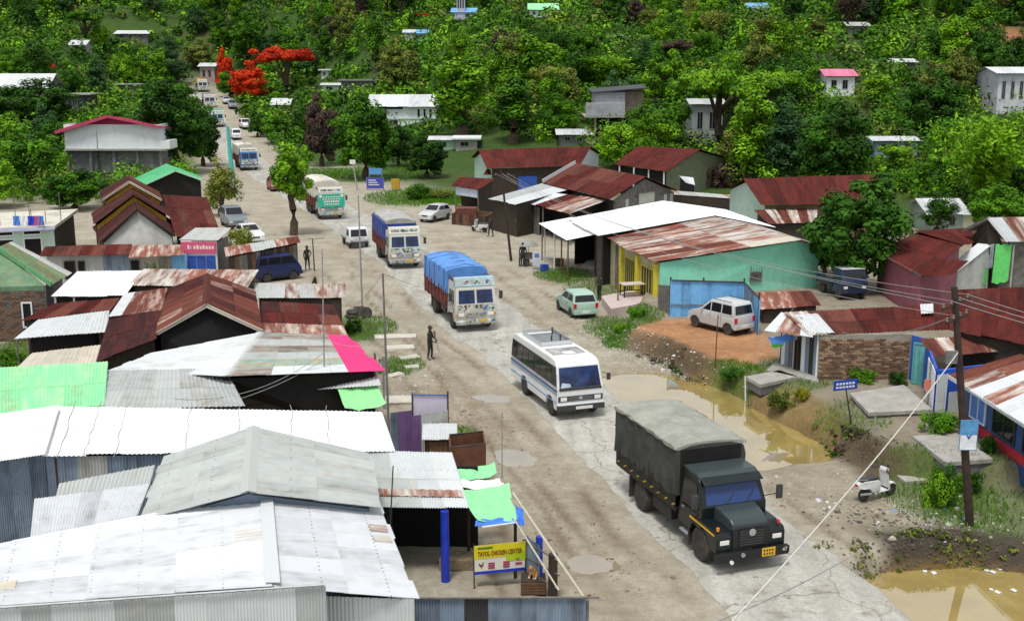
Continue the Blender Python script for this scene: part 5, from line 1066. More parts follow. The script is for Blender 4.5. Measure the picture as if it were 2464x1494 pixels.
# ---------------------------------------------------------------- dark bonneted army truck in front
def army_truck():
    rz = math.atan2(-4.0, 1.36); t = T('army_truck', 'dark green bonneted truck with grey canvas cover in the foreground', 'truck', fl(1690, 1347, rz, .98), rz)
    body = paint('army_green', (.007, .011, .011), .3, .14, (.035, .04, .038)); body2 = paint('army_sky_sheen', (.04, .056, .058), .28, .2, (.07, .085, .085)); blk = paint('army_black', (.008, .009, .01), .5, .15, (.03, .03, .028)); W = 1.1  # body2: sky reflection on bonnet and roof put into a paler colour
    mb = MB(); mb.box(-5.9, .85, -.45, -.33, .62, .82); mb.box(-5.9, .85, .33, .45, .62, .82)
    for k in range(6): mb.box(-5.7 + k * 1.1, -5.58 + k * 1.1, -.33, .33, .64, .8)
    t.add('chassis', mb, steel_dark)
    prof = [(.05, 1.0), (.06, 1.66), (-.28, 2.36), (-.45, 2.5), (-1.3, 2.52), (-1.42, 2.42), (-1.45, .78), (-.72, .78), (-.6, 1.0)]
    t.add('cab', shell(prof, lambda x, z: W - .1 * max(0, (z - 1.5))), body, bevel=.035)
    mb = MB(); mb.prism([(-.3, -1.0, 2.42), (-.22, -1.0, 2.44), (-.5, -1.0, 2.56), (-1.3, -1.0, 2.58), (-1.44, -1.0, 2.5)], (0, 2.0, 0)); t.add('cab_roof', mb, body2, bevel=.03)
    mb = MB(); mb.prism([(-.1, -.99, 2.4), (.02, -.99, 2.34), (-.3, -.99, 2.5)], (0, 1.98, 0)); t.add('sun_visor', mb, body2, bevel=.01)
    def fx(z): return .06 - (z - 1.66) * .486
    w_ = panel(t, 'windscreen', [(fx(1.72) + .014, -.93, 1.72), (fx(1.72) + .014, .93, 1.72), (fx(2.3) + .014, .86, 2.3), (fx(2.3) + .014, -.86, 2.3)], MG('glass_bright', (.02, .05, .17), .06), .02)
    for y in (-.25, .4): t.add('wiper', MB().tube((fx(1.74) + .05, y, 1.72), (fx(2.0) + .04, y + .3, 2.0), .012, n=5), steel_dark, w_)
    # bonnet, nose and wings
    pr = [(0.02, 1.0), (.02, 1.70), (.45, 1.66), (.85, 1.56), (1.0, 1.45), (1.06, 1.2), (1.06, .8), (.5, .8)]
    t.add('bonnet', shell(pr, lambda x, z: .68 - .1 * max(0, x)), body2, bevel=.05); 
    t.add('nose', shell([(.96, .72), (1.0, 1.4), (1.08, 1.36), (1.12, 1.1), (1.12, .72)], lambda x, z: .62), blk, bevel=.03)
    g = bx(t, 'grille', (1.12, 1.14, -.42, .42, .8, 1.32), blk, .02)
    for k in range(6): bx(t, 'grille_bar', (1.14, 1.15, -.4, .4, .84 + k * .08, .87 + k * .08), steel_dark, 0, g)
    em = t.add('emblem', MB().lathe([(.085, 0), (.11, 0), (.11, .02), (.085, .02)], (1.15, 0, 1.22), 'x', 20), chrome, g); mb = MB(); mb.tube((1.165, 0, 1.13), (1.165, 0, 1.28), .014, n=5); mb.path([(1.165, -.07, 1.27), (1.165, -.03, 1.285), (1.165, 0, 1.27), (1.165, .03, 1.285), (1.165, .07, 1.27)], .012, 5); t.add('emblem_mark', mb, chrome, em)
    for s in (-1, 1):
        pr = [(-.66, .8), (-.62, 1.15)] + [(.0, 1.32), (.6, 1.3), (1.0, 1.22), (1.08, 1.1), (1.08, .66), (.7, .66)] + archpts(0, .62, .66, 8, .58)
        mb = MB(); n = len(pr); mb.v = [Vector((x, s * .62, z)) for x, z in pr] + [Vector((x, s * 1.14, z)) for x, z in pr]; mb.f = [list(range(n)), list(range(2 * n - 1, n - 1, -1))] + [[i, n + i, n + (i + 1) % n, (i + 1) % n] for i in range(n)]; mb.m = [0] * len(mb.f)
        wing = t.add('wing', mb, body, bevel=.025)
        yy = s * 1.145; d = [(-.55, yy, 1.16), (.0, yy, 1.24), (.95, yy, 1.13), (.95, yy, 1.18)]
        panel(t, 'yellow_stripe', ([(-.6, yy, 1.17), (.95, yy, 1.14), (.95, yy, 1.2), (-.6, yy, 1.235)])[:: (-1 if s > 0 else 1)], plate_yellow, .008, wing)
        bx(t, 'headlight', (1.075, 1.1, min(s * .72, s * 1.02), max(s * .72, s * 1.02), .9, 1.04), lamp_white, .015); t.add('marker_lamp', MB().lathe([(.001, 0), (.05, .0), (.05, .1), (.001, .1)], (.9, s * 1.0, 1.28), 'z', 10), lamp_red if s > 0 else lamp_amber, smooth=True)
        pts = [(-1.2, s * 1.105, 1.5), (-.15, s * 1.105, 1.5), (-.42, s * 1.035, 2.28), (-1.2, s * 1.035, 2.28)]; panel(t, 'side_window', pts[::-1] if s > 0 else pts, glass_dark, .015)
        d = [(-1.25, s * 1.108, .9), (-.7, s * 1.108, .9), (-.15, s * 1.108, 1.4), (-1.25, s * 1.108, 1.4)]; dr = panel(t, 'door', d[::-1] if s > 0 else d, body, .02); bx(t, 'handle', (-1.15, -1.0, min(s * 1.11, s * 1.14), max(s * 1.11, s * 1.14), 1.32, 1.36), chrome, .004, dr)
        tb(t, 'mirror_arm', (-.1, s * 1.05, 1.75), (.25, s * 1.42, 1.95), .016, steel_dark); bx(t, 'mirror', (.2, .26, s * 1.42 - .11, s * 1.42 + .11, 1.75, 2.2), steel_dark, .03)
        bx(t, 'step', (-1.3, -.75, min(s * .8, s * 1.12), max(s * .8, s * 1.12), .5, .56), steel_grey, .008)
        wheel(t, 0, s * .96, .52, .3, rim_dark); wheel(t, -4.2, s * .84, .52, .52, rim_dark)
        bx(t, 'mud_flap', (-.72, -.68, min(s * .75, s * 1.12), max(s * .75, s * 1.12), .22, .8), rubber, .005); bx(t, 'mud_flap', (-5.0, -4.96, min(s * .6, s * 1.14), max(s * .6, s * 1.14), .2, .95), rubber, .005)
    bx(t, 'bumper', (1.1, 1.26, -1.2, 1.2, .42, .7), blk, .03); pl = bx(t, 'number_plate', (1.262, 1.28, .28, .72, .46, .72), plate_yellow, .005)
    for j in range(4): bx(t, 'plate_mark', (1.281, 1.285, .33 + j * .09, .38 + j * .09, .5, .57), wood_dark, 0, pl); bx(t, 'plate_mark', (1.281, 1.285, .33 + j * .09, .38 + j * .09, .61, .68), wood_dark, 0, pl)
    t.add('fog_lamp', MB().lathe([(.001, 0), (.06, 0), (.06, .05), (.001, .05)], (1.26, -.72, .42), 'x', 12), lamp_white); t.add('tow_hook', MB().lathe([(.04, 0), (.07, 0), (.07, .03), (.04, .03)], (1.27, -.35, .6), 'x', 10), steel_grey)
    bp = bx(t, 'bumper_plate', (1.262, 1.275, .86, 1.2, .5, .7), blk, 0); lettering(t, '47', (1.277, 1.04, .6), (0, 1, 0), (0, 0, 1), .17, plate_white, bp, out=.004)
    # load body and canvas
    bx(t, 'load_floor', (-6.05, -1.52, -1.15, 1.15, .98, 1.1), blk, .01)
    for s in (-1, 1):
        for k in range(3): bx(t, 'side_board', (-6.05, -1.55, min(s * 1.12, s * 1.17), max(s * 1.12, s * 1.17), 1.1 + k * .2, 1.285 + k * .2), blk, .006)
        for k in range(9):
            x = -5.95 + k * .52; yy = s * 1.18; pts = [(x, yy, 1.14), (x + .1, yy, 1.14), (x + .3, yy, 1.26), (x + .2, yy, 1.26)]; panel(t, 'yellow_mark', pts[::-1] if s > 0 else pts, M('faded_yellow', (.4, .28, .04), .6, .3, 4, dirt=.3, dirtcol=(.03, .03, .03)), .008)
        bx(t, 'tool_box', (-3.2, -1.9, min(s * .8, s * 1.1), max(s * .8, s * 1.1), .55, .92), blk, .02)
    bx(t, 'tailgate', (-6.1, -6.05, -1.15, 1.15, 1.0, 1.9), blk, .01)
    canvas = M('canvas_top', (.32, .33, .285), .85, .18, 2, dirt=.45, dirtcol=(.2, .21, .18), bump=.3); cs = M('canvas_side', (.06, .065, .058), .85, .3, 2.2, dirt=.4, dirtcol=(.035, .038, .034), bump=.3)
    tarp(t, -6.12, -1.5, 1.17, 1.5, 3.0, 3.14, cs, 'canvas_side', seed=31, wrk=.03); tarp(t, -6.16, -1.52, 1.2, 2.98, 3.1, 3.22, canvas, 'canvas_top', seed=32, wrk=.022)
    for k in range(6):
        x = -5.7 + k * .78
        for s in (-1, 1): t.add('tie_rope', MB().path([(x, s * 1.24, 1.95), (x + .08, s * 1.22, 1.5), (x, s * 1.2, 1.25)], .012, 5), wire_black)
    bx(t, 'front_curtain', (-1.5, -1.47, -1.05, 1.05, 1.6, 2.98), black_shade, .01)
army_truck()
# ---------------------------------------------------------------- white minibus
def bus():
    rz = math.atan2(-2.85, .98); p = fl(1329, 998, rz, .92); t = T('minibus', 'white minibus with blue side stripes and roof rack between two trucks', 'bus', p, rz)
    wh = paint('bus_white', (.74, .76, .76), .3, .22, (.5, .49, .45)); W = 1.05; F_, B_ = .85, -5.1
    ar = archpts(0, .48, .42, 8, .4); ar2 = archpts(-3.25, .48, .42, 8, .4)
    prof = [(F_, .42), (F_ + .03, .9), (F_, 1.3), (F_ - .3, 2.25), (F_ - .5, 2.42), (F_ - 1.0, 2.48), (B_ + .4, 2.48), (B_ + .1, 2.4), (B_, 2.1), (B_, .42), ] + ar2[::-1] + ar[::-1]
    body = t.add('body', shell(prof, lambda x, z: W - .1 * max(0, (z - 1.3) / 1.1)), wh, bevel=.04)
    def fx(z): return F_ - (z - 1.3) * .316
    w_ = panel(t, 'windscreen', [(fx(1.36) + .014, -.93, 1.36), (fx(1.36) + .014, .93, 1.36), (fx(2.18) + .014, .87, 2.18), (fx(2.18) + .014, -.87, 2.18)], glass_blue, .02)
    for y in (-.5, .3): t.add('wiper', MB().tube((fx(1.36) + .05, y, 1.34), (fx(1.75) + .04, y + .45, 1.72), .012, n=5), steel_dark, w_)
    bx(t, 'windscreen_trim', (F_ - .02, F_ + .03, -.95, .95, 1.25, 1.35), steel_dark, .01)
    navy = paint('stripe_navy', (.02, .05, .2), .3, .1); ltb = paint('stripe_blue', (.1, .3, .6), .3, .1)
    for s in (-1, 1):
        yb = lambda z: s * (W - .1 * max(0, (z - 1.3) / 1.1) + .005)
        pts = [(B_ + .12, yb(1.42), 1.42), (F_ - .12, yb(1.42), 1.42), (F_ - .36, yb(2.2), 2.2), (B_ + .12, yb(2.2), 2.2)]; bd = panel(t, 'window_band', pts[::-1] if s > 0 else pts, steel_dark, .012)
        x = B_ + .2
        for k in range(7):
            x1 = x + .66; e = .0 if k < 6 else -.12; pts = [(x, yb(1.48) + s * .012, 1.48), (x1, yb(1.48) + s * .012, 1.48), (x1 + e, yb(2.14) + s * .012, 2.14), (x, yb(2.14) + s * .012, 2.14)]; panel(t, 'window', pts[::-1] if s > 0 else pts, glass_dark, .012); x = x1 + .08
        for z0, z1, m in ((1.2, 1.29, navy), (1.08, 1.13, ltb), (.72, .77, ltb)):
            pts = [(B_ + .05, yb(z0), z0), (F_ - .02, yb(z0), z0), (F_ - .02, yb(z1), z1), (B_ + .05, yb(z1), z1)]; panel(t, 'stripe', pts[::-1] if s > 0 else pts, m, .006)
        bx(t, 'headlight', (F_ + .03, F_ + .065, min(s * .62, s * .9), max(s * .62, s * .9), .82, .98), lamp_white, .01)
        tb(t, 'mirror_arm', (F_ - .15, s * 1.0, 1.9), (F_ + .1, s * 1.22, 1.85), .014, steel_dark); bx(t, 'mirror', (F_ + .08, F_ + .13, s * 1.22 - .09, s * 1.22 + .09, 1.6, 1.9), steel_dark, .02)
        wheel(t, 0, s * .9, .4, .24, rim_grey); wheel(t, -3.25, s * .86, .4, .34, rim_grey)
        bx(t, 'tail_light', (B_ - .02, B_ + .01, min(s * .75, s * .95), max(s * .75, s * .95), .8, 1.1), lamp_red, .01)
    g = bx(t, 'grille', (F_ + .02, F_ + .045, -1.0, 1.0, .78, 1.02), steel_dark, .01)
    for k in range(3): bx(t, 'grille_bar', (F_ + .045, F_ + .055, -.55, .55, .82 + k * .065, .835 + k * .065), steel_grey, 0, g)
    t.add('emblem', MB().lathe([(.05, 0), (.075, 0), (.075, .015), (.05, .015)], (F_ + .055, 0, .92), 'x', 16), chrome, g)
    bx(t, 'bumper', (F_ - .02, F_ + .14, -1.06, 1.06, .4, .64), steel_dark, .03); bx(t, 'bumper_top', (F_ + .0, F_ + .12, -1.04, 1.04, .645, .7), wh, .01); bx(t, 'number_plate', (F_ + .142, F_ + .155, -.25, .5, .46, .58), plate_white, 0)
    # roof rack, hatch, wear patch
    rk = MB()
    for z in (2.66, 2.58):
        for y in (-.72, .72): rk.tube((-4.3, y, z), (-2.0, y, z), .02, n=6)
        for x in (-4.3, -2.0): rk.tube((x, -.72, z), (x, .72, z), .02, n=6)
    for x in (-4.3, -3.55, -2.8, -2.0):
        for y in (-.72, .72): rk.tube((x, y, 2.46), (x, y, 2.66), .018, n=6)
    for k in range(9): rk.box(-4.2 + k * .26, -4.1 + k * .26, -.7, .7, 2.5, 2.52)
    rack = t.add('roof_rack', rk, steel_grey); bx(t, 'rack_panel', (-2.02, -1.98, -.72, .72, 2.5, 2.66), zinc_white, 0, rack); bx(t, 'rack_panel', (-4.3, -2.0, .73, .75, 2.5, 2.66), zinc_blue, 0, rack); bx(t, 'rack_panel', (-4.3, -2.0, -.75, -.73, 2.5, 2.66), zinc_white, 0, rack)
    for x, y in ((-2.5, .35), (-2.4, -.1), (-3.9, .5)): rack_p = bx(t, 'rack_bracket', (x, x + .06, y, y + .06, 2.52, 2.85), steel_dark, .01, rack)
    bx(t, 'roof_panel', (-1.5, -.4, -.75, .75, 2.475, 2.492), M('roof_scuffed', (.3, .3, .29), .7, .4, 2.5, dirt=.4, dirtcol=(.6, .6, .58)), .01); bx(t, 'roof_vent', (-.75, -.3, -.25, .25, 2.49, 2.53), wh, .015)
    # fan shape on the dash behind the glass edge
    panel(t, 'dash_cloth', [(fx(1.38) + .02, -.88, 1.38), (fx(1.38) + .02, -.4, 1.38), (fx(1.52) + .02, -.45, 1.52), (fx(1.58) + .02, -.8, 1.58)], M('dash_pale', (.45, .55, .62), .4, .2, 5), .006)
bus()
# ---------------------------------------------------------------- cars, vans, scooters
SPEC = {
 'hatch': dict(body=[(-1.74, .3), (-1.78, .55), (-1.72, .95), (.62, 1.0), (1.35, .84), (1.68, .64), (1.72, .3)], gh=[(-1.66, .95), (-1.42, 1.38), (-1.2, 1.5), (.05, 1.5), (.72, .99)], wb=(1.14, -1.14), W=.78, wt=.6, pill=(-.55,)),
 'tall': dict(body=[(-1.68, .32), (-1.74, .6), (-1.7, 1.02), (.78, 1.06), (1.42, .9), (1.62, .7), (1.66, .32)], gh=[(-1.66, 1.02), (-1.56, 1.55), (-1.42, 1.67), (.05, 1.67), (.8, 1.05)], wb=(1.12, -1.22), W=.76, wt=.64, pill=(-.75, .0)),
 'van': dict(body=[(-1.62, .35), (-1.66, .7), (-1.62, 1.1), (1.45, 1.08), (1.62, .85), (1.66, .4)], gh=[(-1.6, 1.1), (-1.5, 1.65), (-1.36, 1.76), (.85, 1.78), (1.02, 1.7), (1.46, 1.08)], wb=(.98, -.9), W=.74, wt=.66, pill=(-.8, .15)),
 'suv': dict(body=[(-2.05, .4), (-2.1, .7), (-2.05, 1.1), (.55, 1.12), (1.65, 1.02), (1.95, .8), (1.98, .4)], gh=[(-2.02, 1.1), (-1.9, 1.65), (-1.7, 1.78), (-.05, 1.78), (.62, 1.12)], wb=(1.35, -1.25), W=.86, wt=.72, pill=(-.95, -.2)),
 'sedan': dict(body=[(-2.0, .32), (-2.03, .6), (-1.95, .9), (-1.4, .98), (.65, 1.0), (1.65, .84), (1.95, .64), (1.98, .3)], gh=[(-1.55, .97), (-1.0, 1.42), (-.8, 1.46), (.0, 1.46), (.72, .99)], wb=(1.25, -1.2), W=.8, wt=.62, pill=(-.45,)),
}
def car(kind, lab, loc, rz, pm, cat='car', group=None, glass=None, plate=None, rail=False):
    S = SPEC[kind]; t = T('car' if cat == 'car' else cat, lab, cat, loc, rz, group); W, wt = S['W'], S['wt']; glass = glass or glass_dark; r = .29
    b = S['body']; bot = b[0][1]; low = archpts(S['wb'][0], r + .07, bot, 8, r) + archpts(S['wb'][1], r + .07, bot, 8, r)
    zb = max(z for x, z in b)
    t.add('body', shell(b + low, lambda x, z: W - .05 * max(0, (.55 - z)) * 2 - (.06 if abs(x) > abs(b[-1][0]) - .1 else 0)), pm, bevel=.03, smooth=True)
    mb = MB(); mb.box(b[0][0] + .15, b[-1][0] - .15, -W + .12, W - .12, .2, bot + .35); t.add('underbody', mb, rubber)
    g = S['gh']; z0 = g[0][1]; z1 = max(z for x, z in g); hw = lambda x, z: lerp(W - .03, wt, min(1, max(0, (z - z0) / (z1 - z0))))
    roof = t.add('cabin', shell(g + [(0, z0 - .1)], hw), pm, bevel=.03, smooth=True)
    def on(x, z, s): return (x, s * (hw(x, z) + .004), z)
    # front and rear glass
    (xa, za), (xb, zb_) = g[-1], g[-2]
    def strip(p, q, u0, u1): return lerp(Vector((p[0], 0, p[1])), Vector((q[0], 0, q[1])), u0), lerp(Vector((p[0], 0, p[1])), Vector((q[0], 0, q[1])), u1)
    lo, hi = strip(g[-1], g[-2], .1, .9); n_ = Vector((hi.z - lo.z, 0, lo.x - hi.x)).normalized() * .008
    panel(t, 'windscreen', [Vector((lo.x, -hw(0, lo.z) + .08, lo.z)) + n_, Vector((lo.x, hw(0, lo.z) - .08, lo.z)) + n_, Vector((hi.x, hw(0, hi.z) - .07, hi.z)) + n_, Vector((hi.x, -hw(0, hi.z) + .07, hi.z)) + n_], glass, .015)
    lo, hi = strip(g[0], g[1], .14, .96); n_ = Vector((-(hi.z - lo.z), 0, hi.x - lo.x)).normalized() * .008
    panel(t, 'rear_window', [Vector((lo.x, hw(0, lo.z) - .1, lo.z)) + n_, Vector((lo.x, -hw(0, lo.z) + .1, lo.z)) + n_, Vector((hi.x, -hw(0, hi.z) + .09, hi.z)) + n_, Vector((hi.x, hw(0, hi.z) - .09, hi.z)) + n_], glass, .015)
    zl, zh = z0 + .07, z1 - .12
    def xr(z): # rear and front limits of the side glass at z
        a = g[0][0] + (g[1][0] - g[0][0]) * (z - z0) / (g[1][1] - g[0][1]) + .16; c = g[-1][0] + (g[-2][0] - g[-1][0]) * (z - g[-1][1]) / (g[-2][1] - g[-1][1]) - .14; return min(a, g[2][0] + .12), c
    cuts = list(S['pill'])
    for s in (-1, 1):
        xs = [None] + cuts + [None]
        for k in range(len(xs) - 1):
            l0 = xr(zl)[0] if xs[k] is None else xs[k] + .035; h0 = xr(zh)[0] if xs[k] is None else xs[k] + .035
            l1 = xr(zl)[1] if xs[k + 1] is None else xs[k + 1] - .035; h1 = xr(zh)[1] if xs[k + 1] is None else xs[k + 1] - .035
            pts = [on(l0, zl, s), on(l1, zl, s), on(h1, zh, s), on(h0, zh, s)]; panel(t, 'side_window', pts[::-1] if s > 0 else pts, glass, .012)
        for c in cuts: bx(t, 'door_seam', (c - .006, c + .006, min(s * (W - .004), s * (W + .004)), max(s * (W - .004), s * (W + .004)), bot + .15, z0 - .02), steel_dark, 0)
        for c in cuts: bx(t, 'door_handle', (c + .08, c + .22, min(s * W, s * (W + .025)), max(s * W, s * (W + .025)), z0 - .14, z0 - .1), pm, .004)
        for xx in S['wb']: wheel(t, xx, s * (W - .1), r, .17, rim_grey)
        xf = b[-1][0]; bx(t, 'headlight', (xf - .14, xf - .01, min(s * (W - .36), s * (W - .08)), max(s * (W - .36), s * (W - .08)), .62 if kind != 'van' else .8, .76 if kind != 'van' else .95), lamp_white, .02)
        xq = b[1][0]; bx(t, 'tail_light', (xq - .015, xq + .06, min(s * (W - .2), s * (W - .03)), max(s * (W - .2), s * (W - .03)), .68, .95), lamp_red, .015)
        bx(t, 'mirror', (g[-1][0] - .28, g[-1][0] - .16, min(s * (W - .02), s * (W + .14)), max(s * (W - .02), s * (W + .14)), z0 + .03, z0 + .15), pm, .02)
        if rail: tb(t, 'roof_rail', (g[2][0] + .1, s * (wt - .06), z1 + .04), (g[-2][0] - .1, s * (wt - .06), z1 + .04), .018, steel_dark)
    xf = b[-1][0]; bx(t, 'front_bumper', (xf - .12, xf + .05, -W + .06, W - .06, bot, bot + .22), pm, .03); bx(t, 'rear_bumper', (b[0][0] - .07, b[0][0] + .1, -W + .06, W - .06, bot, bot + .24), pm, .03)
    bx(t, 'grille', (xf - .06, xf + .012, -.3, .3, .55, .68), steel_dark, .01); bx(t, 'number_plate', (b[0][0] - .085, b[0][0] - .07, -.25, .25, bot + .08, bot + .2), plate or plate_white, 0)
    return t
def ang(p, q): return math.atan2((q - p).y, (q - p).x)
silver = paint('paint_silver', (.55, .57, .58), .3, .15); mintc = paint('paint_pale_green', (.36, .52, .44), .3, .15); whitec = paint('paint_white', (.72, .74, .74), .3, .15); bluec = paint('paint_navy', (.012, .022, .1), .28, .1, (.04, .05, .1)); greyc = paint('paint_grey', (.2, .23, .26), .3, .15); redc = paint('paint_red', (.3, .03, .06), .3, .15); bl2 = paint('paint_blue_shaded', (.015, .025, .07), .35, .15)  # bl2 is darkened: tree shade on the small truck put into its paint
a, b = P(1750, 806, .9), P(1672, 786, .9); hd = ang(a, b); c = (a + b) / 2 + Vector((math.cos(hd - math.pi / 2), math.sin(hd - math.pi / 2), 0)) * .66; c.z = hz(c.x, c.y) + .01; car('tall', 'silver tall hatchback parked on orange soil by blue fence', c, hd, silver, rail=True)
c = P(1386, 752, .02); c.z = hz(c.x, c.y) + .01; car('hatch', 'pale green hatchback seen from behind at the road edge', c, math.atan2(.95, -.27), mintc)
a, b = P(1073, 528, 0), P(1017, 538, 0); hd = ang(a, b); c = (a + b) / 2; c.y += .6; c.z = hz(c.x, c.y) + .01; car('hatch', 'silver hatchback parked nose left beside the grassy bank', c, hd + .1, silver)
a, b = P(638, 681, 0), P(702, 674, 0); hd = ang(a, b); c = (a + b) / 2; c += Vector((-.3, .7, 0)); c.z = hz(c.x, c.y) + .01; car('van', 'dark blue microvan parked beside plank shelter', c, hd, bluec, 'van')
c = P(601, 582, 0); c.z = hz(c.x, c.y) + .01; car('sedan', 'white car parked among roadside plants near red roof', c, road_dir(95) + .15, whitec)
c = P(563, 546, 0); c.z = hz(c.x, c.y) + .01; car('suv', 'grey car behind the white parked car', c, road_dir(100) + .1, greyc)
c = P(663, 458, 0); c.z = hz(c.x, c.y) + .01; car('hatch', 'small red car driving up the left lane', c, road_dir(135), redc)
c = G(591, 310); car('suv', 'white off-roader coming down the far road', c, road_dir(c.y) + .1, whitec)
for k, (x, y, kd, lab, m) in enumerate([(568, 336, 'van', 'white and blue van behind the far cream truck', whitec), (492, 248, 'sedan', 'distant white car left of the column', whitec), (545, 250, 'sedan', 'distant silver car under the red trees', silver), (560, 262, 'suv', 'distant grey car parked at the right verge', greyc), (575, 243, 'van', 'distant pale van beside the red flowering trees', mintc), (720, 470, 'van', 'white van tucked behind the cream truck', whitec)]):
    c = G(x, y); c.z += .05; car(kd, lab, c, road_dir(c.y) if k != 5 else road_dir(c.y), m, 'car' if kd != 'van' else 'van')
# pickup hidden behind the second truck
def pickup():
    c = P(858, 592, .05); rz = road_dir(96); t = T('pickup_truck', 'small white pickup just behind the navy tarpaulin truck', 'truck', c, rz); W = .78
    t.add('cab', shell([(1.0, .4), (1.05, .85), (.75, 1.5), (-.2, 1.55), (-.3, .4)], lambda x, z: W - .08 * max(0, z - 1)), whitec, bevel=.04); panel(t, 'windscreen', [(1.04, -.66, .92), (1.04, .66, .92), (.8, .6, 1.44), (.8, -.6, 1.44)], glass_dark, .02)
    for s in (-1, 1):
        pts = [(-.15, s * (W + .004), .95), (.75, s * (W + .004), .95), (.6, s * (W - .03), 1.4), (-.15, s * (W - .03), 1.4)]; panel(t, 'side_window', pts[::-1] if s > 0 else pts, glass_dark, .012); wheel(t, .6, s * .68, .3, .18); wheel(t, -1.6, s * .68, .3, .18); bx(t, 'headlight', (1.02, 1.06, min(s * .45, s * .7), max(s * .45, s * .7), .62, .78), lamp_white, .01)
        for k in range(7): bx(t, 'side_slat', (-2.4, -.35, min(s * .8, s * .83), max(s * .8, s * .83), .7 + k * .13, .79 + k * .13), whitec, 0)
    bx(t, 'load_bed', (-2.4, -.35, -.8, .8, .55, .68), steel_grey, .01); bx(t, 'bumper', (1.02, 1.14, -.75, .75, .35, .5), steel_dark, .02)
pickup()
# small blue truck in shade by the mint house
def light_truck():
    a, b = P(2050, 716, .9), P(2012, 700, .9); rz = ang(b, a) ; c = P(2028, 712, .9); t = T('light_truck', 'small blue truck parked in tree shade beside mint wall', 'truck', (c.x, c.y, hz(c.x, c.y) + .01), rz)
    t.add('cab', shell([(1.4, .4), (1.45, 1.0), (1.15, 1.75), (.2, 1.8), (.15, .4)], lambda x, z: .8 - .06 * max(0, z - 1)), bl2, bevel=.04); panel(t, 'windscreen', [(1.42, -.66, 1.05), (1.42, .66, 1.05), (1.2, .6, 1.66), (1.2, -.6, 1.66)], glass_dark, .02); bx(t, 'cab_roof', (.2, 1.2, -.72, .72, 1.79, 1.84), zinc_white, .02)
    bx(t, 'load_bed', (-1.9, .1, -.85, .85, .6, .75), steel_dark, .01)
    for s in (-1, 1): bx(t, 'side_board', (-1.9, .1, min(s * .82, s * .86), max(s * .82, s * .86), .75, 1.15), bl2, .01); wheel(t, .9, s * .7, .33, .2); wheel(t, -1.2, s * .7, .33, .2); bx(t, 'headlight', (1.4, 1.45, min(s * .45, s * .7), max(s * .45, s * .7), .7, .85), lamp_white, .01)
light_truck()
def scooter(lab, loc, rz, pm, lean=0.0):
    t = T('scooter', lab, 'scooter', loc, rz, 'white scooters'); wheel(t, .62, 0, .23, .1, rim_dark); wheel(t, -.6, 0, .23, .11, rim_dark)
    pr = [(-.95, .52), (-.98, .68), (-.75, .76), (-.1, .72), (.02, .6), (-.05, .34), (-.35, .3), (-.5, .48), (-.75, .5)]; t.add('rear_body', shell(pr, lambda x, z: .19 if x > -.8 else .1), pm, bevel=.04, smooth=True)
    bx(t, 'seat', (-.85, -.08, -.15, .15, .74, .83), steel_dark, .04, smooth=True); bx(t, 'floorboard', (-.1, .4, -.17, .17, .26, .31), pm, .02)
    mb = MB(); mb.prism([(.36, -.2, .28), (.44, -.2, .3), (.3, -.17, .98), (.22, -.17, .98)], (0, .4, 0)); t.add('leg_shield', mb, pm, bevel=.04, smooth=True); mb = MB(); mb.box(.34, .36, -.16, .16, .32, .9); t.add('inner_panel', mb, steel_dark)
    t.add('front_fender', shell([(.36, .36), (.5, .5), (.7, .5), (.84, .36), (.74, .42), (.6, .46), (.46, .42)], lambda x, z: .09), pm, bevel=.015, smooth=True)
    mb = MB(); mb.tube((.55, 0, .25), (.25, 0, .95), .03); t.add('steering_column', mb, steel_dark); bar_ = t.add('handlebar', MB().path([(.12, -.34, 1.02), (.22, -.15, 1.04), (.24, 0, 1.03), (.22, .15, 1.04), (.12, .34, 1.02)], .018, 6), steel_dark, smooth=True)
    t.add('headlamp_cowl', shell([(.18, .98), (.34, .96), (.36, 1.06), (.22, 1.12)], lambda x, z: .15), pm, bevel=.03, smooth=True); bx(t, 'headlight', (.345, .37, -.08, .08, .98, 1.05), lamp_white, .01)
    for s in (-1, 1): t.add('grip', MB().tube((.12, s * .26, 1.02), (.08, s * .38, 1.01), .025), rubber, bar_); t.add('mirror', MB().lathe([(.001, 0), (.06, .0), (.06, .015), (.001, .015)], (.14, s * .28, 1.24), 'x', 12), steel_dark, bar_); t.add('mirror_stalk', MB().tube((.2, s * .2, 1.04), (.15, s * .28, 1.22), .008, n=5), steel_dark, bar_)
    bx(t, 'tail_light', (-1.0, -.96, -.07, .07, .6, .68), lamp_red, .01); t.add('grab_rail', MB().path([(-.6, -.14, .8), (-.95, -.12, .84), (-.95, .12, .84), (-.6, .14, .8)], .014, 5), steel_grey); t.add('exhaust', MB().tube((-.4, -.16, .28), (-.9, -.18, .34), .045), steel_grey, smooth=True); t.add('kick_stand', MB().tube((-.2, .1, .3), (-.25, .22, .0), .014, n=5), steel_dark); bx(t, 'engine', (-.62, -.2, -.1, .12, .2, .42), steel_dark, .03)
    t.o.rotation_euler = (lean, 0, rz); return t
a, b = P(2080, 1204, 0), P(2138, 1191, 0); c = (a + b) / 2; scooter('white scooter standing near the muddy rubble bank', (c.x, c.y, hz(c.x, c.y) + .01), ang(a, b), whitec, 0)
a, b = P(1168, 560, 0), P(1140, 557, 0); c = (a + b) / 2; scooter('white scooter parked by the wooden pole near the brick bin', (c.x, c.y, hz(c.x, c.y) + .01), ang(a, b), whitec, -.1)
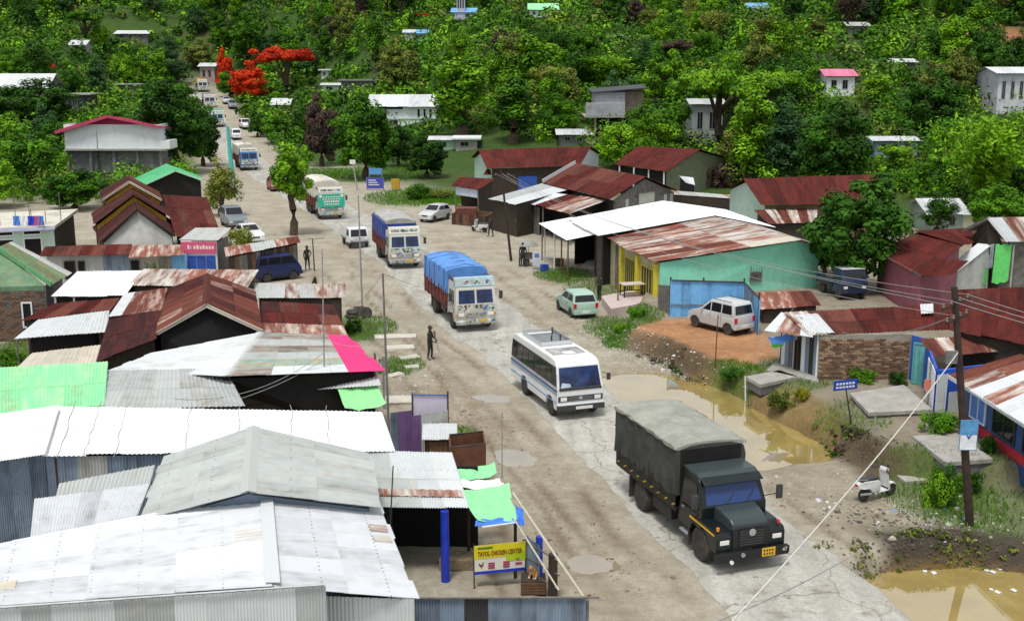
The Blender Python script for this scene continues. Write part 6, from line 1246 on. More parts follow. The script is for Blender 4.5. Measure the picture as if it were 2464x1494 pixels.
# ---------------------------------------------------------------- chicken stall
t = house('chicken_stall', 'open poultry stall with zinc roof, blue posts and green shade cloths', 'stall', P(1100, 1400, 0))
CQ = (P(884, 1086, 2.85), P(1086, 1091, 2.8), P(1127, 1222, 2.2), P(905, 1218, 2.25)); sheets(t, *CQ, 4, 2, [zinc_white, zinc_grey, zinc_white], 9)
patch(t, *CQ, .02, .98, .72, .84, zinc_rusty, 10)
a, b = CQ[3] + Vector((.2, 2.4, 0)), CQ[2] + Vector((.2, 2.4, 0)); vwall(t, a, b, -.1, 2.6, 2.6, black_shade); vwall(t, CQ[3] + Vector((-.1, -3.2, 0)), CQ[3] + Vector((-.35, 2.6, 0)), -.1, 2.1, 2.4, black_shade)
for x, y, m, r_, zt in ((1072, 1396, blue_plastic, .13, 2.15), (1297, 1416, blue_plastic, .11, 1.6), (1330, 1440, wood_dark, .14, 1.35)): p = P(x, y, 0); post(t, p, -.1, zt, r_, m, n=10)
for x, y, zt in ((915, 1400, 2.2), (1128, 1350, 2.15), (1240, 1390, 2.0)): p = P(x, y, 0); post(t, p, -.1, zt, .05, wood_dark)
gl = M('shade_cloth', (.27, .68, .34), .6, .12, 4)
for k, q in enumerate([((1092, 1130, 2.6), (1190, 1113, 2.55), (1196, 1140, 2.4), (1096, 1150, 2.45)), ((1105, 1180, 2.4), (1225, 1163, 2.4), (1232, 1200, 2.2), (1110, 1215, 2.2)), ((1112, 1200, 2.3), (1222, 1192, 2.3), (1254, 1246, 2.0), (1150, 1252, 2.0)), ((1098, 1152, 2.42), (1200, 1152, 2.4), (1214, 1166, 2.35), (1108, 1172, 2.35))]):
    cloth(t, *[P(*c) for c in q], gl if k != 3 else plate_white, .12, name='shade_cloth')
cloth(t, P(1145, 1252, 1.98), P(1254, 1240, 1.98), P(1256, 1256, 1.9), P(1142, 1266, 1.9), M('tarp_bright_blue', (.06, .2, .7), .4, .2, 3), .03, name='blue_tarpaulin'); cloth(t, P(1240, 1215, 2.2), P(1258, 1225, 2.15), P(1262, 1262, 1.95), P(1246, 1262, 1.95), MATS['tarp_bright_blue'], .02, name='blue_tarpaulin')
bar(t, P(1160, 1268, 1.88), P(1255, 1255, 1.88), .03, plate_white, 'pipe'); bar(t, P(1234, 1185, 2.35), P(1404, 1435, 1.62), .035, M('bamboo_pale', (.5, .48, .38), .6, .2, 4), 'bamboo_pole'); bar(t, P(1238, 1250, 2.0), P(1345, 1420, 1.2), .025, MATS['bamboo_pale'], 'bamboo_pole')
a, b = P(1258, 1400, 0), P(1345, 1450, 0)
for k in range(3): bar(t, (a.x, a.y, .4 + k * .45), (b.x, b.y, .4 + k * .42), .025, wood_grey, 'rail')
wsheets(t, lerp(a, b, .05), lerp(a, b, .45), 0, 1.5, 1.4, 2, [zinc_blue], 5)
w0, w1 = P(1000, 1439, 1.6), P(1408, 1437, 1.6); wsheets(t, w0, w1, -.1, 1.58, 1.58, 7, [zinc_blue], 9, pick=lambda i, j: steel_dark if i == 2 else zinc_blue); bar(t, w0 + Vector((-.1, -.05, .03)), w1 + Vector((.35, -.05, .03)), .03, wood_grey, 'rail'); post(t, w1 + Vector((.05, .1, 0)), -.1, 1.5, .06, concrete_dark)
mb = MB(); p = P(1130, 1370, 0); mb.box(p.x - .9, p.x + .7, p.y - .1, p.y + .6, 0, .35); t.add('counter', mb, M('rubble_counter', (.25, .2, .13), .9, .4, 6, bump=.5), bevel=.03)
# banner of the stall
bt = house('shop_banner', 'yellow chicken shop banner reading TAYOL CHICKEN CENTER', 'banner', P(1200, 1415, 0))
A0 = P(1141, 1415, 0); B0 = P(1264, 1407, 0); zl0, zh0 = ZAT(A0.x, A0.y, 1382), ZAT(A0.x, A0.y, 1313); zl1, zh1 = ZAT(B0.x, B0.y, 1370), ZAT(B0.x, B0.y, 1301)
BA, BB, BC, BD = Vector((A0.x, A0.y, zl0)), Vector((B0.x, B0.y, zl1)), Vector((B0.x, B0.y, zh1)), Vector((A0.x, A0.y, zh0))
rt = (BB - BA).normalized(); up_ = Vector((0, 0, 1)); nb = rt.cross(up_)
def bq(u0, u1, v0, v1, off): return [bil(BD, BC, BB, BA, u, v) + nb * off for u, v in ((u0, v1), (u1, v1), (u1, v0), (u0, v0))]
def bpan(name, u0, u1, v0, v1, m, off, parent=None): mb = MB(); mb.quadslab(*bq(u0, u1, v0, v1, off), .006); return bt.add(name, mb, m, parent)
sh = bpan('sheet', 0, 1, 0, 1, M('banner_white', (.75, .74, .66), .5, .1, 3), .01); bpan('yellow_band', 0, 1, 0, .46, M('banner_yellow', (.72, .62, .02), .5, .1, 3), .018, sh); bpan('lime_band', .62, 1, .3, .62, M('banner_lime', (.45, .58, .02), .5, .1, 3), .024, sh); bpan('blue_band', 0, 1, .9, 1, blue_plastic, .018, sh)
c = bil(BD, BC, BB, BA, .5, .3); lettering(bt, 'TAYOL CHICKEN CENTER', c, rt, up_ + rt * .04, .19, M('letter_brown', (.22, .05, .02), .5, .1, 3), sh, .032, bold=.006, maxw=(BB - BA).length * .86)
bpan('small_line', .07, .36, .07, .13, M('letter_green', (.05, .2, .03), .5, .1, 3), .026, sh)
for u, col in ((.33, 'letter_maroon'), (.62, 'letter_maroon'), (.86, 'letter_maroon')):
    M('letter_maroon', (.4, .05, .12), .5, .15, 3)
    for v in ((.62, .68), (.7, .76), (.78, .84)) if u < .8 else ((.7, .78),): bpan('price_line', u - .055, u + .07, v[0], v[1], MATS[col], .022, sh)
def rooster(cu, cv, s, mb_, body):
    c = bil(BD, BC, BB, BA, cu, cv); pts = [(-.5, .1), (-.62, .5), (-.4, .62), (-.2, .25), (.15, .2), (.25, .6), (.42, .78), (.6, .62), (.45, .5), (.42, .1), (.15, -.25), (.1, -.6), (.0, -.6), (-.02, -.25), (-.3, -.15)]
    m = MB(); m.prism([c + rt * x * s + up_ * y * s + nb * .02 for x, y in pts], nb * .004); bt.add('rooster_print', m, body, sh)
rooster(.14, .7, .13, None, M('rooster_brown', (.2, .07, .03), .6, .6, 12)); rooster(.85, .6, .09, None, M('rooster_dark', (.06, .05, .03), .6, .5, 12))
for p in (A0, B0): post(bt, p, hz(p.x, p.y) - .05, zh0 + .05, .02, wood_dark)
# small pets
def skin_mesh(verts, edges, radii, name, mats, pick, sub=2, root=0):
    me = bpy.data.meshes.new(name); me.from_pydata([tuple(v) for v in verts], edges, []); ob = bpy.data.objects.new(name, me); COL.objects.link(ob)
    md = ob.modifiers.new('s', 'SKIN'); sv = me.skin_vertices[0].data
    for i, r in enumerate(radii): sv[i].radius = (r, r) if not isinstance(r, tuple) else r; sv[i].use_root = (i == root)
    ob.modifiers.new('u', 'SUBSURF').levels = sub
    dg = bpy.context.evaluated_depsgraph_get(); dg.update(); ev = bpy.data.meshes.new_from_object(ob.evaluated_get(dg)); bpy.data.objects.remove(ob); bpy.data.meshes.remove(me)
    ev.name = name; ev.materials.clear()
    for m in mats: ev.materials.append(m)
    for p in ev.polygons: p.material_index = pick(p.center); p.use_smooth = True
    return ev
def sit_pet(name, lab, cat, loc, rz, s, m, chest):
    t = T(name, lab, cat, loc, rz)
    V = [(0, 0, .2), (.12, 0, .36), (.2, 0, .5), (.3, 0, .58), (.42, 0, .55), (-.1, 0, .12), (-.3, .06, .05), (-.45, .15, .04), (.16, .09, .3), (.2, .1, .04), (.26, .1, .02), (.16, -.09, .3), (.2, -.1, .04), (.26, -.1, .02), (-.02, .14, .16), (.12, .16, .03), (.2, .16, .02), (-.02, -.14, .16), (.12, -.16, .03), (.2, -.16, .02), (.27, .06, .68), (.27, -.06, .68)]
    E = [(0, 1), (1, 2), (2, 3), (3, 4), (0, 5), (5, 6), (6, 7), (1, 8), (8, 9), (9, 10), (1, 11), (11, 12), (12, 13), (0, 14), (14, 15), (15, 16), (0, 17), (17, 18), (18, 19), (3, 20), (3, 21)]
    Rr = [.15, .13, .1, .095, .05, .12, .04, .02, .06, .035, .03, .06, .035, .03, .09, .045, .03, .09, .045, .03, .02, .02]
    me = skin_mesh([tuple(c * s for c in v) for v in V], E, [r * s for r in Rr], 'body', [m, chest], lambda c: 1 if (c.x > .1 * s and c.z < .42 * s and abs(c.y) < .07 * s) or c.z < .06 * s else 0); t.add('body', me, None)
    for y in (-1, 1): t.add('eye', MB().lathe([(.001, -.012 * s), (.012 * s, 0), (.001, .012 * s)], (.385 * s, y * .05 * s, .6 * s), 'x', 6), steel_dark)
p = P(1284, 1436, 0); sit_pet('cat', 'ginger and white cat sitting behind the ribbed stall fence', 'cat', P(1284, 1440, .0) + Vector((0, .5, .42)), -2.0, .62, M('fur_ginger', (.6, .26, .06), .8, .25, 8), M('fur_white', (.7, .66, .6), .8, .1, 8))
bx_ = house('cat_crate', 'low wooden crate behind the ribbed stall fence', 'crate', P(1284, 1440, 0) + Vector((0, .5, 0))); q = P(1284, 1440, 0) + Vector((0, .5, 0)); 
mb = MB(); mb.box(q.x - .35, q.x + .35, q.y - .3, q.y + .3, hz(q.x, q.y) - .05, .42); bx_.add('box', mb, wood_dark)
for k in range(4): mb = MB(); mb.box(q.x - .36, q.x + .36, q.y - .33, q.y - .3, .05 + k * .09, .12 + k * .09); bx_.add('slat', mb, wood_brown)
p = G(757, 686); sit_pet('dog', 'dark dog sitting on the verge beside the grey white stall roof', 'dog', p, -1.2, .9, M('fur_dark', (.03, .025, .02), .8, .3, 8), M('fur_brown', (.08, .05, .03), .8, .3, 8))
# ---------------------------------------------------------------- purple sheet enclosure at the verge
t = house('sheet_enclosure', 'purple and blue ribbed sheet enclosure with white hoarding at the verge', 'enclosure', P(1020, 1090, 0))
a, b, c = P(942, 1090, 0), P(993, 1088, 0), P(1078, 1082, 0)
wsheets(t, a, b, -.05, 1.62, 1.68, 3, [zinc_blue, sheet_purple], 7, pick=lambda i, j: zinc_blue if i == 0 else sheet_purple); wsheets(t, b, c, -.05, 1.45, 1.6, 4, [zinc_mid], 7, pick=lambda i, j: [sheet_purple, zinc_mid, zinc_grey, zinc_mid][i]); vwall(t, c + Vector((0, .06, 0)), c + Vector((-.5, 3, 0)), -.1, 1.4, 1.4, zinc_blue, .05)
hb = M('hoarding_white', (.62, .58, .68), .5, .1, 2, dirt=.15); zz0, zz1 = 1.45, ZAT(b.x, b.y + .3, 948); f = vwall(t, b + Vector((0, .3, 0)), c + Vector((0, .3, 0)), .9, zz1, zz1 - .1, hb, .04, 'hoarding')
for e in (b, c): mb = MB(); mb.box(e.x - .03, e.x + .03, e.y + .24, e.y + .36, -.05, zz1 + .03); t.add('post', mb, steel_dark)
bar(t, b + Vector((0, .24, zz1)), c + Vector((0, .24, zz1 - .1)), .025, blue_paint, 'rail')
t = house('kiosk_box', 'small wooden box kiosk with pale blue tin lid', 'kiosk', P(1058, 1100, 0))
a = P(1058, 1105, 0); mb = MB(); mb.box(a.x - .55, a.x + .5, a.y - .05, a.y + .8, hz(a.x, a.y) - .05, .75); t.add('box', mb, wood_dark)
for k in range(6): mb = MB(); mb.box(a.x - .55 + k * .175, a.x - .39 + k * .175, a.y - .08, a.y - .05, .0, .74); t.add('plank', mb, rng.choice([wood_dark, wood_brown]))
sheets(t, a + Vector((-.68, .95, 1.1)), a + Vector((.6, .95, 1.1)), a + Vector((.66, -.2, .85)), a + Vector((-.62, -.2, .85)), 2, 1, [zinc_white], 7)
for dx in (-.5, .45): mb = MB(); mb.box(a.x + dx - .03, a.x + dx + .03, a.y + .7, a.y + .76, .7, 1.02); t.add('post', mb, wood_dark)
t = house('brown_bin', 'open brown tin bin with dark frame beside green shade cloth', 'bin', P(1120, 1150, 0))
a, b = P(1085, 1175, 0), P(1168, 1165, 0); rb = M('brown_tin', (.13, .055, .03), .7, .3, 3); vwall(t, a, b, -.05, 1.5, 1.5, rb, .05); vwall(t, b + Vector((0, .05, 0)), b + Vector((-.1, 1.2, 0)), -.05, 1.5, 1.5, rb, .05); vwall(t, a + Vector((0, .05, 0)), a + Vector((-.1, 1.2, 0)), -.05, 1.5, 1.5, rb, .05); vwall(t, a + Vector((-.1, 1.22, 0)), b + Vector((-.1, 1.22, 0)), -.05, 1.55, 1.55, rb, .05); bar(t, a + Vector((0, 0, 1.52)), b + Vector((0, 0, 1.52)), .03, steel_dark, 'rail'); bar(t, a + Vector((-.1, 1.22, 1.58)), b + Vector((-.1, 1.22, 1.58)), .03, steel_dark, 'rail')
# orange cloth, white cabinet, cart with umbrella
t = house('orange_cloth', 'orange cloth hanging from a line beside brick house', 'cloth', P(120, 800, 0)); a = P(118, 790, 0); 
cloth(t, a + Vector((-.15, 0, 2.4)), a + Vector((.2, 0, 2.4)), a + Vector((.3, -.05, 1.3)), a + Vector((-.35, -.05, 1.2)), M('cloth_orange', (.75, .16, .03), .6, .2, 4), .02, name='fabric', wrk=.06); post(t, a + Vector((0, .15, 0)), -.05, 2.5, .03, wood_grey)
t = house('notice_cabinet', 'white notice cabinet on legs beside the food cart', 'sign', P(1291, 650, 0)); a = G(1291, 648); mb = MB(); mb.box(a.x - .3, a.x + .32, a.y - .06, a.y + .06, .25, 1.25); cb = t.add('board', mb, M('notice_white', (.6, .62, .7), .5, .12, 3)); 
for k in range(3): mb = MB(); mb.box(a.x - .15, a.x + .17, a.y - .075, a.y - .062, .9 + k * .09, .95 + k * .09); t.add('notice_line', mb, blue_paint, cb)
for s in (-.25, .27): post(t, (a.x + s, a.y), hz(a.x, a.y) - .05, .3, .025, steel_grey)
t = house('food_cart', 'street food cart with faded grey umbrella by the workshop', 'cart', P(1268, 645, 0)); a = G(1268, 640); mb = MB(); mb.box(a.x - .55, a.x + .4, a.y - .35, a.y + .35, .55, .95); t.add('tray', mb, wood_grey, bevel=.02)
for s in (-1, 1): o = MB(); o.lathe([(.22, -.03), (.26, -.03), (.26, .03), (.22, .03)], (a.x - .05, a.y + s * .4, .27), 'y', 16); t.add('wheel', o, rubber)
post(t, (a.x + .1, a.y), .9, 1.75, .02, steel_grey); mb = MB(); mb.lathe([(.001, 1.95), (.25, 1.9), (.55, 1.72), (.75, 1.52), (.73, 1.5), (.5, 1.68), (.001, 1.9)], (a.x + .1, a.y, 0), 'z', 10); t.add('umbrella', mb, M('umbrella_grey', (.3, .29, .27), .8, .2, 3)); mb = MB(); mb.box(a.x - .6, a.x - .5, a.y - .3, a.y - .25, 0, .6); mb.box(a.x - .6, a.x - .5, a.y + .25, a.y + .3, 0, .6); t.add('leg', mb, wood_dark)
# ---------------------------------------------------------------- people
def person(lab, loc, rz, top, bot, skin=(.13, .07, .045), hat=None, pose='stand', hgt=1.0, hair=True):
    t = T('person', lab, 'person', loc, rz); V = []; E = []; Rr = []
    def a(p, r, par=None):
        V.append(Vector(p)); Rr.append(r)
        if par is not None: E.append((par, len(V) - 1))
        return len(V) - 1
    pv = a((0, 0, .95), .135); sp = a((.0, 0, 1.15), .125, pv); ch = a((.0, 0, 1.34), .14, sp); nk = a((.0, 0, 1.5), .055, ch); h0 = a((.02, 0, 1.6), .085, nk); h1 = a((.02, 0, 1.7), .085, h0); a((.115, 0, 1.62), .014, h0)
    st = .1 if pose == 'walk' else .03; hands = []
    for s in (1, -1):
        hp = a((0, s * .1, .88), .095, pv); kn = a((.03 + s * st, s * .11, .5), .065, hp); an = a((s * st * 1.6 - .02, s * .12, .1), .042, kn); a((s * st * 1.6 + .15, s * .14, .045), .038, an)
        sh = a((0, s * .19, 1.4), .06, ch)
        if pose == 'rifle': el = a((.05, s * .26, 1.14), .045, sh); wr = a((.26, s * .1, 1.02 + s * .04), .032, el); hd = a((.31, s * .06, 1.0 + s * .05), .03, wr); d = Vector((.05, -s * .03, -.01))
        elif pose == 'hip' and s > 0: el = a((-.05, .36, 1.16), .045, sh); wr = a((.05, .2, 1.0), .032, el); hd = a((.08, .15, .98), .03, wr); d = Vector((.05, -.03, -.02))
        else: el = a((-.03, s * .25, 1.13), .045, sh); wr = a((.06, s * .26, .9), .032, el); hd = a((.09, s * .26, .83), .032, wr); d = Vector((.02, 0, -.06))
        hands.append(V[hd].copy()); sd = d.cross(Vector((0, 1, 0))) if abs(d.normalized().y) < .9 else Vector((1, 0, 0)); sd.normalize()
        for k, ln in ((-1.5, .8), (-.5, 1.0), (.5, .95), (1.5, .75)): q = V[hd] + d * .75 + sd * k * .014; f = a(q, .009, hd); a(q + d * ln * .8 + Vector((.012, 0, 0)), .008, f)
        q = V[hd] + sd * .035 + d * .1; f = a(q, .011, hd); a(q + d * .6 + sd * .02, .009, f)
    V = [v * hgt for v in V]; Rr = [r * hgt for r in Rr]; hd_ = [v * hgt for v in hands]
    sk = M('skin_%02d' % int(skin[0] * 100), skin, .6, .1, 6)
    def pick(c):
        if c.z > 1.5 * hgt: return 0
        if any((c - q).length < .1 * hgt for q in hd_): return 0
        if c.z < .09 * hgt: return 3
        return 2 if c.z < .94 * hgt else 1
    t.add('body', skin_mesh(V, E, Rr, 'body', [sk, top, bot, steel_dark], pick, 2), None)
    for s in (1, -1): t.add('eye', MB().lathe([(.001, -.012), (.012, 0), (.001, .012)], (.1 * hgt, s * .032, 1.645 * hgt), 'x', 6), steel_dark); t.add('ear', MB().lathe([(.001, -.012), (.03, 0), (.001, .012)], (.02, s * .088 * hgt, 1.63 * hgt), 'y', 8), sk)
    t.add('mouth', MB().box(.098 * hgt, .107 * hgt, -.022, .022, 1.572 * hgt, 1.58 * hgt), M('lips', (.1, .03, .025), .6, .1, 4))
    mb = MB(); z = 1.66 * hgt; mb.lathe([(.098, -.03), (.105, .02), (.09, .07), (.05, .105), (.001, .115)], (.005, 0, z), 'z', 14)
    if hat: mb.lathe([(.09, -.012), (.135, -.016), (.135, -.006), (.095, .0)], (.035, 0, z), 'z', 14)
    t.add('cap' if hat else 'hair', mb, hat or M('hair_black', (.012, .01, .009), .6, .2, 6), smooth=True); return t
camo = M('camo_dark', (.035, .042, .03), .85, .55, 9, dirt=.3, dirtcol=(.07, .06, .04)); trouser = M('trousers_dark', (.025, .028, .025), .85, .3, 6); 
def on(x, y): p = G(x, y); return p
person('soldier in dark camouflage standing on the bare verge left of the road', on(1035, 866), -.4, camo, camo, hat=camo, pose='rifle'); 
def rifle(lab, x, y, rz, off):
    p = G(x, y); t = T('rifle', lab, 'rifle', p + Matrix.Rotation(rz, 3, 'Z') @ Vector(off), rz, 'rifles held by soldiers'); t.add('barrel', MB().tube((.3, -.1, -.55), (.1, -.02, -.02), .012), steel_dark); t.add('receiver', MB().tube((.13, -.03, -.1), (-.02, .03, .22), .03), steel_dark); mb = MB(); mb.prism([(-.03, .02, .2), (.03, .02, .2), (0, .06, .48), (-.1, .06, .5)], (0, .04, 0)); t.add('stock', mb, wood_brown); t.add('magazine', MB().tube((.08, 0, .0), (.16, .0, .06), .022), steel_dark)
rifle('dark rifle held muzzle down by the soldier on the bare verge', 1035, 866, -.4, (.27, 0, 1.0))
person('soldier standing alone on the dirt lane near the blue microvan', on(740, 650), -.9, camo, trouser, hat=camo, pose='hip'); person('soldier standing at the corner of the pink veranda slab', on(1442, 723), -2.4, camo, trouser, hat=camo, pose='rifle')
rifle('dark rifle held by the soldier at the veranda corner', 1442, 723, -2.4, (.27, 0, 1.0))
person('person in dark clothes standing beside the food cart umbrella', on(1258, 642), -1.6, M('shirt_dark', (.04, .04, .05), .8, .3, 5), trouser, pose='stand'); person('person in dark clothes standing behind the parked scooter', on(1181, 570), 2.6, MATS['shirt_dark'], trouser, pose='walk')
# ---------------------------------------------------------------- poles, wires, signs
def ptop(base, xt, yt):
    z = ZAT(base.x, base.y, yt); zc = base.y * CT - (z - H) * ST; return Vector(((xt - CX) / FPX * zc, base.y, z))
def pole(lab, xb, yb, xt, yt, r, m, name='utility_pole', taper=.7, group=None, g=True):
    b = G(xb, yb) if g else P(xb, yb, 0); tp = ptop(b, xt, yt); t = T(name, lab, 'pole', b, 0, group, True); b0 = Vector((b.x, b.y, b.z - .3)); t.add('shaft', MB().tube(b0, tp, r, r * taper, 10), m, smooth=True); return t, b, tp
def wire(lab, p, q, sag, r=.012, m=None, n=14, group='overhead wires'):
    p, q = Vector(p), Vector(q); pts = [lerp(p, q, k / n) - Vector((0, 0, sag * 4 * (k / n) * (1 - k / n))) for k in range(n + 1)]; mb = MB(); mb.path(pts, r, 5); return single('overhead_wire', mb, m or wire_black, lab, 'wire', group, base=p)
t, b1, t1 = pole('leaning dark wooden utility pole with crossarms near the corner shop', 2337, 1264, 2296, 690, .14, wood_pole)
arms = []
for f, w in ((.93, .75), (.87, .6)):
    c = lerp(b1, t1, f); d = Vector((.75, .55, .12)); a_, b_ = c - d * w, c + d * w; t.add('crossarm', MB().tube(a_, b_, .05, .05, 4), wood_pole)
    for u in (.05, .35, .65, .95): p = lerp(a_, b_, u); t.add('insulator', MB().lathe([(.03, 0), (.05, .04), (.03, .08), (.045, .12), (.001, .15)], p + Vector((0, 0, .04)), 'z', 8), M('porcelain', (.2, .17, .15), .3, .1, 5)); arms.append(p + Vector((0, 0, .15)))
t.add('meter_box', MB().box(t1.x - .15, t1.x + .2, t1.y - .25, t1.y - .12, t1.z - 2.4, t1.z - 2.0), concrete_dark)
pst = house('pole_poster', 'blue and white poster fixed to the leaning utility pole', 'poster', b1); c = lerp(b1, t1, .42); c = ptop(b1, 2325, 1038); mb = MB(); mb.box(c.x - .28, c.x + .28, b1.y - .22, b1.y - .19, c.z - .55, c.z + .45); pb = pst.add('sheet', mb, M('poster_blue', (.1, .3, .55), .5, .3, 4)); mb = MB(); mb.box(c.x - .26, c.x + .26, b1.y - .226, b1.y - .221, c.z - .53, c.z - .05); pst.add('white_field', mb, M('poster_white', (.7, .74, .78), .5, .2, 5), pb)
mb = MB(); mb.prism([(c.x - .1, b1.y - .232, c.z - .02), (c.x, b1.y - .232, c.z - .2), (c.x + .12, b1.y - .232, c.z), (c.x, b1.y - .232, c.z - .08)], (0, .004, 0)); pst.add('emblem', mb, blue_paint, pb)
t, b2, t2 = pole('slim dark wooden pole beside the parked scooter', 1231, 628, 1206, 412, .1, wood_pole)
c = lerp(b2, t2, .95); t.add('crossarm', MB().tube(c + Vector((-.7, 0, 0)), c + Vector((.7, 0, .05)), .045, .045, 4), wood_pole)
a2 = [c + Vector((k * .45, 0, .05)) for k in (-1, 0, 1)]
for p in a2: t.add('insulator', MB().lathe([(.03, 0), (.05, .04), (.03, .08), (.001, .12)], p, 'z', 8), MATS['porcelain'])
for k, (i, j) in enumerate(((0, 0), (1, 1), (3, 2), (5, 1))): wire(['highest', 'second highest', 'third highest', 'lowest'][k] + ' thin wire from the leaning pole to the scooter pole', arms[i], a2[j] + Vector((0, 0, .1)), .8 + .2 * k, .01, wire_grey)
for k in range(3): wire(['upper', 'middle', 'lower'][k] + ' thin wire running off right from the leaning pole', arms[k + 1], arms[k + 1] + Vector((9, -6 - k, -1.2)), .3, .011, wire_grey)
for k in range(2): wire(['left', 'right'][k] + ' service wire from the leaning pole towards the brick store', arms[4 + k], P(1970 + 60 * k, 800, 3.2), .4, .01, wire_grey)
t, b3, t3 = pole('tall thin grey steel pole left of the lane', 872, 744, 862, 470, .06, steel_grey, taper=.6); t, b4, t4 = pole('thin weathered post with stay wires beside the verge', 938, 1090, 921, 658, .05, wood_grey); t, b5, t5 = pole('thin grey pole rising through the shop roofs', 783, 1060, 775, 600, .035, steel_grey); t, b6, t6 = pole('short dark post near the soldier by the microvan', 757, 652, 752, 575, .05, wood_dark); t.add('crossarm', MB().tube(t6 + Vector((-.3, 0, 0)), t6 + Vector((.8, 0, .05)), .02), steel_dark)
t, b7, t7 = pole('dark pole in front of the crimson roof building', 240, 432, 232, 306, .12, wood_dark); t, b8, t8 = pole('turquoise banner post on the left verge of the far road', 560, 436, 548, 305, .32, M('teal_cloth', (.08, .45, .4), .6, .2, 2), taper=.6); t, b9, t9 = pole('leaning stake beside the silver tall hatchback', 1720, 884, 1728, 758, .035, wood_brown); pole('white stake at the pond edge', 1795, 965, 1793, 905, .04, white_wall, 'marker_stake'); pole('pale stake by the concrete platform', 2104, 1042, 2107, 990, .035, concrete, 'marker_stake')
pole('bent dark antenna rod above the stall roof', 931, 1400, 946, 1120, .025, steel_dark, 'antenna'); pole('thin grey pole by the verge puddle', 1208, 1150, 1208, 990, .02, steel_grey, 'marker_stake'); pole('bamboo prop beside the blue tarpaulin awning', 1815, 880, 1838, 800, .025, MATS['bamboo_pale'], 'marker_stake'); pole('brown veranda post in front of the mint house', 1487, 745, 1487, 640, .05, wood_brown, 'veranda_post')
wire('stay wire from the weathered post to the road verge', t4, P(1010, 690, .3), .05, .012, wire_grey); wire('stay wire from the weathered post to the stall roof', t4, P(860, 730, 2.0), .1, .01, wire_grey); wire('wire between the thin posts over the shop roofs', t4 - Vector((0, 0, 2.5)), t5 - Vector((0, 0, 3.5)), .3, .01, wire_grey); wire('long wire from thin pole down to the patchwork roof', t5 - Vector((0, 0, 4)), P(420, 960, 3.5), .6, .012, wire_grey); wire('second long wire crossing the grey shed roof', t5 - Vector((0, 0, 4.3)), P(290, 1000, 3.6), .6, .012, wire_grey)
cab = [lerp(b1, t1, .74)]; wire('thick white cable slanting down from the leaning pole to the near road', cab[0] + Vector((-.1, -.2, 0)), P(1700, 1560, 5.5), .25, .018, rope_white, 20, None)
wire('thin cable beside the thick white one at the bottom edge', P(2060, 1330, 4.2), P(1660, 1520, 5.5), .1, .012, wire_grey, 10, None)
t, b, tp = pole('white plate on a leaning concrete post by the grass', 861, 458, 849, 392, .09, concrete, 'road_sign'); t.add('plate', MB().box(tp.x - .35, tp.x + .3, tp.y - .06, tp.y - .02, tp.z - .15, tp.z + .35), plate_white)
def bill(lab, x0, x1, y0, y1, yb, m, m2=None):
    a, b = G(x0, yb), G(x1, yb); z1, z0 = ZAT(a.x, a.y, y0), ZAT(a.x, a.y, y1); t = T('billboard', lab, 'sign', a, 0, None, True); mb = MB(); mb.hexa([Vector((e.x, a.y + o, z)) for z in (z0, z1) for e, o in ((a, -.04), (b, -.04), (b, 0), (a, 0))]); f = t.add('board', mb, m)
    for e in (a, b): post(t, (e.x, a.y + .05), a.z - .1, z1, .05, steel_grey)
    if m2:
        w = b.x - a.x
        for k in range(3): mb = MB(); z = lerp(z0, z1, .3 + .2 * k); mb.box(a.x + w * .1, a.x + w * (.75 - .1 * k), a.y - .05, a.y - .042, z, z + (z1 - z0) * .08); t.add('board_line', mb, m2, f)
bill('blue printed hoarding with white border in the grass', 883, 923, 427, 454, 458, M('hoarding_blue', (.06, .08, .42), .5, .15, 2), plate_white); bill('smaller sky blue board behind the blue hoarding', 889, 919, 405, 420, 440, M('board_sky', (.1, .3, .6), .5, .15, 2)); bill('mustard yellow board in the grass', 943, 961, 430, 455, 458, M('board_mustard', (.5, .3, .02), .6, .15, 2))
t, b, tp = pole('blue name board on a bent post above the bank', 2052, 1020, 2034, 925, .035, wood_dark, 'sign_post'); d = Vector((1, .28, .02)).normalized(); w = .52; mb = MB(); mb.hexa([tp + d * s * w + Vector((0, -.06 + o, z)) for z in (-.2, .2) for s, o in ((-1, 0), (1, 0), (1, .04), (-1, .04))]); f = t.add('board', mb, M('sign_blue', (.02, .06, .4), .5, .1, 3))
for z in (.06, -.08):
    for k in range(6): s0 = -.8 + k * .27; mb = MB(); mb.hexa([tp + d * s * w + Vector((0, -.066 + o, z + zz)) for zz in (-.04, .04) for s, o in ((s0, 0), (s0 + .2, 0), (s0 + .2, .004), (s0, .004))]); t.add('sign_mark', mb, plate_white, f)
# blue drums in the fields, blue water barrels
for k, (x, y, zt) in enumerate(((1876, 416, 1.3), (1972, 416, 1.3), (2070, 412, 1.35), (2273, 445, 1.3))):
    p = G(x, y); t = T('water_drum', ['blue drum with pale lid at the left end of the field', 'blue drum second along the field edge', 'blue drum on the field edge above the long red roof', 'blue drum by the rough shelter on the right'][k], 'drum', p, 0, 'blue drums along the field'); t.add('barrel', MB().lathe([(.3, 0), (.33, .05), (.33, .4), (.35, .43), (.33, .46), (.33, .85), (.35, .88), (.33, .91), (.33, 1.25), (.28, 1.3), (.001, 1.3)], (0, 0, 0), 'z', 16), M('drum_blue', (.02, .1, .5), .4, .15, 3), smooth=True); t.add('lid', MB().lathe([(.2, 1.3), (.22, 1.42), (.001, 1.5)], (0, 0, 0), 'z', 12), white_wall if k < 2 else steel_grey)
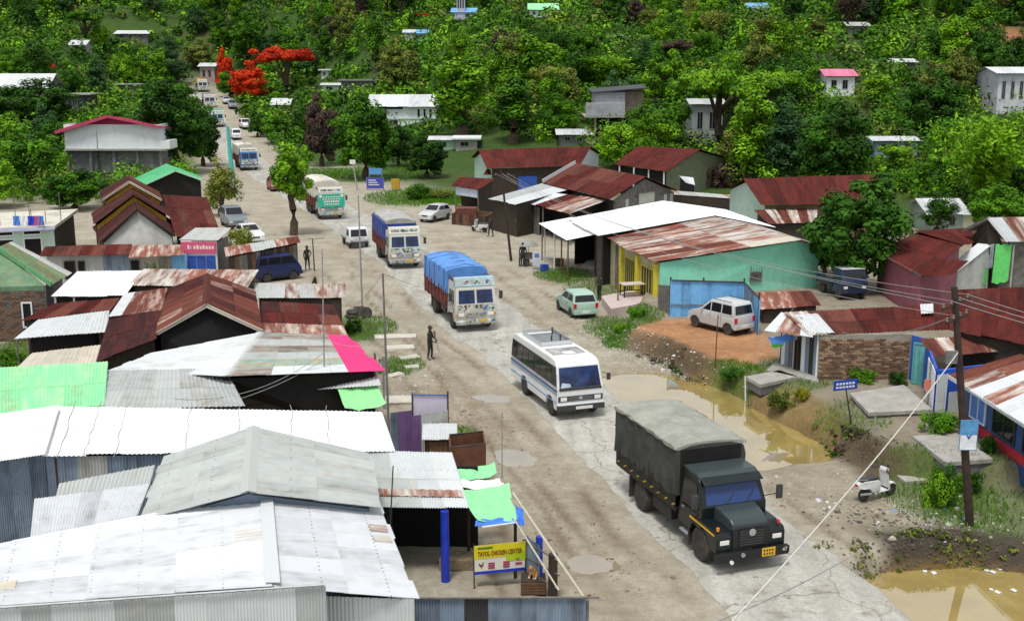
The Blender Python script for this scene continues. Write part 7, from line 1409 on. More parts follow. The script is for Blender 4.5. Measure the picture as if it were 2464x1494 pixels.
# ---------------------------------------------------------------- houses on the slope
HUTS = [(150, 400, 277, 432, 141), (320, 490, 395, 470, 122), (875, 965, 400, 460, 140), (525, 770, 108, 200, G(692, 250).y - 3), (930, 1058, 228, 300, G(970, 303).y - 5)]
def hut(name, lab, l, r, yt, ye, yb, roofm, wallm, nwin=2, depth=6.0, cat='house', over=.5, flat=False, nu=5, winm=None):
    b = G((l + r) / 2, yb); t = T(name, lab, cat, b, 0, None, True); zc = b.y * CT - (b.z - H) * ST; s = FPX / zc; w = (r - l) / s / 2
    ze = max(b.z + 1.6, ZAT(b.x, b.y, ye)); zr = max(ze + .35, ZAT(b.x, b.y + depth / 2, yt)); HUTS.append((l, r, yt, yb, b.y)); x0, x1, y0, y1 = b.x - w + over, b.x + w - over, b.y, b.y + depth
    if zr - ze > 2.6: zr = ze + 2.6
    def bxw(n, *d, m=wallm): mb = MB(); mb.box(*d); return t.add(n, mb, m)
    bxw('wall', x0, x1, y0, y0 + .15, b.z - 1, ze); bxw('wall', x0, x1, y1 - .15, y1, b.z - 1, ze); bxw('wall', x0, x0 + .15, y0 + .15, y1 - .15, b.z - 1, ze); bxw('wall', x1 - .15, x1, y0 + .15, y1 - .15, b.z - 1, ze)
    if flat:
        mb = MB(); mb.box(x0 - .6, x1 + .6, y0 - .6, y1 + .5, ze, ze + .25); t.add('roof_slab', mb, roofm)
    else:
        ym = (y0 + y1) / 2; e = .5; A, B = Vector((x0 - over, ym, zr)), Vector((x1 + over, ym, zr)); sheets(t, A, B, Vector((x1 + over, y0 - e, ze - .05)), Vector((x0 - over, y0 - e, ze - .05)), nu, 1, [roofm], 3, .03); sheets(t, B, A, Vector((x0 - over, y1 + e, ze - .05)), Vector((x1 + over, y1 + e, ze - .05)), nu, 1, [roofm], 3, .03)
        for x in (x0 + .07, x1 - .07): polywall(t, [(x, y0 + .1, ze), (x, y1 - .1, ze), (x, ym, zr - .1)], wallm, .12, 'gable_wall')
    for k in range(nwin):
        u = (k + .75) / (nwin + .5); hh = ze - b.z; opening(t, (x0, y0, 0), (x1, y0, 0), u - .28 / nwin, u + .12 / nwin, b.z + hh * .35, b.z + hh * .8, winm or steel_grey, glass_dark, 'window', .0, .08, 1)
    return t, (x0, x1, y0, y1, b.z, ze)
t, d = hut('hill_house', 'broad white roofed house at the upper left edge', -60, 122, 170, 212, 268, zinc_white, concrete_dark, 4, 8)
t, d = hut('brick_cabin', 'small brown brick cabin with one barred window', 274, 342, 199, 205, 240, steel_grey, M('cabin_brick', (.2, .15, .14), .85, .25, 1.5), 1, 4, flat=True)
t, d = hut('concrete_shelter', 'dark concrete frame shelter with thin pale roof edge', 148, 222, 222, 229, 282, concrete, steel_dark, 2, 5, flat=True)
t, d = hut('white_house', 'white two storey house with long white roof and three dark windows', 884, 1056, 228, 256, 303, zinc_new, white_wall, 0, 9, nu=7)
x0, x1, y0, y1, zb, ze = d
for u in (.74, .83, .92): opening(t, (x0, y0, 0), (x1, y0, 0), u - .022, u + .022, zb + (ze - zb) * .42, zb + (ze - zb) * .86, white_wall, glass_dark, 'window', .0, .06)
opening(t, (x0, y0, 0), (x1, y0, 0), .12, .5, zb + (ze - zb) * .85, zb + (ze - zb) * .97, steel_dark, black_shade, 'window', .0, .05); opening(t, (x0, y0, 0), (x1, y0, 0), .3, .42, zb + .1, zb + (ze - zb) * .28, steel_dark, black_shade, 'door', .0, .05, sub='door_leaf')
mb = MB(); mb.box(x0 - .2, x1 + .2, y0 - .12, y0 - .02, zb + (ze - zb) * .34, zb + (ze - zb) * .38); t.add('string_course', mb, M('pale_aqua', (.45, .6, .62), .7, .1, 2))
hut('pillared_ruin', 'unfinished pillared concrete house with flat roof among trees', 815, 906, 190, 196, 226, concrete_dark, concrete_dark, 3, 6, flat=True); hut('pale_green_cabin', 'pale green cabin beside the unfinished pillared house', 770, 822, 201, 207, 224, zinc_white, pale_mint, 1, 4)
# concrete house with open ground floor
b = G(1470, 338); t = T('concrete_house', 'grey unfinished concrete house with open ground floor', 'house', b, 0, None, True); HUTS.append((1405, 1535, 212, 335, b.y)); zc = b.y * CT - (b.z - H) * ST; s = FPX / zc
X = lambda x: (x - CX) / s; Zp = lambda y: ZAT(b.x, b.y, y); dp = 7
greyc_ = M('raw_concrete', (.36, .37, .4), .9, .2, 1, dirt=.35, dirtcol=(.2, .2, .2))
def bb(n, xa, xb, ya, yb_, za, zb_, m, par=None): mb = MB(); mb.box(xa, xb, ya, yb_, za, zb_); return t.add(n, mb, m, par)
bb('wall', X(1430), X(1502), b.y, b.y + dp, Zp(280), Zp(222), greyc_); bb('wall', X(1502), X(1545), b.y + .6, b.y + dp, Zp(280), Zp(220), M('raw_brown', (.22, .17, .14), .9, .25, 1.5)); bb('balcony', X(1408), X(1500), b.y - 1.6, b.y - .02, Zp(278), Zp(248), greyc_); bb('floor_slab', X(1405), X(1545), b.y - 1.8, b.y + dp, Zp(282), Zp(279), concrete)
mb = MB(); mb.quadslab((X(1422), b.y - .6, Zp(222)), (X(1555), b.y - .6, Zp(211)), (X(1555), b.y + dp + 1, Zp(211) + .3), (X(1422), b.y + dp + 1, Zp(222) + .3), .15); t.add('roof', mb, steel_dark)
for x in (1432, 1463, 1497, 1540): bb('column', X(x) - .15, X(x) + .15, b.y, b.y + .3, b.z - 1, Zp(282), concrete)
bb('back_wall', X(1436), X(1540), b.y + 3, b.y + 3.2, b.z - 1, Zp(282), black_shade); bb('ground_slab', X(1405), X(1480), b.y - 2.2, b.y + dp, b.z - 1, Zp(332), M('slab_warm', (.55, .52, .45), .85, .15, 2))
hut('white_flat_shed', 'low shed with bright white flat roof beside the concrete house', 1338, 1428, 311, 326, 350, zinc_new, concrete_dark, 2, 7, 'shed'); hut('pale_cottages', 'pale roofed cottage among bushes behind red roofs', 1030, 1105, 330, 342, 362, zinc_white, pale_mint, 1, 5); hut('white_parapet_house', 'white walled flat house behind the red roofs', 1088, 1156, 335, 341, 362, white_wall, concrete, 1, 5, flat=True)
t, d = hut('blue_chapel', 'blue roofed hillside house with small white tower', 1085, 1148, 20, 30, 48, sheet_blue, white_wall, 2, 6); x0, x1, y0, y1, zb, ze = d; mb = MB(); mb.box(x0 + 1, x0 + 3, y0 - .3, y0 + 2, zb, ze + 4.5); tw = t.add('tower', mb, M('tower_lilac', (.5, .5, .65), .7, .15, 2))
for k in range(3): mb = MB(); mb.box(x0 + 1.2 + k * .6, x0 + 1.55 + k * .6, y0 - .36, y0 - .3, ze + 1, ze + 3.6); t.add('tower_window', mb, glass_dark, tw)
hut('white_hill_cabin', 'small white cabin high on the slope', 968, 1000, 72, 82, 96, zinc_new, white_wall, 1, 5); hut('blue_hill_cabin', 'small blue roofed cabin high on the slope', 1000, 1032, 72, 84, 98, sheet_blue, pale_mint, 1, 5)
hut('green_roof_villa', 'white house with pale green roof near the top edge', 1270, 1345, 9, 24, 42, sheet_green, white_wall, 4, 7); hut('blue_white_house', 'blue and white house near the upper right of the slope', 1798, 1850, 8, 20, 40, sheet_blue, white_wall, 2, 5)
hut('grey_roof_house', 'grey roofed house high on the right slope', 2035, 2095, 54, 64, 82, zinc_grey, concrete_dark, 2, 5); hut('pink_roof_house', 'house with pink roof and white walls on right slope', 1980, 2062, 167, 183, 232, sheet_rose, white_wall, 2, 6)
hut('long_white_cabin', 'long white roofed cabin under trees right', 2136, 2208, 142, 158, 172, zinc_new, concrete_dark, 2, 5); hut('tall_white_house', 'tall pale house with balcony at the right edge', 2388, 2520, 162, 176, 272, zinc_white, M('pale_render', (.6, .6, .66), .7, .2, 1, dirt=.3), 5, 8); hut('white_shelter', 'white roofed shelter behind blue panels right of centre', 2095, 2215, 331, 338, 378, zinc_new, M('blue_grey_panel', (.3, .38, .55), .6, .2, 1.5), 3, 5)
hut('grey_block_house', 'grey block house half hidden by a spreading tree', 1655, 1745, 238, 250, 345, zinc_grey, M('block_grey', (.26, .28, .27), .85, .2, 1.5), 2, 6); hut('white_verge_house', 'white roofed house behind the big dark tree right', 2222, 2330, 478, 516, 560, zinc_new, pale_mint, 2, 5); hut('slope_cabin', 'tiny dark cabin with grey roof mid slope', 1478, 1502, 88, 98, 106, zinc_grey, wood_dark, 1, 4); hut('left_hill_cabin', 'pale cabin half hidden on the left slope', 165, 210, 97, 110, 124, zinc_white, concrete, 1, 5); hut('left_hill_house', 'long pale roof far up the left slope', 275, 360, 74, 82, 96, zinc_white, concrete_dark, 3, 6)
hut('roadside_huts', 'stacked pale roofs where the far road bends', 478, 522, 152, 160, 200, zinc_white, M('hut_pink', (.4, .3, .28), .8, .2, 2), 2, 5); hut('verge_shack', 'pale gabled shack at the right verge of the far road', 650, 700, 237, 252, 272, zinc_white, wood_grey, 1, 5, 'shack'); hut('far_white_tank_house', 'little white block above the red flowering tree', 768, 796, 170, 176, 188, white_wall, white_wall, 1, 3, flat=True)
# ---------------------------------------------------------------- vegetation
nrg = np.random.RandomState(77)
def leaf_mat(name, dark, light, trans=.1):
    m = bpy.data.materials.new(name); m.use_nodes = True; n = m.node_tree.nodes; L = m.node_tree.links; b = n['Principled BSDF']; b.inputs['Roughness'].default_value = .6; b.inputs['Specular IOR Level'].default_value = .12
    at = n.new('ShaderNodeAttribute'); at.attribute_name = 'tint'; oi = n.new('ShaderNodeObjectInfo')
    ad = n.new('ShaderNodeMath'); ad.operation = 'MULTIPLY_ADD'; L.new(oi.outputs['Random'], ad.inputs[0]); ad.inputs[1].default_value = .35; L.new(at.outputs['Fac'], ad.inputs[2])
    r = n.new('ShaderNodeValToRGB'); r.color_ramp.elements[0].position = .15; r.color_ramp.elements[1].position = 1.0; r.color_ramp.elements[0].color = tuple(dark) + (1,); r.color_ramp.elements[1].color = tuple(light) + (1,); L.new(ad.outputs[0], r.inputs[0]); L.new(r.outputs[0], b.inputs['Base Color'])
    tr = n.new('ShaderNodeBsdfTranslucent'); L.new(r.outputs[0], tr.inputs['Color']); mx = n.new('ShaderNodeMixShader'); mx.inputs[0].default_value = trans; L.new(b.outputs[0], mx.inputs[1]); L.new(tr.outputs[0], mx.inputs[2]); L.new(mx.outputs[0], n['Material Output'].inputs['Surface']); MATS[name] = m; return m
LM = {'dark': leaf_mat('leaf_dark', (.007, .028, .003), (.055, .16, .012)), 'mid': leaf_mat('leaf_mid', (.012, .05, .003), (.115, .3, .012)), 'bright': leaf_mat('leaf_bright', (.035, .12, .004), (.24, .48, .018)), 'olive': leaf_mat('leaf_olive', (.055, .085, .014), (.26, .3, .05)), 'blue': leaf_mat('leaf_bluegreen', (.015, .05, .018), (.09, .2, .055)), 'red': leaf_mat('leaf_flame', (.3, .015, .005), (.75, .06, .01)), 'brown': leaf_mat('leaf_brown', (.035, .025, .022), (.12, .08, .06)), 'yellow': leaf_mat('leaf_yellow', (.12, .13, .008), (.45, .42, .04))}
bark = M('bark', (.09, .065, .045), .9, .35, 3)
def leaf_arrays(centers, normals, size, tint, asp=1.6):
    n = len(centers); a = np.cross(normals, nrg.normal(size=(n, 3))); a /= np.linalg.norm(a, axis=1)[:, None] + 1e-9; b = np.cross(normals, a); s = (size * nrg.uniform(.6, 1.3, n))[:, None]
    v = np.stack([centers - a * s * .5 * asp, centers - b * s * .42, centers + a * s * .5 * asp, centers + b * s * .42], 1); return v.reshape(-1, 3), np.repeat(tint, 4)
def leaf_mesh(name, v, tint, mat):
    n = len(v) // 4; me = bpy.data.meshes.new(name); me.vertices.add(len(v)); me.vertices.foreach_set('co', v.astype(np.float32).ravel()); me.loops.add(len(v)); me.loops.foreach_set('vertex_index', np.arange(len(v), dtype=np.int32)); me.polygons.add(n); me.polygons.foreach_set('loop_start', np.arange(0, len(v), 4, dtype=np.int32)); me.update(calc_edges=True)
    a = me.attributes.new('tint', 'FLOAT', 'POINT'); a.data.foreach_set('value', tint.astype(np.float32)); me.materials.append(mat); return me
def clumps(cs, rad, per, leaf, flat=.75, up=.5):
    C_, N_, T_ = [], [], []
    for c, r in zip(cs, rad):
        k = per; d = nrg.normal(size=(k, 3)); d /= np.linalg.norm(d, axis=1)[:, None]; rr = r * nrg.uniform(.35, 1.0, k) ** .6; p = c + d * rr[:, None] * np.array([1, 1, flat]); nn = d + np.array([0, 0, up]) + nrg.normal(size=(k, 3)) * .32; nn /= np.linalg.norm(nn, axis=1)[:, None]
        C_.append(p); N_.append(nn); T_.append(np.clip(nrg.uniform(.02, .75) + nrg.normal(size=k) * .08, 0, 1))
    return leaf_arrays(np.concatenate(C_), np.concatenate(N_), leaf, np.concatenate(T_))
def trunk_mb(h, r, limbs):
    mb = MB(); pts = [Vector((.12 * math.sin(k * 1.3) * r * 3, .1 * math.cos(k * 2.1) * r * 3, h * k / 5)) for k in range(6)]; pts[0] = Vector((0, 0, -.5)); mb.path(pts, [r * (1.25 - .12 * k) for k in range(6)], 8)
    for e in limbs: s = pts[rng.randint(2, 5)]; m_ = lerp(s, e, .5) + Vector((0, 0, .15)); mb.path([s, m_, e], [r * .5, r * .35, r * .14], 5)
    return mb
PROTO = {}
def proto(kind, var, rx, rz, zc, ncl, crad, per, leaf, h, hollow=.5, flat=.75, lower=-.6):
    cs, rd = [], []
    while len(cs) < ncl:
        d = nrg.normal(size=3); d /= np.linalg.norm(d)
        if d[2] < lower: continue
        q = nrg.uniform(hollow, 1.0) * (1 + .18 * math.sin(d[0] * 5 + var * 2) * math.cos(d[1] * 4 + var)); cs.append(np.array([d[0] * rx * q, d[1] * rx * q, zc + d[2] * rz * q])); rd.append(crad * nrg.uniform(.6, 1.25))
    v, tn = clumps(cs, rd, per, leaf, flat); cm = leaf_mesh('crown', v, tn, LM['mid']); lm = [Vector(cs[i]) * .85 + Vector((0, 0, zc * .12)) for i in range(0, ncl, max(1, ncl // 7))]
    tm = trunk_mb(zc, .035 * h + .04, lm).mesh('trunk', bark, smooth=True); PROTO[(kind, var)] = (cm, tm, h, rx + crad * .8)
for v in range(3): proto('broad', v, 2.7, 3.0, 3.7, 62, .95, 150, .23, 7.4, .5, .75, -.9)
for v in range(2): proto('spread', v, 3.6, 1.15, 5.4, 60, .8, 150, .21, 7.0, .25, .5, -.35)
for v in range(3): proto('tall', v, 1.3, 4.0, 4.9, 50, .75, 130, .22, 9.6, .3, 1.1, -1)
for v in range(2): proto('loose', v, 2.0, 3.4, 4.2, 56, .7, 110, .18, 8.3, .3, 1.2, -.95)
for v in range(2): proto('bush', v, 1.0, .8, .8, 30, .38, 120, .1, 1.8, .2, 1.2, -.95)
proto('high', 0, 1.9, 2.1, 5.0, 44, .65, 130, .19, 7.5, .3, .9, -.95)
proto('fine', 0, 2.5, 2.8, 3.6, 95, .72, 120, .21, 6.9, .55, .8, -.95)
def bamboo(var):
    C_, N_, T_ = [], [], []; mb = MB()
    for k in range(48):
        a = nrg.uniform(0, 6.28); out = nrg.uniform(.5, 3.2); hh = nrg.uniform(5, 8.5); pts = []
        for j in range(7): u = j / 6; pts.append(Vector((math.cos(a) * out * u ** 2.2, math.sin(a) * out * u ** 2.2, hh * (u - .18 * u ** 4))))
        mb.path([pts[0] - Vector((0, 0, .4))] + pts[1:], [.05] * 5 + [.03, .012], 4); t0 = nrg.uniform(.2, .8)
        for j in range(2, 7):
            for q in range(30): p = lerp(pts[j - 1], pts[j], nrg.uniform()) ; C_.append(np.array(p) + nrg.normal(size=3) * .28); n_ = nrg.normal(size=3) + np.array([0, 0, .6]); N_.append(n_ / np.linalg.norm(n_)); T_.append(t0 + nrg.normal() * .12)
    v, tn = leaf_arrays(np.array(C_), np.array(N_), .19, np.clip(np.array(T_), 0, 1), 2.6); PROTO[('bamboo', var)] = (leaf_mesh('crown', v, tn, LM['bright']), mb.mesh('trunk', M('bamboo_culm', (.12, .2, .05), .6, .3, 3), smooth=True), 8.2, 3.0)
bamboo(0); bamboo(1)
def tree(lab, base, height, width, kind, mat, var=None, group=None, name='tree', rz=None):
    vs_ = [k for k in PROTO if k[0] == kind]; k = vs_[rng.randrange(len(vs_))] if var is None else (kind, var); cm, tm, h, r = PROTO[k]
    o = bpy.data.objects.new(name, None); COL.objects.link(o); o.location = base; o.empty_display_size = .5; o.rotation_euler = (0, 0, rng.uniform(0, 6.28) if rz is None else rz); sx = width / 2 / r; o.scale = (sx, sx, height / h); o['label'] = lab; o['category'] = 'tree' if name == 'tree' else 'bush'
    if group: o['group'] = group
    a = bpy.data.objects.new('trunk', tm); COL.objects.link(a); a.parent = o; c = bpy.data.objects.new('crown', cm); COL.objects.link(c); c.parent = o; c.material_slots[0].link = 'OBJECT'; c.material_slots[0].material = LM[mat]; return o
TREES = []
def ptree(lab, xb, yb, yt, wpx, kind, mat, var=None, group=None, name='tree'):
    b = G(xb, yb); zc = b.y * CT - (b.z - H) * ST; s = FPX / zc; h = max(.6, ZAT(b.x, b.y, yt) - b.z); TREES.append((b.x, b.y, wpx / s / 2)); return tree(lab, b, h, wpx / s, kind, mat, var, group, name)
NT = 'named'
for a in [('bright leafy tree at the left edge below the white roof', 70, 462, 298, 190, 'broad', 'mid'), ('low leafy tree before the crimson roof building', 180, 505, 405, 165, 'fine', 'mid'), ('dark tree below the broad white roof at upper left', 95, 310, 185, 210, 'broad', 'dark'), ('dark crown left of the concrete frame shelter', 20, 330, 205, 150, 'broad', 'dark'),
          ('very dark dense tree right of the crimson roof', 420, 418, 192, 200, 'fine', 'dark'), ('dark tree between crimson roof and the road', 490, 400, 240, 110, 'broad', 'dark'), ('pale feathery young tree beside the turquoise post', 535, 520, 372, 112, 'loose', 'olive'), ('roadside tree with bare trunk and bright round crown', 706, 566, 330, 135, 'high', 'bright'),
          ('purple brown tree left of the white house', 775, 400, 222, 120, 'broad', 'brown'), ('large green tree before the white house', 880, 432, 225, 175, 'fine', 'mid'), ('dark green tree right of the large green tree', 1028, 428, 312, 130, 'broad', 'dark'), ('shrubby tree at the right verge of far road', 668, 345, 262, 100, 'broad', 'mid'), ('small tree by the pale gabled shack', 620, 330, 255, 60, 'broad', 'dark'),
          ('big glossy tree between mint house and pink house', 2060, 700, 412, 275, 'fine', 'dark'), ('dark tree shading the small blue truck', 1985, 660, 520, 110, 'broad', 'dark'), ('leafy tree above the tall shack', 2400, 570, 438, 170, 'fine', 'mid'), ('feathery tree between the two right hand roofs', 2255, 560, 455, 110, 'loose', 'dark'),
          ('wide spreading bright green tree in front of grey block house', 1725, 400, 155, 300, 'spread', 'bright'), ('dark tree right of the concrete house', 1585, 400, 215, 200, 'broad', 'mid'), ('deep shaded tree behind the olive wall', 1850, 405, 190, 200, 'broad', 'dark'), ('tree left of the white shelter', 1980, 410, 250, 170, 'broad', 'mid'), ('fountain of bright bamboo above concrete house', 1450, 225, 118, 170, 'bamboo', 'bright'), ('second bamboo clump left of the first', 1385, 220, 140, 110, 'bamboo', 'bright'),
          ('tall bright tree right of the white house', 1110, 335, 108, 150, 'tall', 'bright'), ('tall yellow green tree near the slope centre', 1290, 260, 58, 120, 'tall', 'bright'), ('green tree left of the white flat shed', 1235, 345, 165, 130, 'tall', 'mid'), ('leafy tree behind the long red roof', 1340, 330, 220, 110, 'broad', 'mid'), ('dark bush-like tree behind the red roofs', 1480, 358, 300, 90, 'broad', 'dark'), ('tall column tree above the white house', 905, 175, 14, 55, 'tall', 'mid'),
          ('flame tree with flat scarlet crown', 692, 250, 104, 185, 'spread', 'red'), ('flame tree with orange red crown beside the bend', 600, 245, 146, 120, 'broad', 'red'), ('narrow scarlet tree at the road bend', 543, 222, 114, 56, 'broad', 'red'), ('small red flowering tree high on the slope', 1015, 62, 30, 44, 'spread', 'red'), ('thin red flowering tree behind the upper left roof', 110, 200, 150, 60, 'spread', 'red'), ('tree standing behind the flame trees', 600, 165, 20, 120, 'loose', 'mid'), ('yellowing tree above the road bend', 480, 165, 92, 90, 'broad', 'olive'), ('blue green tree above the far road', 400, 210, 110, 130, 'broad', 'blue'),
          ('leafy tree at right behind white roof', 2330, 420, 250, 200, 'broad', 'mid'), ('bright tree at the right edge mid height', 2430, 400, 290, 130, 'broad', 'bright'), ('tree beside the tall pale house', 2270, 300, 190, 130, 'tall', 'mid'), ('pale tree high right of centre', 1255 + 0, 60, 10, 60, 'loose', 'olive'), ('round light tree right on the slope', 1965, 115, 35, 60, 'tall', 'olive'), ('tree right of the pink roof', 2110, 260, 170, 90, 'tall', 'bright'), ('tree left of the pink roof', 1905, 260, 130, 150, 'broad', 'mid')]:
    ptree(*a)
for a in [('leafy tree at far left beside the crimson roof', 130, 440, 330, 90, 'broad', 'dark'), ('bright bushy tree at the left edge', -10, 500, 360, 150, 'broad', 'bright'), ('tree behind the crimson roof to its left', 140, 400, 265, 110, 'broad', 'dark'), ('pale leafy tree right of the crimson roof', 445, 330, 200, 110, 'broad', 'mid'), ('leafy tree beyond the plate signpost', 960, 400, 300, 90, 'broad', 'dark'), ('bright shrubby tree above the long red roof', 2150, 430, 330, 110, 'broad', 'bright'), ('green tree behind the white verge house', 2260, 470, 340, 120, 'broad', 'mid'), ('tree at the right edge behind the tall shack', 2460, 500, 380, 120, 'broad', 'mid')]: ptree(*a)
# wooded slope: single trees
def hut_clear(b, h, w):
    x, y1_ = proj((b.x, b.y, b.z)); _, y0_ = proj((b.x, b.y, b.z + h)); zc = b.y * CT - (b.z - H) * ST; wp = w / 2 * FPX / zc
    for l, r, yt, yb, Yh in HUTS:
        if abs(b.y - Yh) < 7 and l - wp < x < r + wp: return False
        if b.y < Yh and x + wp * .8 > l + 3 and x - wp * .8 < r - 3 and y0_ < yt + (yb - yt) * .42 and y1_ > yt: return False
    return True
REG = [('upper left', 0), ('lower left', 0), ('upper middle', 0), ('lower middle', 0), ('upper right', 0), ('lower right', 0)]
ADJ = {'dark': 'dark green', 'mid': 'mid green', 'bright': 'bright green', 'olive': 'olive green', 'blue': 'blue green', 'brown': 'brownish'}; SHP = {'broad': 'round crowned tree', 'tall': 'tall narrow tree', 'spread': 'flat spreading tree', 'loose': 'loose feathery tree', 'bamboo': 'bamboo clump'}
cnt = 0; tries = 0; seen = {}; DUP = {}
HL = [(o['label'], *proj(o.location)) for o in COL.objects if o.parent is None and 'category' in o.keys() and o.get('category') in ('house', 'shed') and o.location.y > 118]
while cnt < 246 and tries < 9000:
    tries += 1
    Y = 108 + 348 * nrg.uniform() ** 1.25; X = nrg.uniform(-.47, .47) * Y; rx = float(road_x(np.array([Y]))[0])
    if Y < 300 and abs(X - rx) < (7.2 if Y > 185 else 12): continue
    if X < rx and Y < 128: continue
    if X > rx and Y < np.clip(152 - 1.3 * (X - 15), 106, 175) - 8 + (18 if X < 8 else 0): continue
    kd = rng.choices(['broad', 'tall', 'spread', 'loose', 'bamboo'], [4.5, 3, 1.2, 3, 1.7])[0]; mt = rng.choices(['dark', 'mid', 'bright', 'olive', 'blue', 'brown'], [4, 3.4, 2.8, 2.4, 1.2, .5])[0]
    h = rng.uniform(7.5, 13) * (1.1 if kd == 'tall' else .85); w = h * {'broad': 1.0, 'tall': .5, 'spread': 1.2, 'loose': .8, 'bamboo': .95}[kd]
    b = Vector((X, Y, hz(X, Y)))
    if math.hypot(X - CUT.x, (Y - CUT.y) * .6) < 12: continue
    if any((X - q[0]) ** 2 + (Y - q[1]) ** 2 < (.36 * (q[2] + w / 2)) ** 2 for q in TREES): continue
    if not hut_clear(b, h, w): continue
    px, py = proj((X, Y, b.z + h * .6))
    if px < -60 or px > 2520 or py < -60: continue
    nm = min(HL, key=lambda q: (q[1] - px) ** 2 + 2 * (q[2] - py) ** 2); dx, dy = px - nm[1], py - nm[2]
    rel = ('right of' if dx > 0 else 'left of') if abs(dx) > abs(dy) * 1.4 else ('above' if dy < 0 else 'below'); far = 'just ' if math.hypot(dx, dy) < 60 else ('well ' if math.hypot(dx, dy) > 190 else '')
    lab = f"{ADJ[mt]} {SHP[kd]} {far}{rel} the " + ' '.join(nm[0].split()[:5]).removesuffix(' with').removesuffix(' and').removesuffix(' on').removesuffix(' in').removesuffix(' of').removesuffix(' at the').removesuffix(' the'); sz = 'large ' if h > 10.5 else ('small ' if h < 8 else '')
    lab = sz + lab
    if lab in seen: lab = ('sunlit ' if seen[lab] == 1 else 'further ') + lab if False else lab
    seen[lab] = seen.get(lab, 0) + 1
    DUP.setdefault(lab, []).append((px, tree(lab, b, h, w, kd, mt, None, 'trees on the wooded slope'))); TREES.append((X, Y, w / 2)); cnt += 1
ORD = {2: ['left-hand', 'right-hand'], 3: ['left-hand', 'middle', 'right-hand'], 4: ['leftmost', 'second', 'third', 'rightmost'], 5: ['leftmost', 'second', 'middle', 'fourth', 'rightmost'], 6: ['leftmost', 'second', 'third', 'fourth', 'fifth', 'rightmost']}
for lab, ls in DUP.items():
    if len(ls) in ORD:
        for k, (_, o) in enumerate(sorted(ls, key=lambda q: q[0])): o['label'] = ORD[len(ls)][k] + ' ' + lab
# undergrowth that covers the slope between them
n = 11000; Y = 102 + 376 * nrg.uniform(size=n) ** 1.3; X = nrg.uniform(-.5, .5, n) * Y; rx = road_x(Y); yf = np.where(X > rx, np.clip(150 - 1.4 * (X - 15), 104, 175) + np.where(X < 10, 12, 0), 124)
k = ((Y > 300) | (np.abs(X - rx) > np.where(Y > 180, 6.8, 11))) & (Y > yf - 4) & (np.hypot(X - CUT.x, (Y - CUT.y) * .6) > 12); X, Y = X[k], Y[k]
ok = np.ones(len(X), bool)
for l, r, yt, yb, Yh in HUTS:
    zc = Yh * CT; px = CX + FPX * X / (Y * CT + 2); ok &= ~((np.abs(Y - Yh - 3) < 6) & (px > l - 15) & (px < r + 15)) & ~((px > l) & (px < r) & (Y < Yh) & (Y > Yh - 4))
X, Y = X[ok], Y[ok]; Z = h_np(X, Y); cs = np.stack([X, Y, Z + .5], 1); rad = nrg.uniform(1.0, 3.3, len(X)); cs[:, 2] += rad * nrg.uniform(0, .9, len(X)); v, tn = clumps(cs, rad * (.45 + .55 * sstep(110, 200, Y)), 56, np.repeat(.26 + .36 * sstep(115, 260, Y), 56), .8)
def stuff(name, v, tn, mat): o = bpy.data.objects.new(name, leaf_mesh(name, v, tn, mat)); COL.objects.link(o); o['kind'] = 'stuff'; return o
q_ = len(cs) // 10 * 56 * 4
for k_, (a_, b_) in (('mid', (0, 4)), ('bright', (4, 6)), ('olive', (6, 7)), ('dark', (7, 99))): stuff('undergrowth', v[a_ * q_:b_ * q_], tn[a_ * q_:b_ * q_], LM[k_])
# near bushes and weeds
for a in [('yellow green bush between warehouse and ribbed wall', 115, 1200, 1125, 66, 'yellow'), ('bright green bush beside the leaning utility pole', 2258, 1215, 1112, 110, 'bright'), ('potted plant before the shopfront', 362, 690, 622, 78, 'mid'), ('low bush right of the green bush', 2330, 1180, 1130, 90, 'mid'), ('dark shrub on the pond bank', 1762, 915, 880, 70, 'dark'), ('weedy shrub on the bank below concrete slab', 1880, 985, 940, 90, 'olive'), ('potted shrub beside the corner shop', 2380, 1090, 1045, 60, 'dark'), ('leafy shrubs before the blue house', 2260, 1040, 985, 110, 'mid'), ('weed clump behind the sheet enclosure kiosk', 1105, 1075, 1030, 40, 'bright'), ('yellowish weed tuft at the bank edge', 1928, 962, 935, 50, 'yellow'),
          ('roadside weeds beside the white parked car', 580, 600, 540, 70, 'olive'), ('scrubby bush in the village grass', 1010, 480, 440, 90, 'mid'), ('grass tuft bush right of the hoarding', 1060, 478, 452, 70, 'olive'), ('weeds behind the beige lean-to', 25, 880, 838, 80, 'mid'), ('bush left of the thin grey pole', 850, 800, 765, 60, 'dark'), ('dark shrub by the brick store wall', 2070, 918, 890, 90, 'mid'), ('shrub right of the brick store wall', 2160, 925, 905, 60, 'dark'), ('grass clump below the mint house veranda', 1530, 760, 735, 60, 'mid'), ('dry brush behind the small white hut', 1720, 450, 390, 110, 'brown'), ('bush beside the small white hut', 1655, 425, 392, 60, 'bright'), ('shrub at the right end of the field', 2160, 460, 400, 90, 'mid'), ('weeds on the orange soil edge', 1492, 800, 775, 40, 'bright')]:
    ptree(a[0], a[1], a[2], a[3], a[4], 'bush', a[5], name='bush')
def along(pts, n, spread, z=0):
    w = [P(x, y, z) for x, y in pts]; out = []
    for _ in range(n): i = rng.randrange(len(w) - 1); p = lerp(w[i], w[i + 1], rng.random()); out.append((p.x + rng.gauss(0, spread), p.y + rng.gauss(0, spread)))
    return out
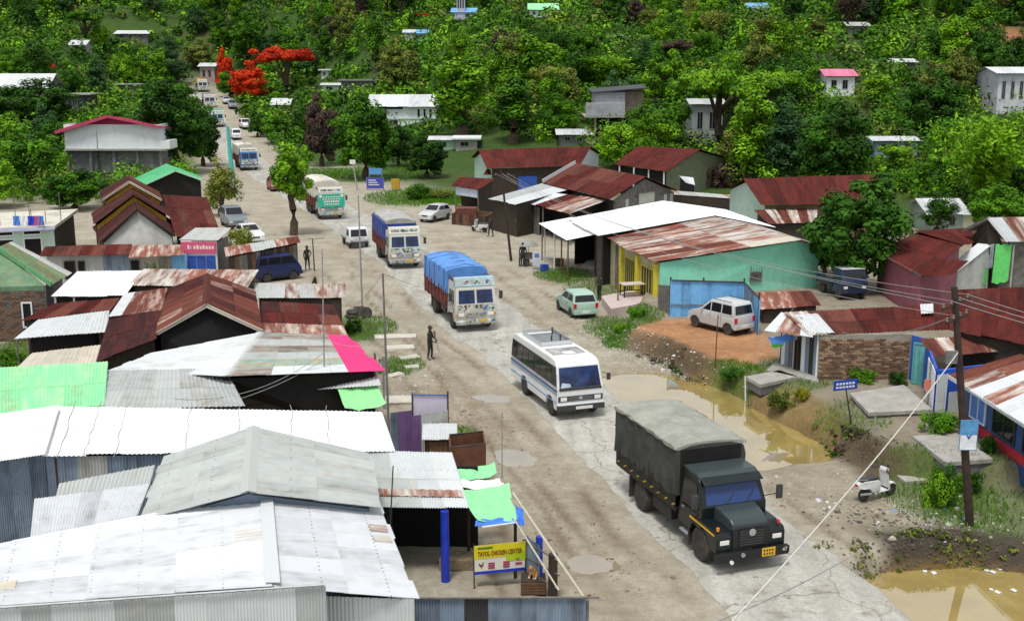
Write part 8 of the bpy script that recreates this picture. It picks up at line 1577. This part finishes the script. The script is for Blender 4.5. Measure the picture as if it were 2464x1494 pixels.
def grass():
    C_, T_ = [], []; V = []
    for q, r, kf in GRASSY:
        k = int(min(3500, 900 * r * r ** .4 * kf)); a = nrg.uniform(0, 6.28, k); rr = r * np.sqrt(nrg.uniform(size=k)) * .95; x = q.x + np.cos(a) * rr; y = q.y + np.sin(a) * rr * 1.4; keep = np.abs(x - road_x(y)) > 3.0; x, y = x[keep], y[keep]; z = h_np(x, y); hgt = nrg.uniform(.06, .2, len(x)) * (1.6 if q.y > 80 else 1); an = nrg.uniform(0, 6.28, len(x)); w = hgt * .07 + (.02 if q.y > 80 else .006); lx, ly = nrg.normal(size=len(x)) * hgt * .4, nrg.normal(size=len(x)) * hgt * .4
        p0 = np.stack([x - np.cos(an) * w, y - np.sin(an) * w, z - .02], 1); p1 = np.stack([x + np.cos(an) * w, y + np.sin(an) * w, z - .02], 1); p2 = np.stack([x + lx + np.cos(an) * w * .2, y + ly, z + hgt], 1); p3 = np.stack([x + lx - np.cos(an) * w * .2, y + ly, z + hgt * .97], 1)
        V.append(np.stack([p0, p1, p2, p3], 1).reshape(-1, 3)); T_.append(np.repeat(nrg.uniform(.1, .9, len(x)), 4))
    stuff('grass', np.concatenate(V), np.concatenate(T_), LM['mid'])
grass()
# weeds that hang over the bank
bk = along([(1560, 830), (1640, 870), (1700, 905), (1760, 935), (1830, 975), (1920, 1012), (2000, 1045), (2050, 1060)], 210, .3, .6) + along([(2040, 1340), (2200, 1310), (2350, 1315), (2464, 1335)], 70, .4); bx_, by_ = np.array(bk).T
v, tn = clumps(np.stack([bx_, by_, h_np(bx_, by_) + .06], 1), nrg.uniform(.1, .28, len(bx_)), 22, .075, .7); q_ = len(bx_) // 3 * 88
stuff('bank_weeds', v[:q_], tn[:q_], LM['dark']); stuff('bank_weeds', v[q_:2 * q_], tn[q_:2 * q_], LM['brown']); stuff('bank_weeds', v[2 * q_:], tn[2 * q_:], LM['olive'])
# ---------------------------------------------------------------- stones and litter
def stones(name, pts, smin, smax, mat, flat=.6):
    mb = MB()
    for x, y in pts:
        s = rng.uniform(smin, smax) * (2.2 if rng.random() < .05 else 1); z = hz(x, y) if False else None; a = rng.uniform(0, 3.1); c, d = math.cos(a) * s, math.sin(a) * s; k = [rng.uniform(.6, 1.2) for _ in range(8)]; hh = s * flat * rng.uniform(.6, 1.4)
        mb.add([(x + (c * i - d * j) * k[q], y + (d * i + c * j) * k[q], (-.4 if q < 4 else 1) * hh * k[q]) for q, (i, j) in enumerate([(-1, -.8), (1, -.7), (.8, .9), (-.9, .7), (-.6, -.5), (.6, -.5), (.5, .6), (-.6, .5)])], [(3, 2, 1, 0), (4, 5, 6, 7), (0, 1, 5, 4), (1, 2, 6, 5), (2, 3, 7, 6), (3, 0, 4, 7)])
    X = np.array([p[0] for p in pts]); Y = np.array([p[1] for p in pts]); Z = h_np(X, Y)
    for i in range(len(pts)):
        for q in range(8): mb.v[i * 8 + q].z += Z[i]
    o = single(name, mb, mat, None, None, kind='stuff'); return o
pale = M('stone_pale', (.48, .46, .4), .9, .3, 3); dkst = M('stone_dark', (.1, .09, .075), .9, .4, 3); mudst = M('clod', (.24, .18, .12), .95, .35, 4)
def offroad(pts, w=2.9): return [p for p in pts if abs(p[0] - float(road_x(np.array([p[1]]))[0])) > w]
stones('rubble', offroad(along([(1480, 830), (1540, 850), (1600, 880), (1660, 915), (1720, 940)], 260, .6) + along([(1400, 790), (1500, 850), (1560, 890)], 240, .9) + along([(1340, 750), (1450, 820)], 80, .8)), .025, .07, pale)
stones('rubble', offroad(along([(2050, 1360), (2150, 1320), (2300, 1320), (2464, 1350)], 520, .45) + along([(2000, 1240), (2200, 1250), (2350, 1290)], 200, .6) + along([(1850, 1000), (1960, 1060), (2050, 1075), (2140, 1100)], 260, .35, .4)), .02, .065, dkst)
stones('clods', offroad(along([(1080, 930), (1180, 1010), (1260, 1090), (1330, 1200), (1400, 1300), (1480, 1400)], 520, 1.0) + along([(1000, 880), (1100, 990), (1150, 1060)], 200, .7) + along([(1900, 1180), (2100, 1240)], 160, 1.0), 2.7), .012, .05, mudst, .45)
stones('gravel', offroad(along([(1050, 900), (950, 870), (980, 930)], 110, .8) + along([(1200, 700), (1330, 800), (1420, 860)], 260, 1.2) + along([(1880, 1150), (2200, 1240), (2350, 1260)], 220, 1.0) + along([(900, 640), (1020, 760)], 120, 1.5), 2.7), .015, .06, pale)
litm = [M('litter_white', (.72, .72, .7), .6, .1, 5), M('litter_blue', (.2, .35, .55), .6, .2, 5), M('litter_lilac', (.6, .55, .62), .6, .1, 5)]
for k, m in enumerate(litm): stones('litter', offroad(along([(2080, 1215), (2200, 1280), (2330, 1240), (2420, 1280)], 16 - 5 * k, .7) + along([(1960, 1200), (2000, 1215)], 3, .2) + along([(960, 880), (1000, 930), (960, 960)], 10, .5) + along([(1560, 860), (1650, 900), (1830, 960)], 18 - 5 * k, .5)), .03, .08, m, .3)
fl_ = MB()
for x, y in ((2160, 1368), (2225, 1374), (2248, 1378), (2330, 1362), (2375, 1372), (2390, 1376), (2405, 1368), (2385, 1418), (2400, 1424), (2440, 1420), (1850, 1035), (1848, 1052)):
    p = P(x, y, -.6 if y > 1200 else -.15); s = rng.uniform(.06, .14); a = rng.uniform(0, 3); fl_.add([p + Vector((math.cos(a + q * 1.57) * s * rng.uniform(.5, 1), math.sin(a + q * 1.57) * s, z)) for z in (.0, .018) for q in range(4)], [(3, 2, 1, 0), (4, 5, 6, 7), (0, 1, 5, 4), (1, 2, 6, 5), (2, 3, 7, 6), (3, 0, 4, 7)])
single('floating_litter', fl_, litm[0], None, None, kind='stuff')
# ---------------------------------------------------------------- scrap and slabs along the left verge
def flag(lab, x, y, w, d, rz, m, th=.1):
    p = G(x, y); mb = MB(); mb.box(-w / 2, w / 2, -d / 2, d / 2, -.12, th); mb.v = [Matrix.Rotation(rz, 3, 'Z') @ v + Vector((rng.uniform(-.05, .05), rng.uniform(-.05, .05), 0)) for v in mb.v]
    o = single('paving_slab', mb, m, lab, 'slab', 'loose slabs on the left verge', bevel=.015); o.location = p; return o
slabm = M('slab_pale', (.55, .53, .46), .9, .18, 3, dirt=.3, dirtcol=(.35, .31, .24))
flag('long pale slab nearest the thin weathered post top', 952, 812, 2.2, .9, .1, slabm); flag('pale slab below the long one on the verge', 962, 838, 1.5, .8, .2, slabm); flag('broken slab beside the soldier on the verge', 985, 862, 1.0, .6, .5, slabm); flag('small slab at the foot of the slab row', 990, 885, .7, .5, .3, slabm); flag('tilted pale slab near the pink roof edge', 950, 905, .9, .5, .9, slabm); flag('flat whitish slab left of the purple enclosure', 955, 965, 1.5, 1.1, .1, slabm)
def scrap_tyre(lab, x, y, z, tilt): p = G(x, y); o = single('old_tyre', MB().lathe([(.18, -.08), (.3, -.09), (.34, -.04), (.34, .04), (.3, .09), (.18, .08)], (0, 0, 0), 'z', 18), rubber, lab, 'tyre', 'old tyres on the scrap heap', smooth=True); o.location = p + Vector((0, 0, z)); o.rotation_euler = (tilt, .1, 0)
scrap_tyre('old tyre lying flat on the scrap heap', 845, 765, .1, 0); scrap_tyre('old tyre stacked on the flat one', 847, 763, .29, .12); scrap_tyre('old tyre leaning at the right of the scrap heap', 882, 764, .3, 1.25)
def crate(lab, x, y, s, rz, m):
    p = G(x, y); t = T('crate', lab, 'crate', p, rz, 'crates by the roadside')
    for k in range(3):
        z = .03 + k * s * .3
        for sy in (-1, 1): mb = MB(); mb.box(-s / 2, s / 2, sy * s * .4 - .012, sy * s * .4 + .012, z, z + s * .24); t.add('slat', mb, m); mb = MB(); mb.box(sy * s / 2 - .012, sy * s / 2 + .012, -s * .38, s * .38, z, z + s * .24); t.add('slat', mb, m)
    mb = MB(); mb.box(-s / 2 + .02, s / 2 - .02, -s * .38, s * .38, .0, .03); t.add('base', mb, m)
crate('grey crate on the scrap heap by thin pole', 865, 760, .6, .3, wood_grey); crate('brown crate beside the workshop posts', 1345, 640, .6, .2, wood_brown); crate('brown crate by the roadside stall front', 800, 735, .6, .1, wood_brown); crate('blue crate beside the notice cabinet', 1310, 652, .5, .5, blue_paint); crate('crate in front of the timber house lean-to', 1290, 520, .8, .2, wood_grey)
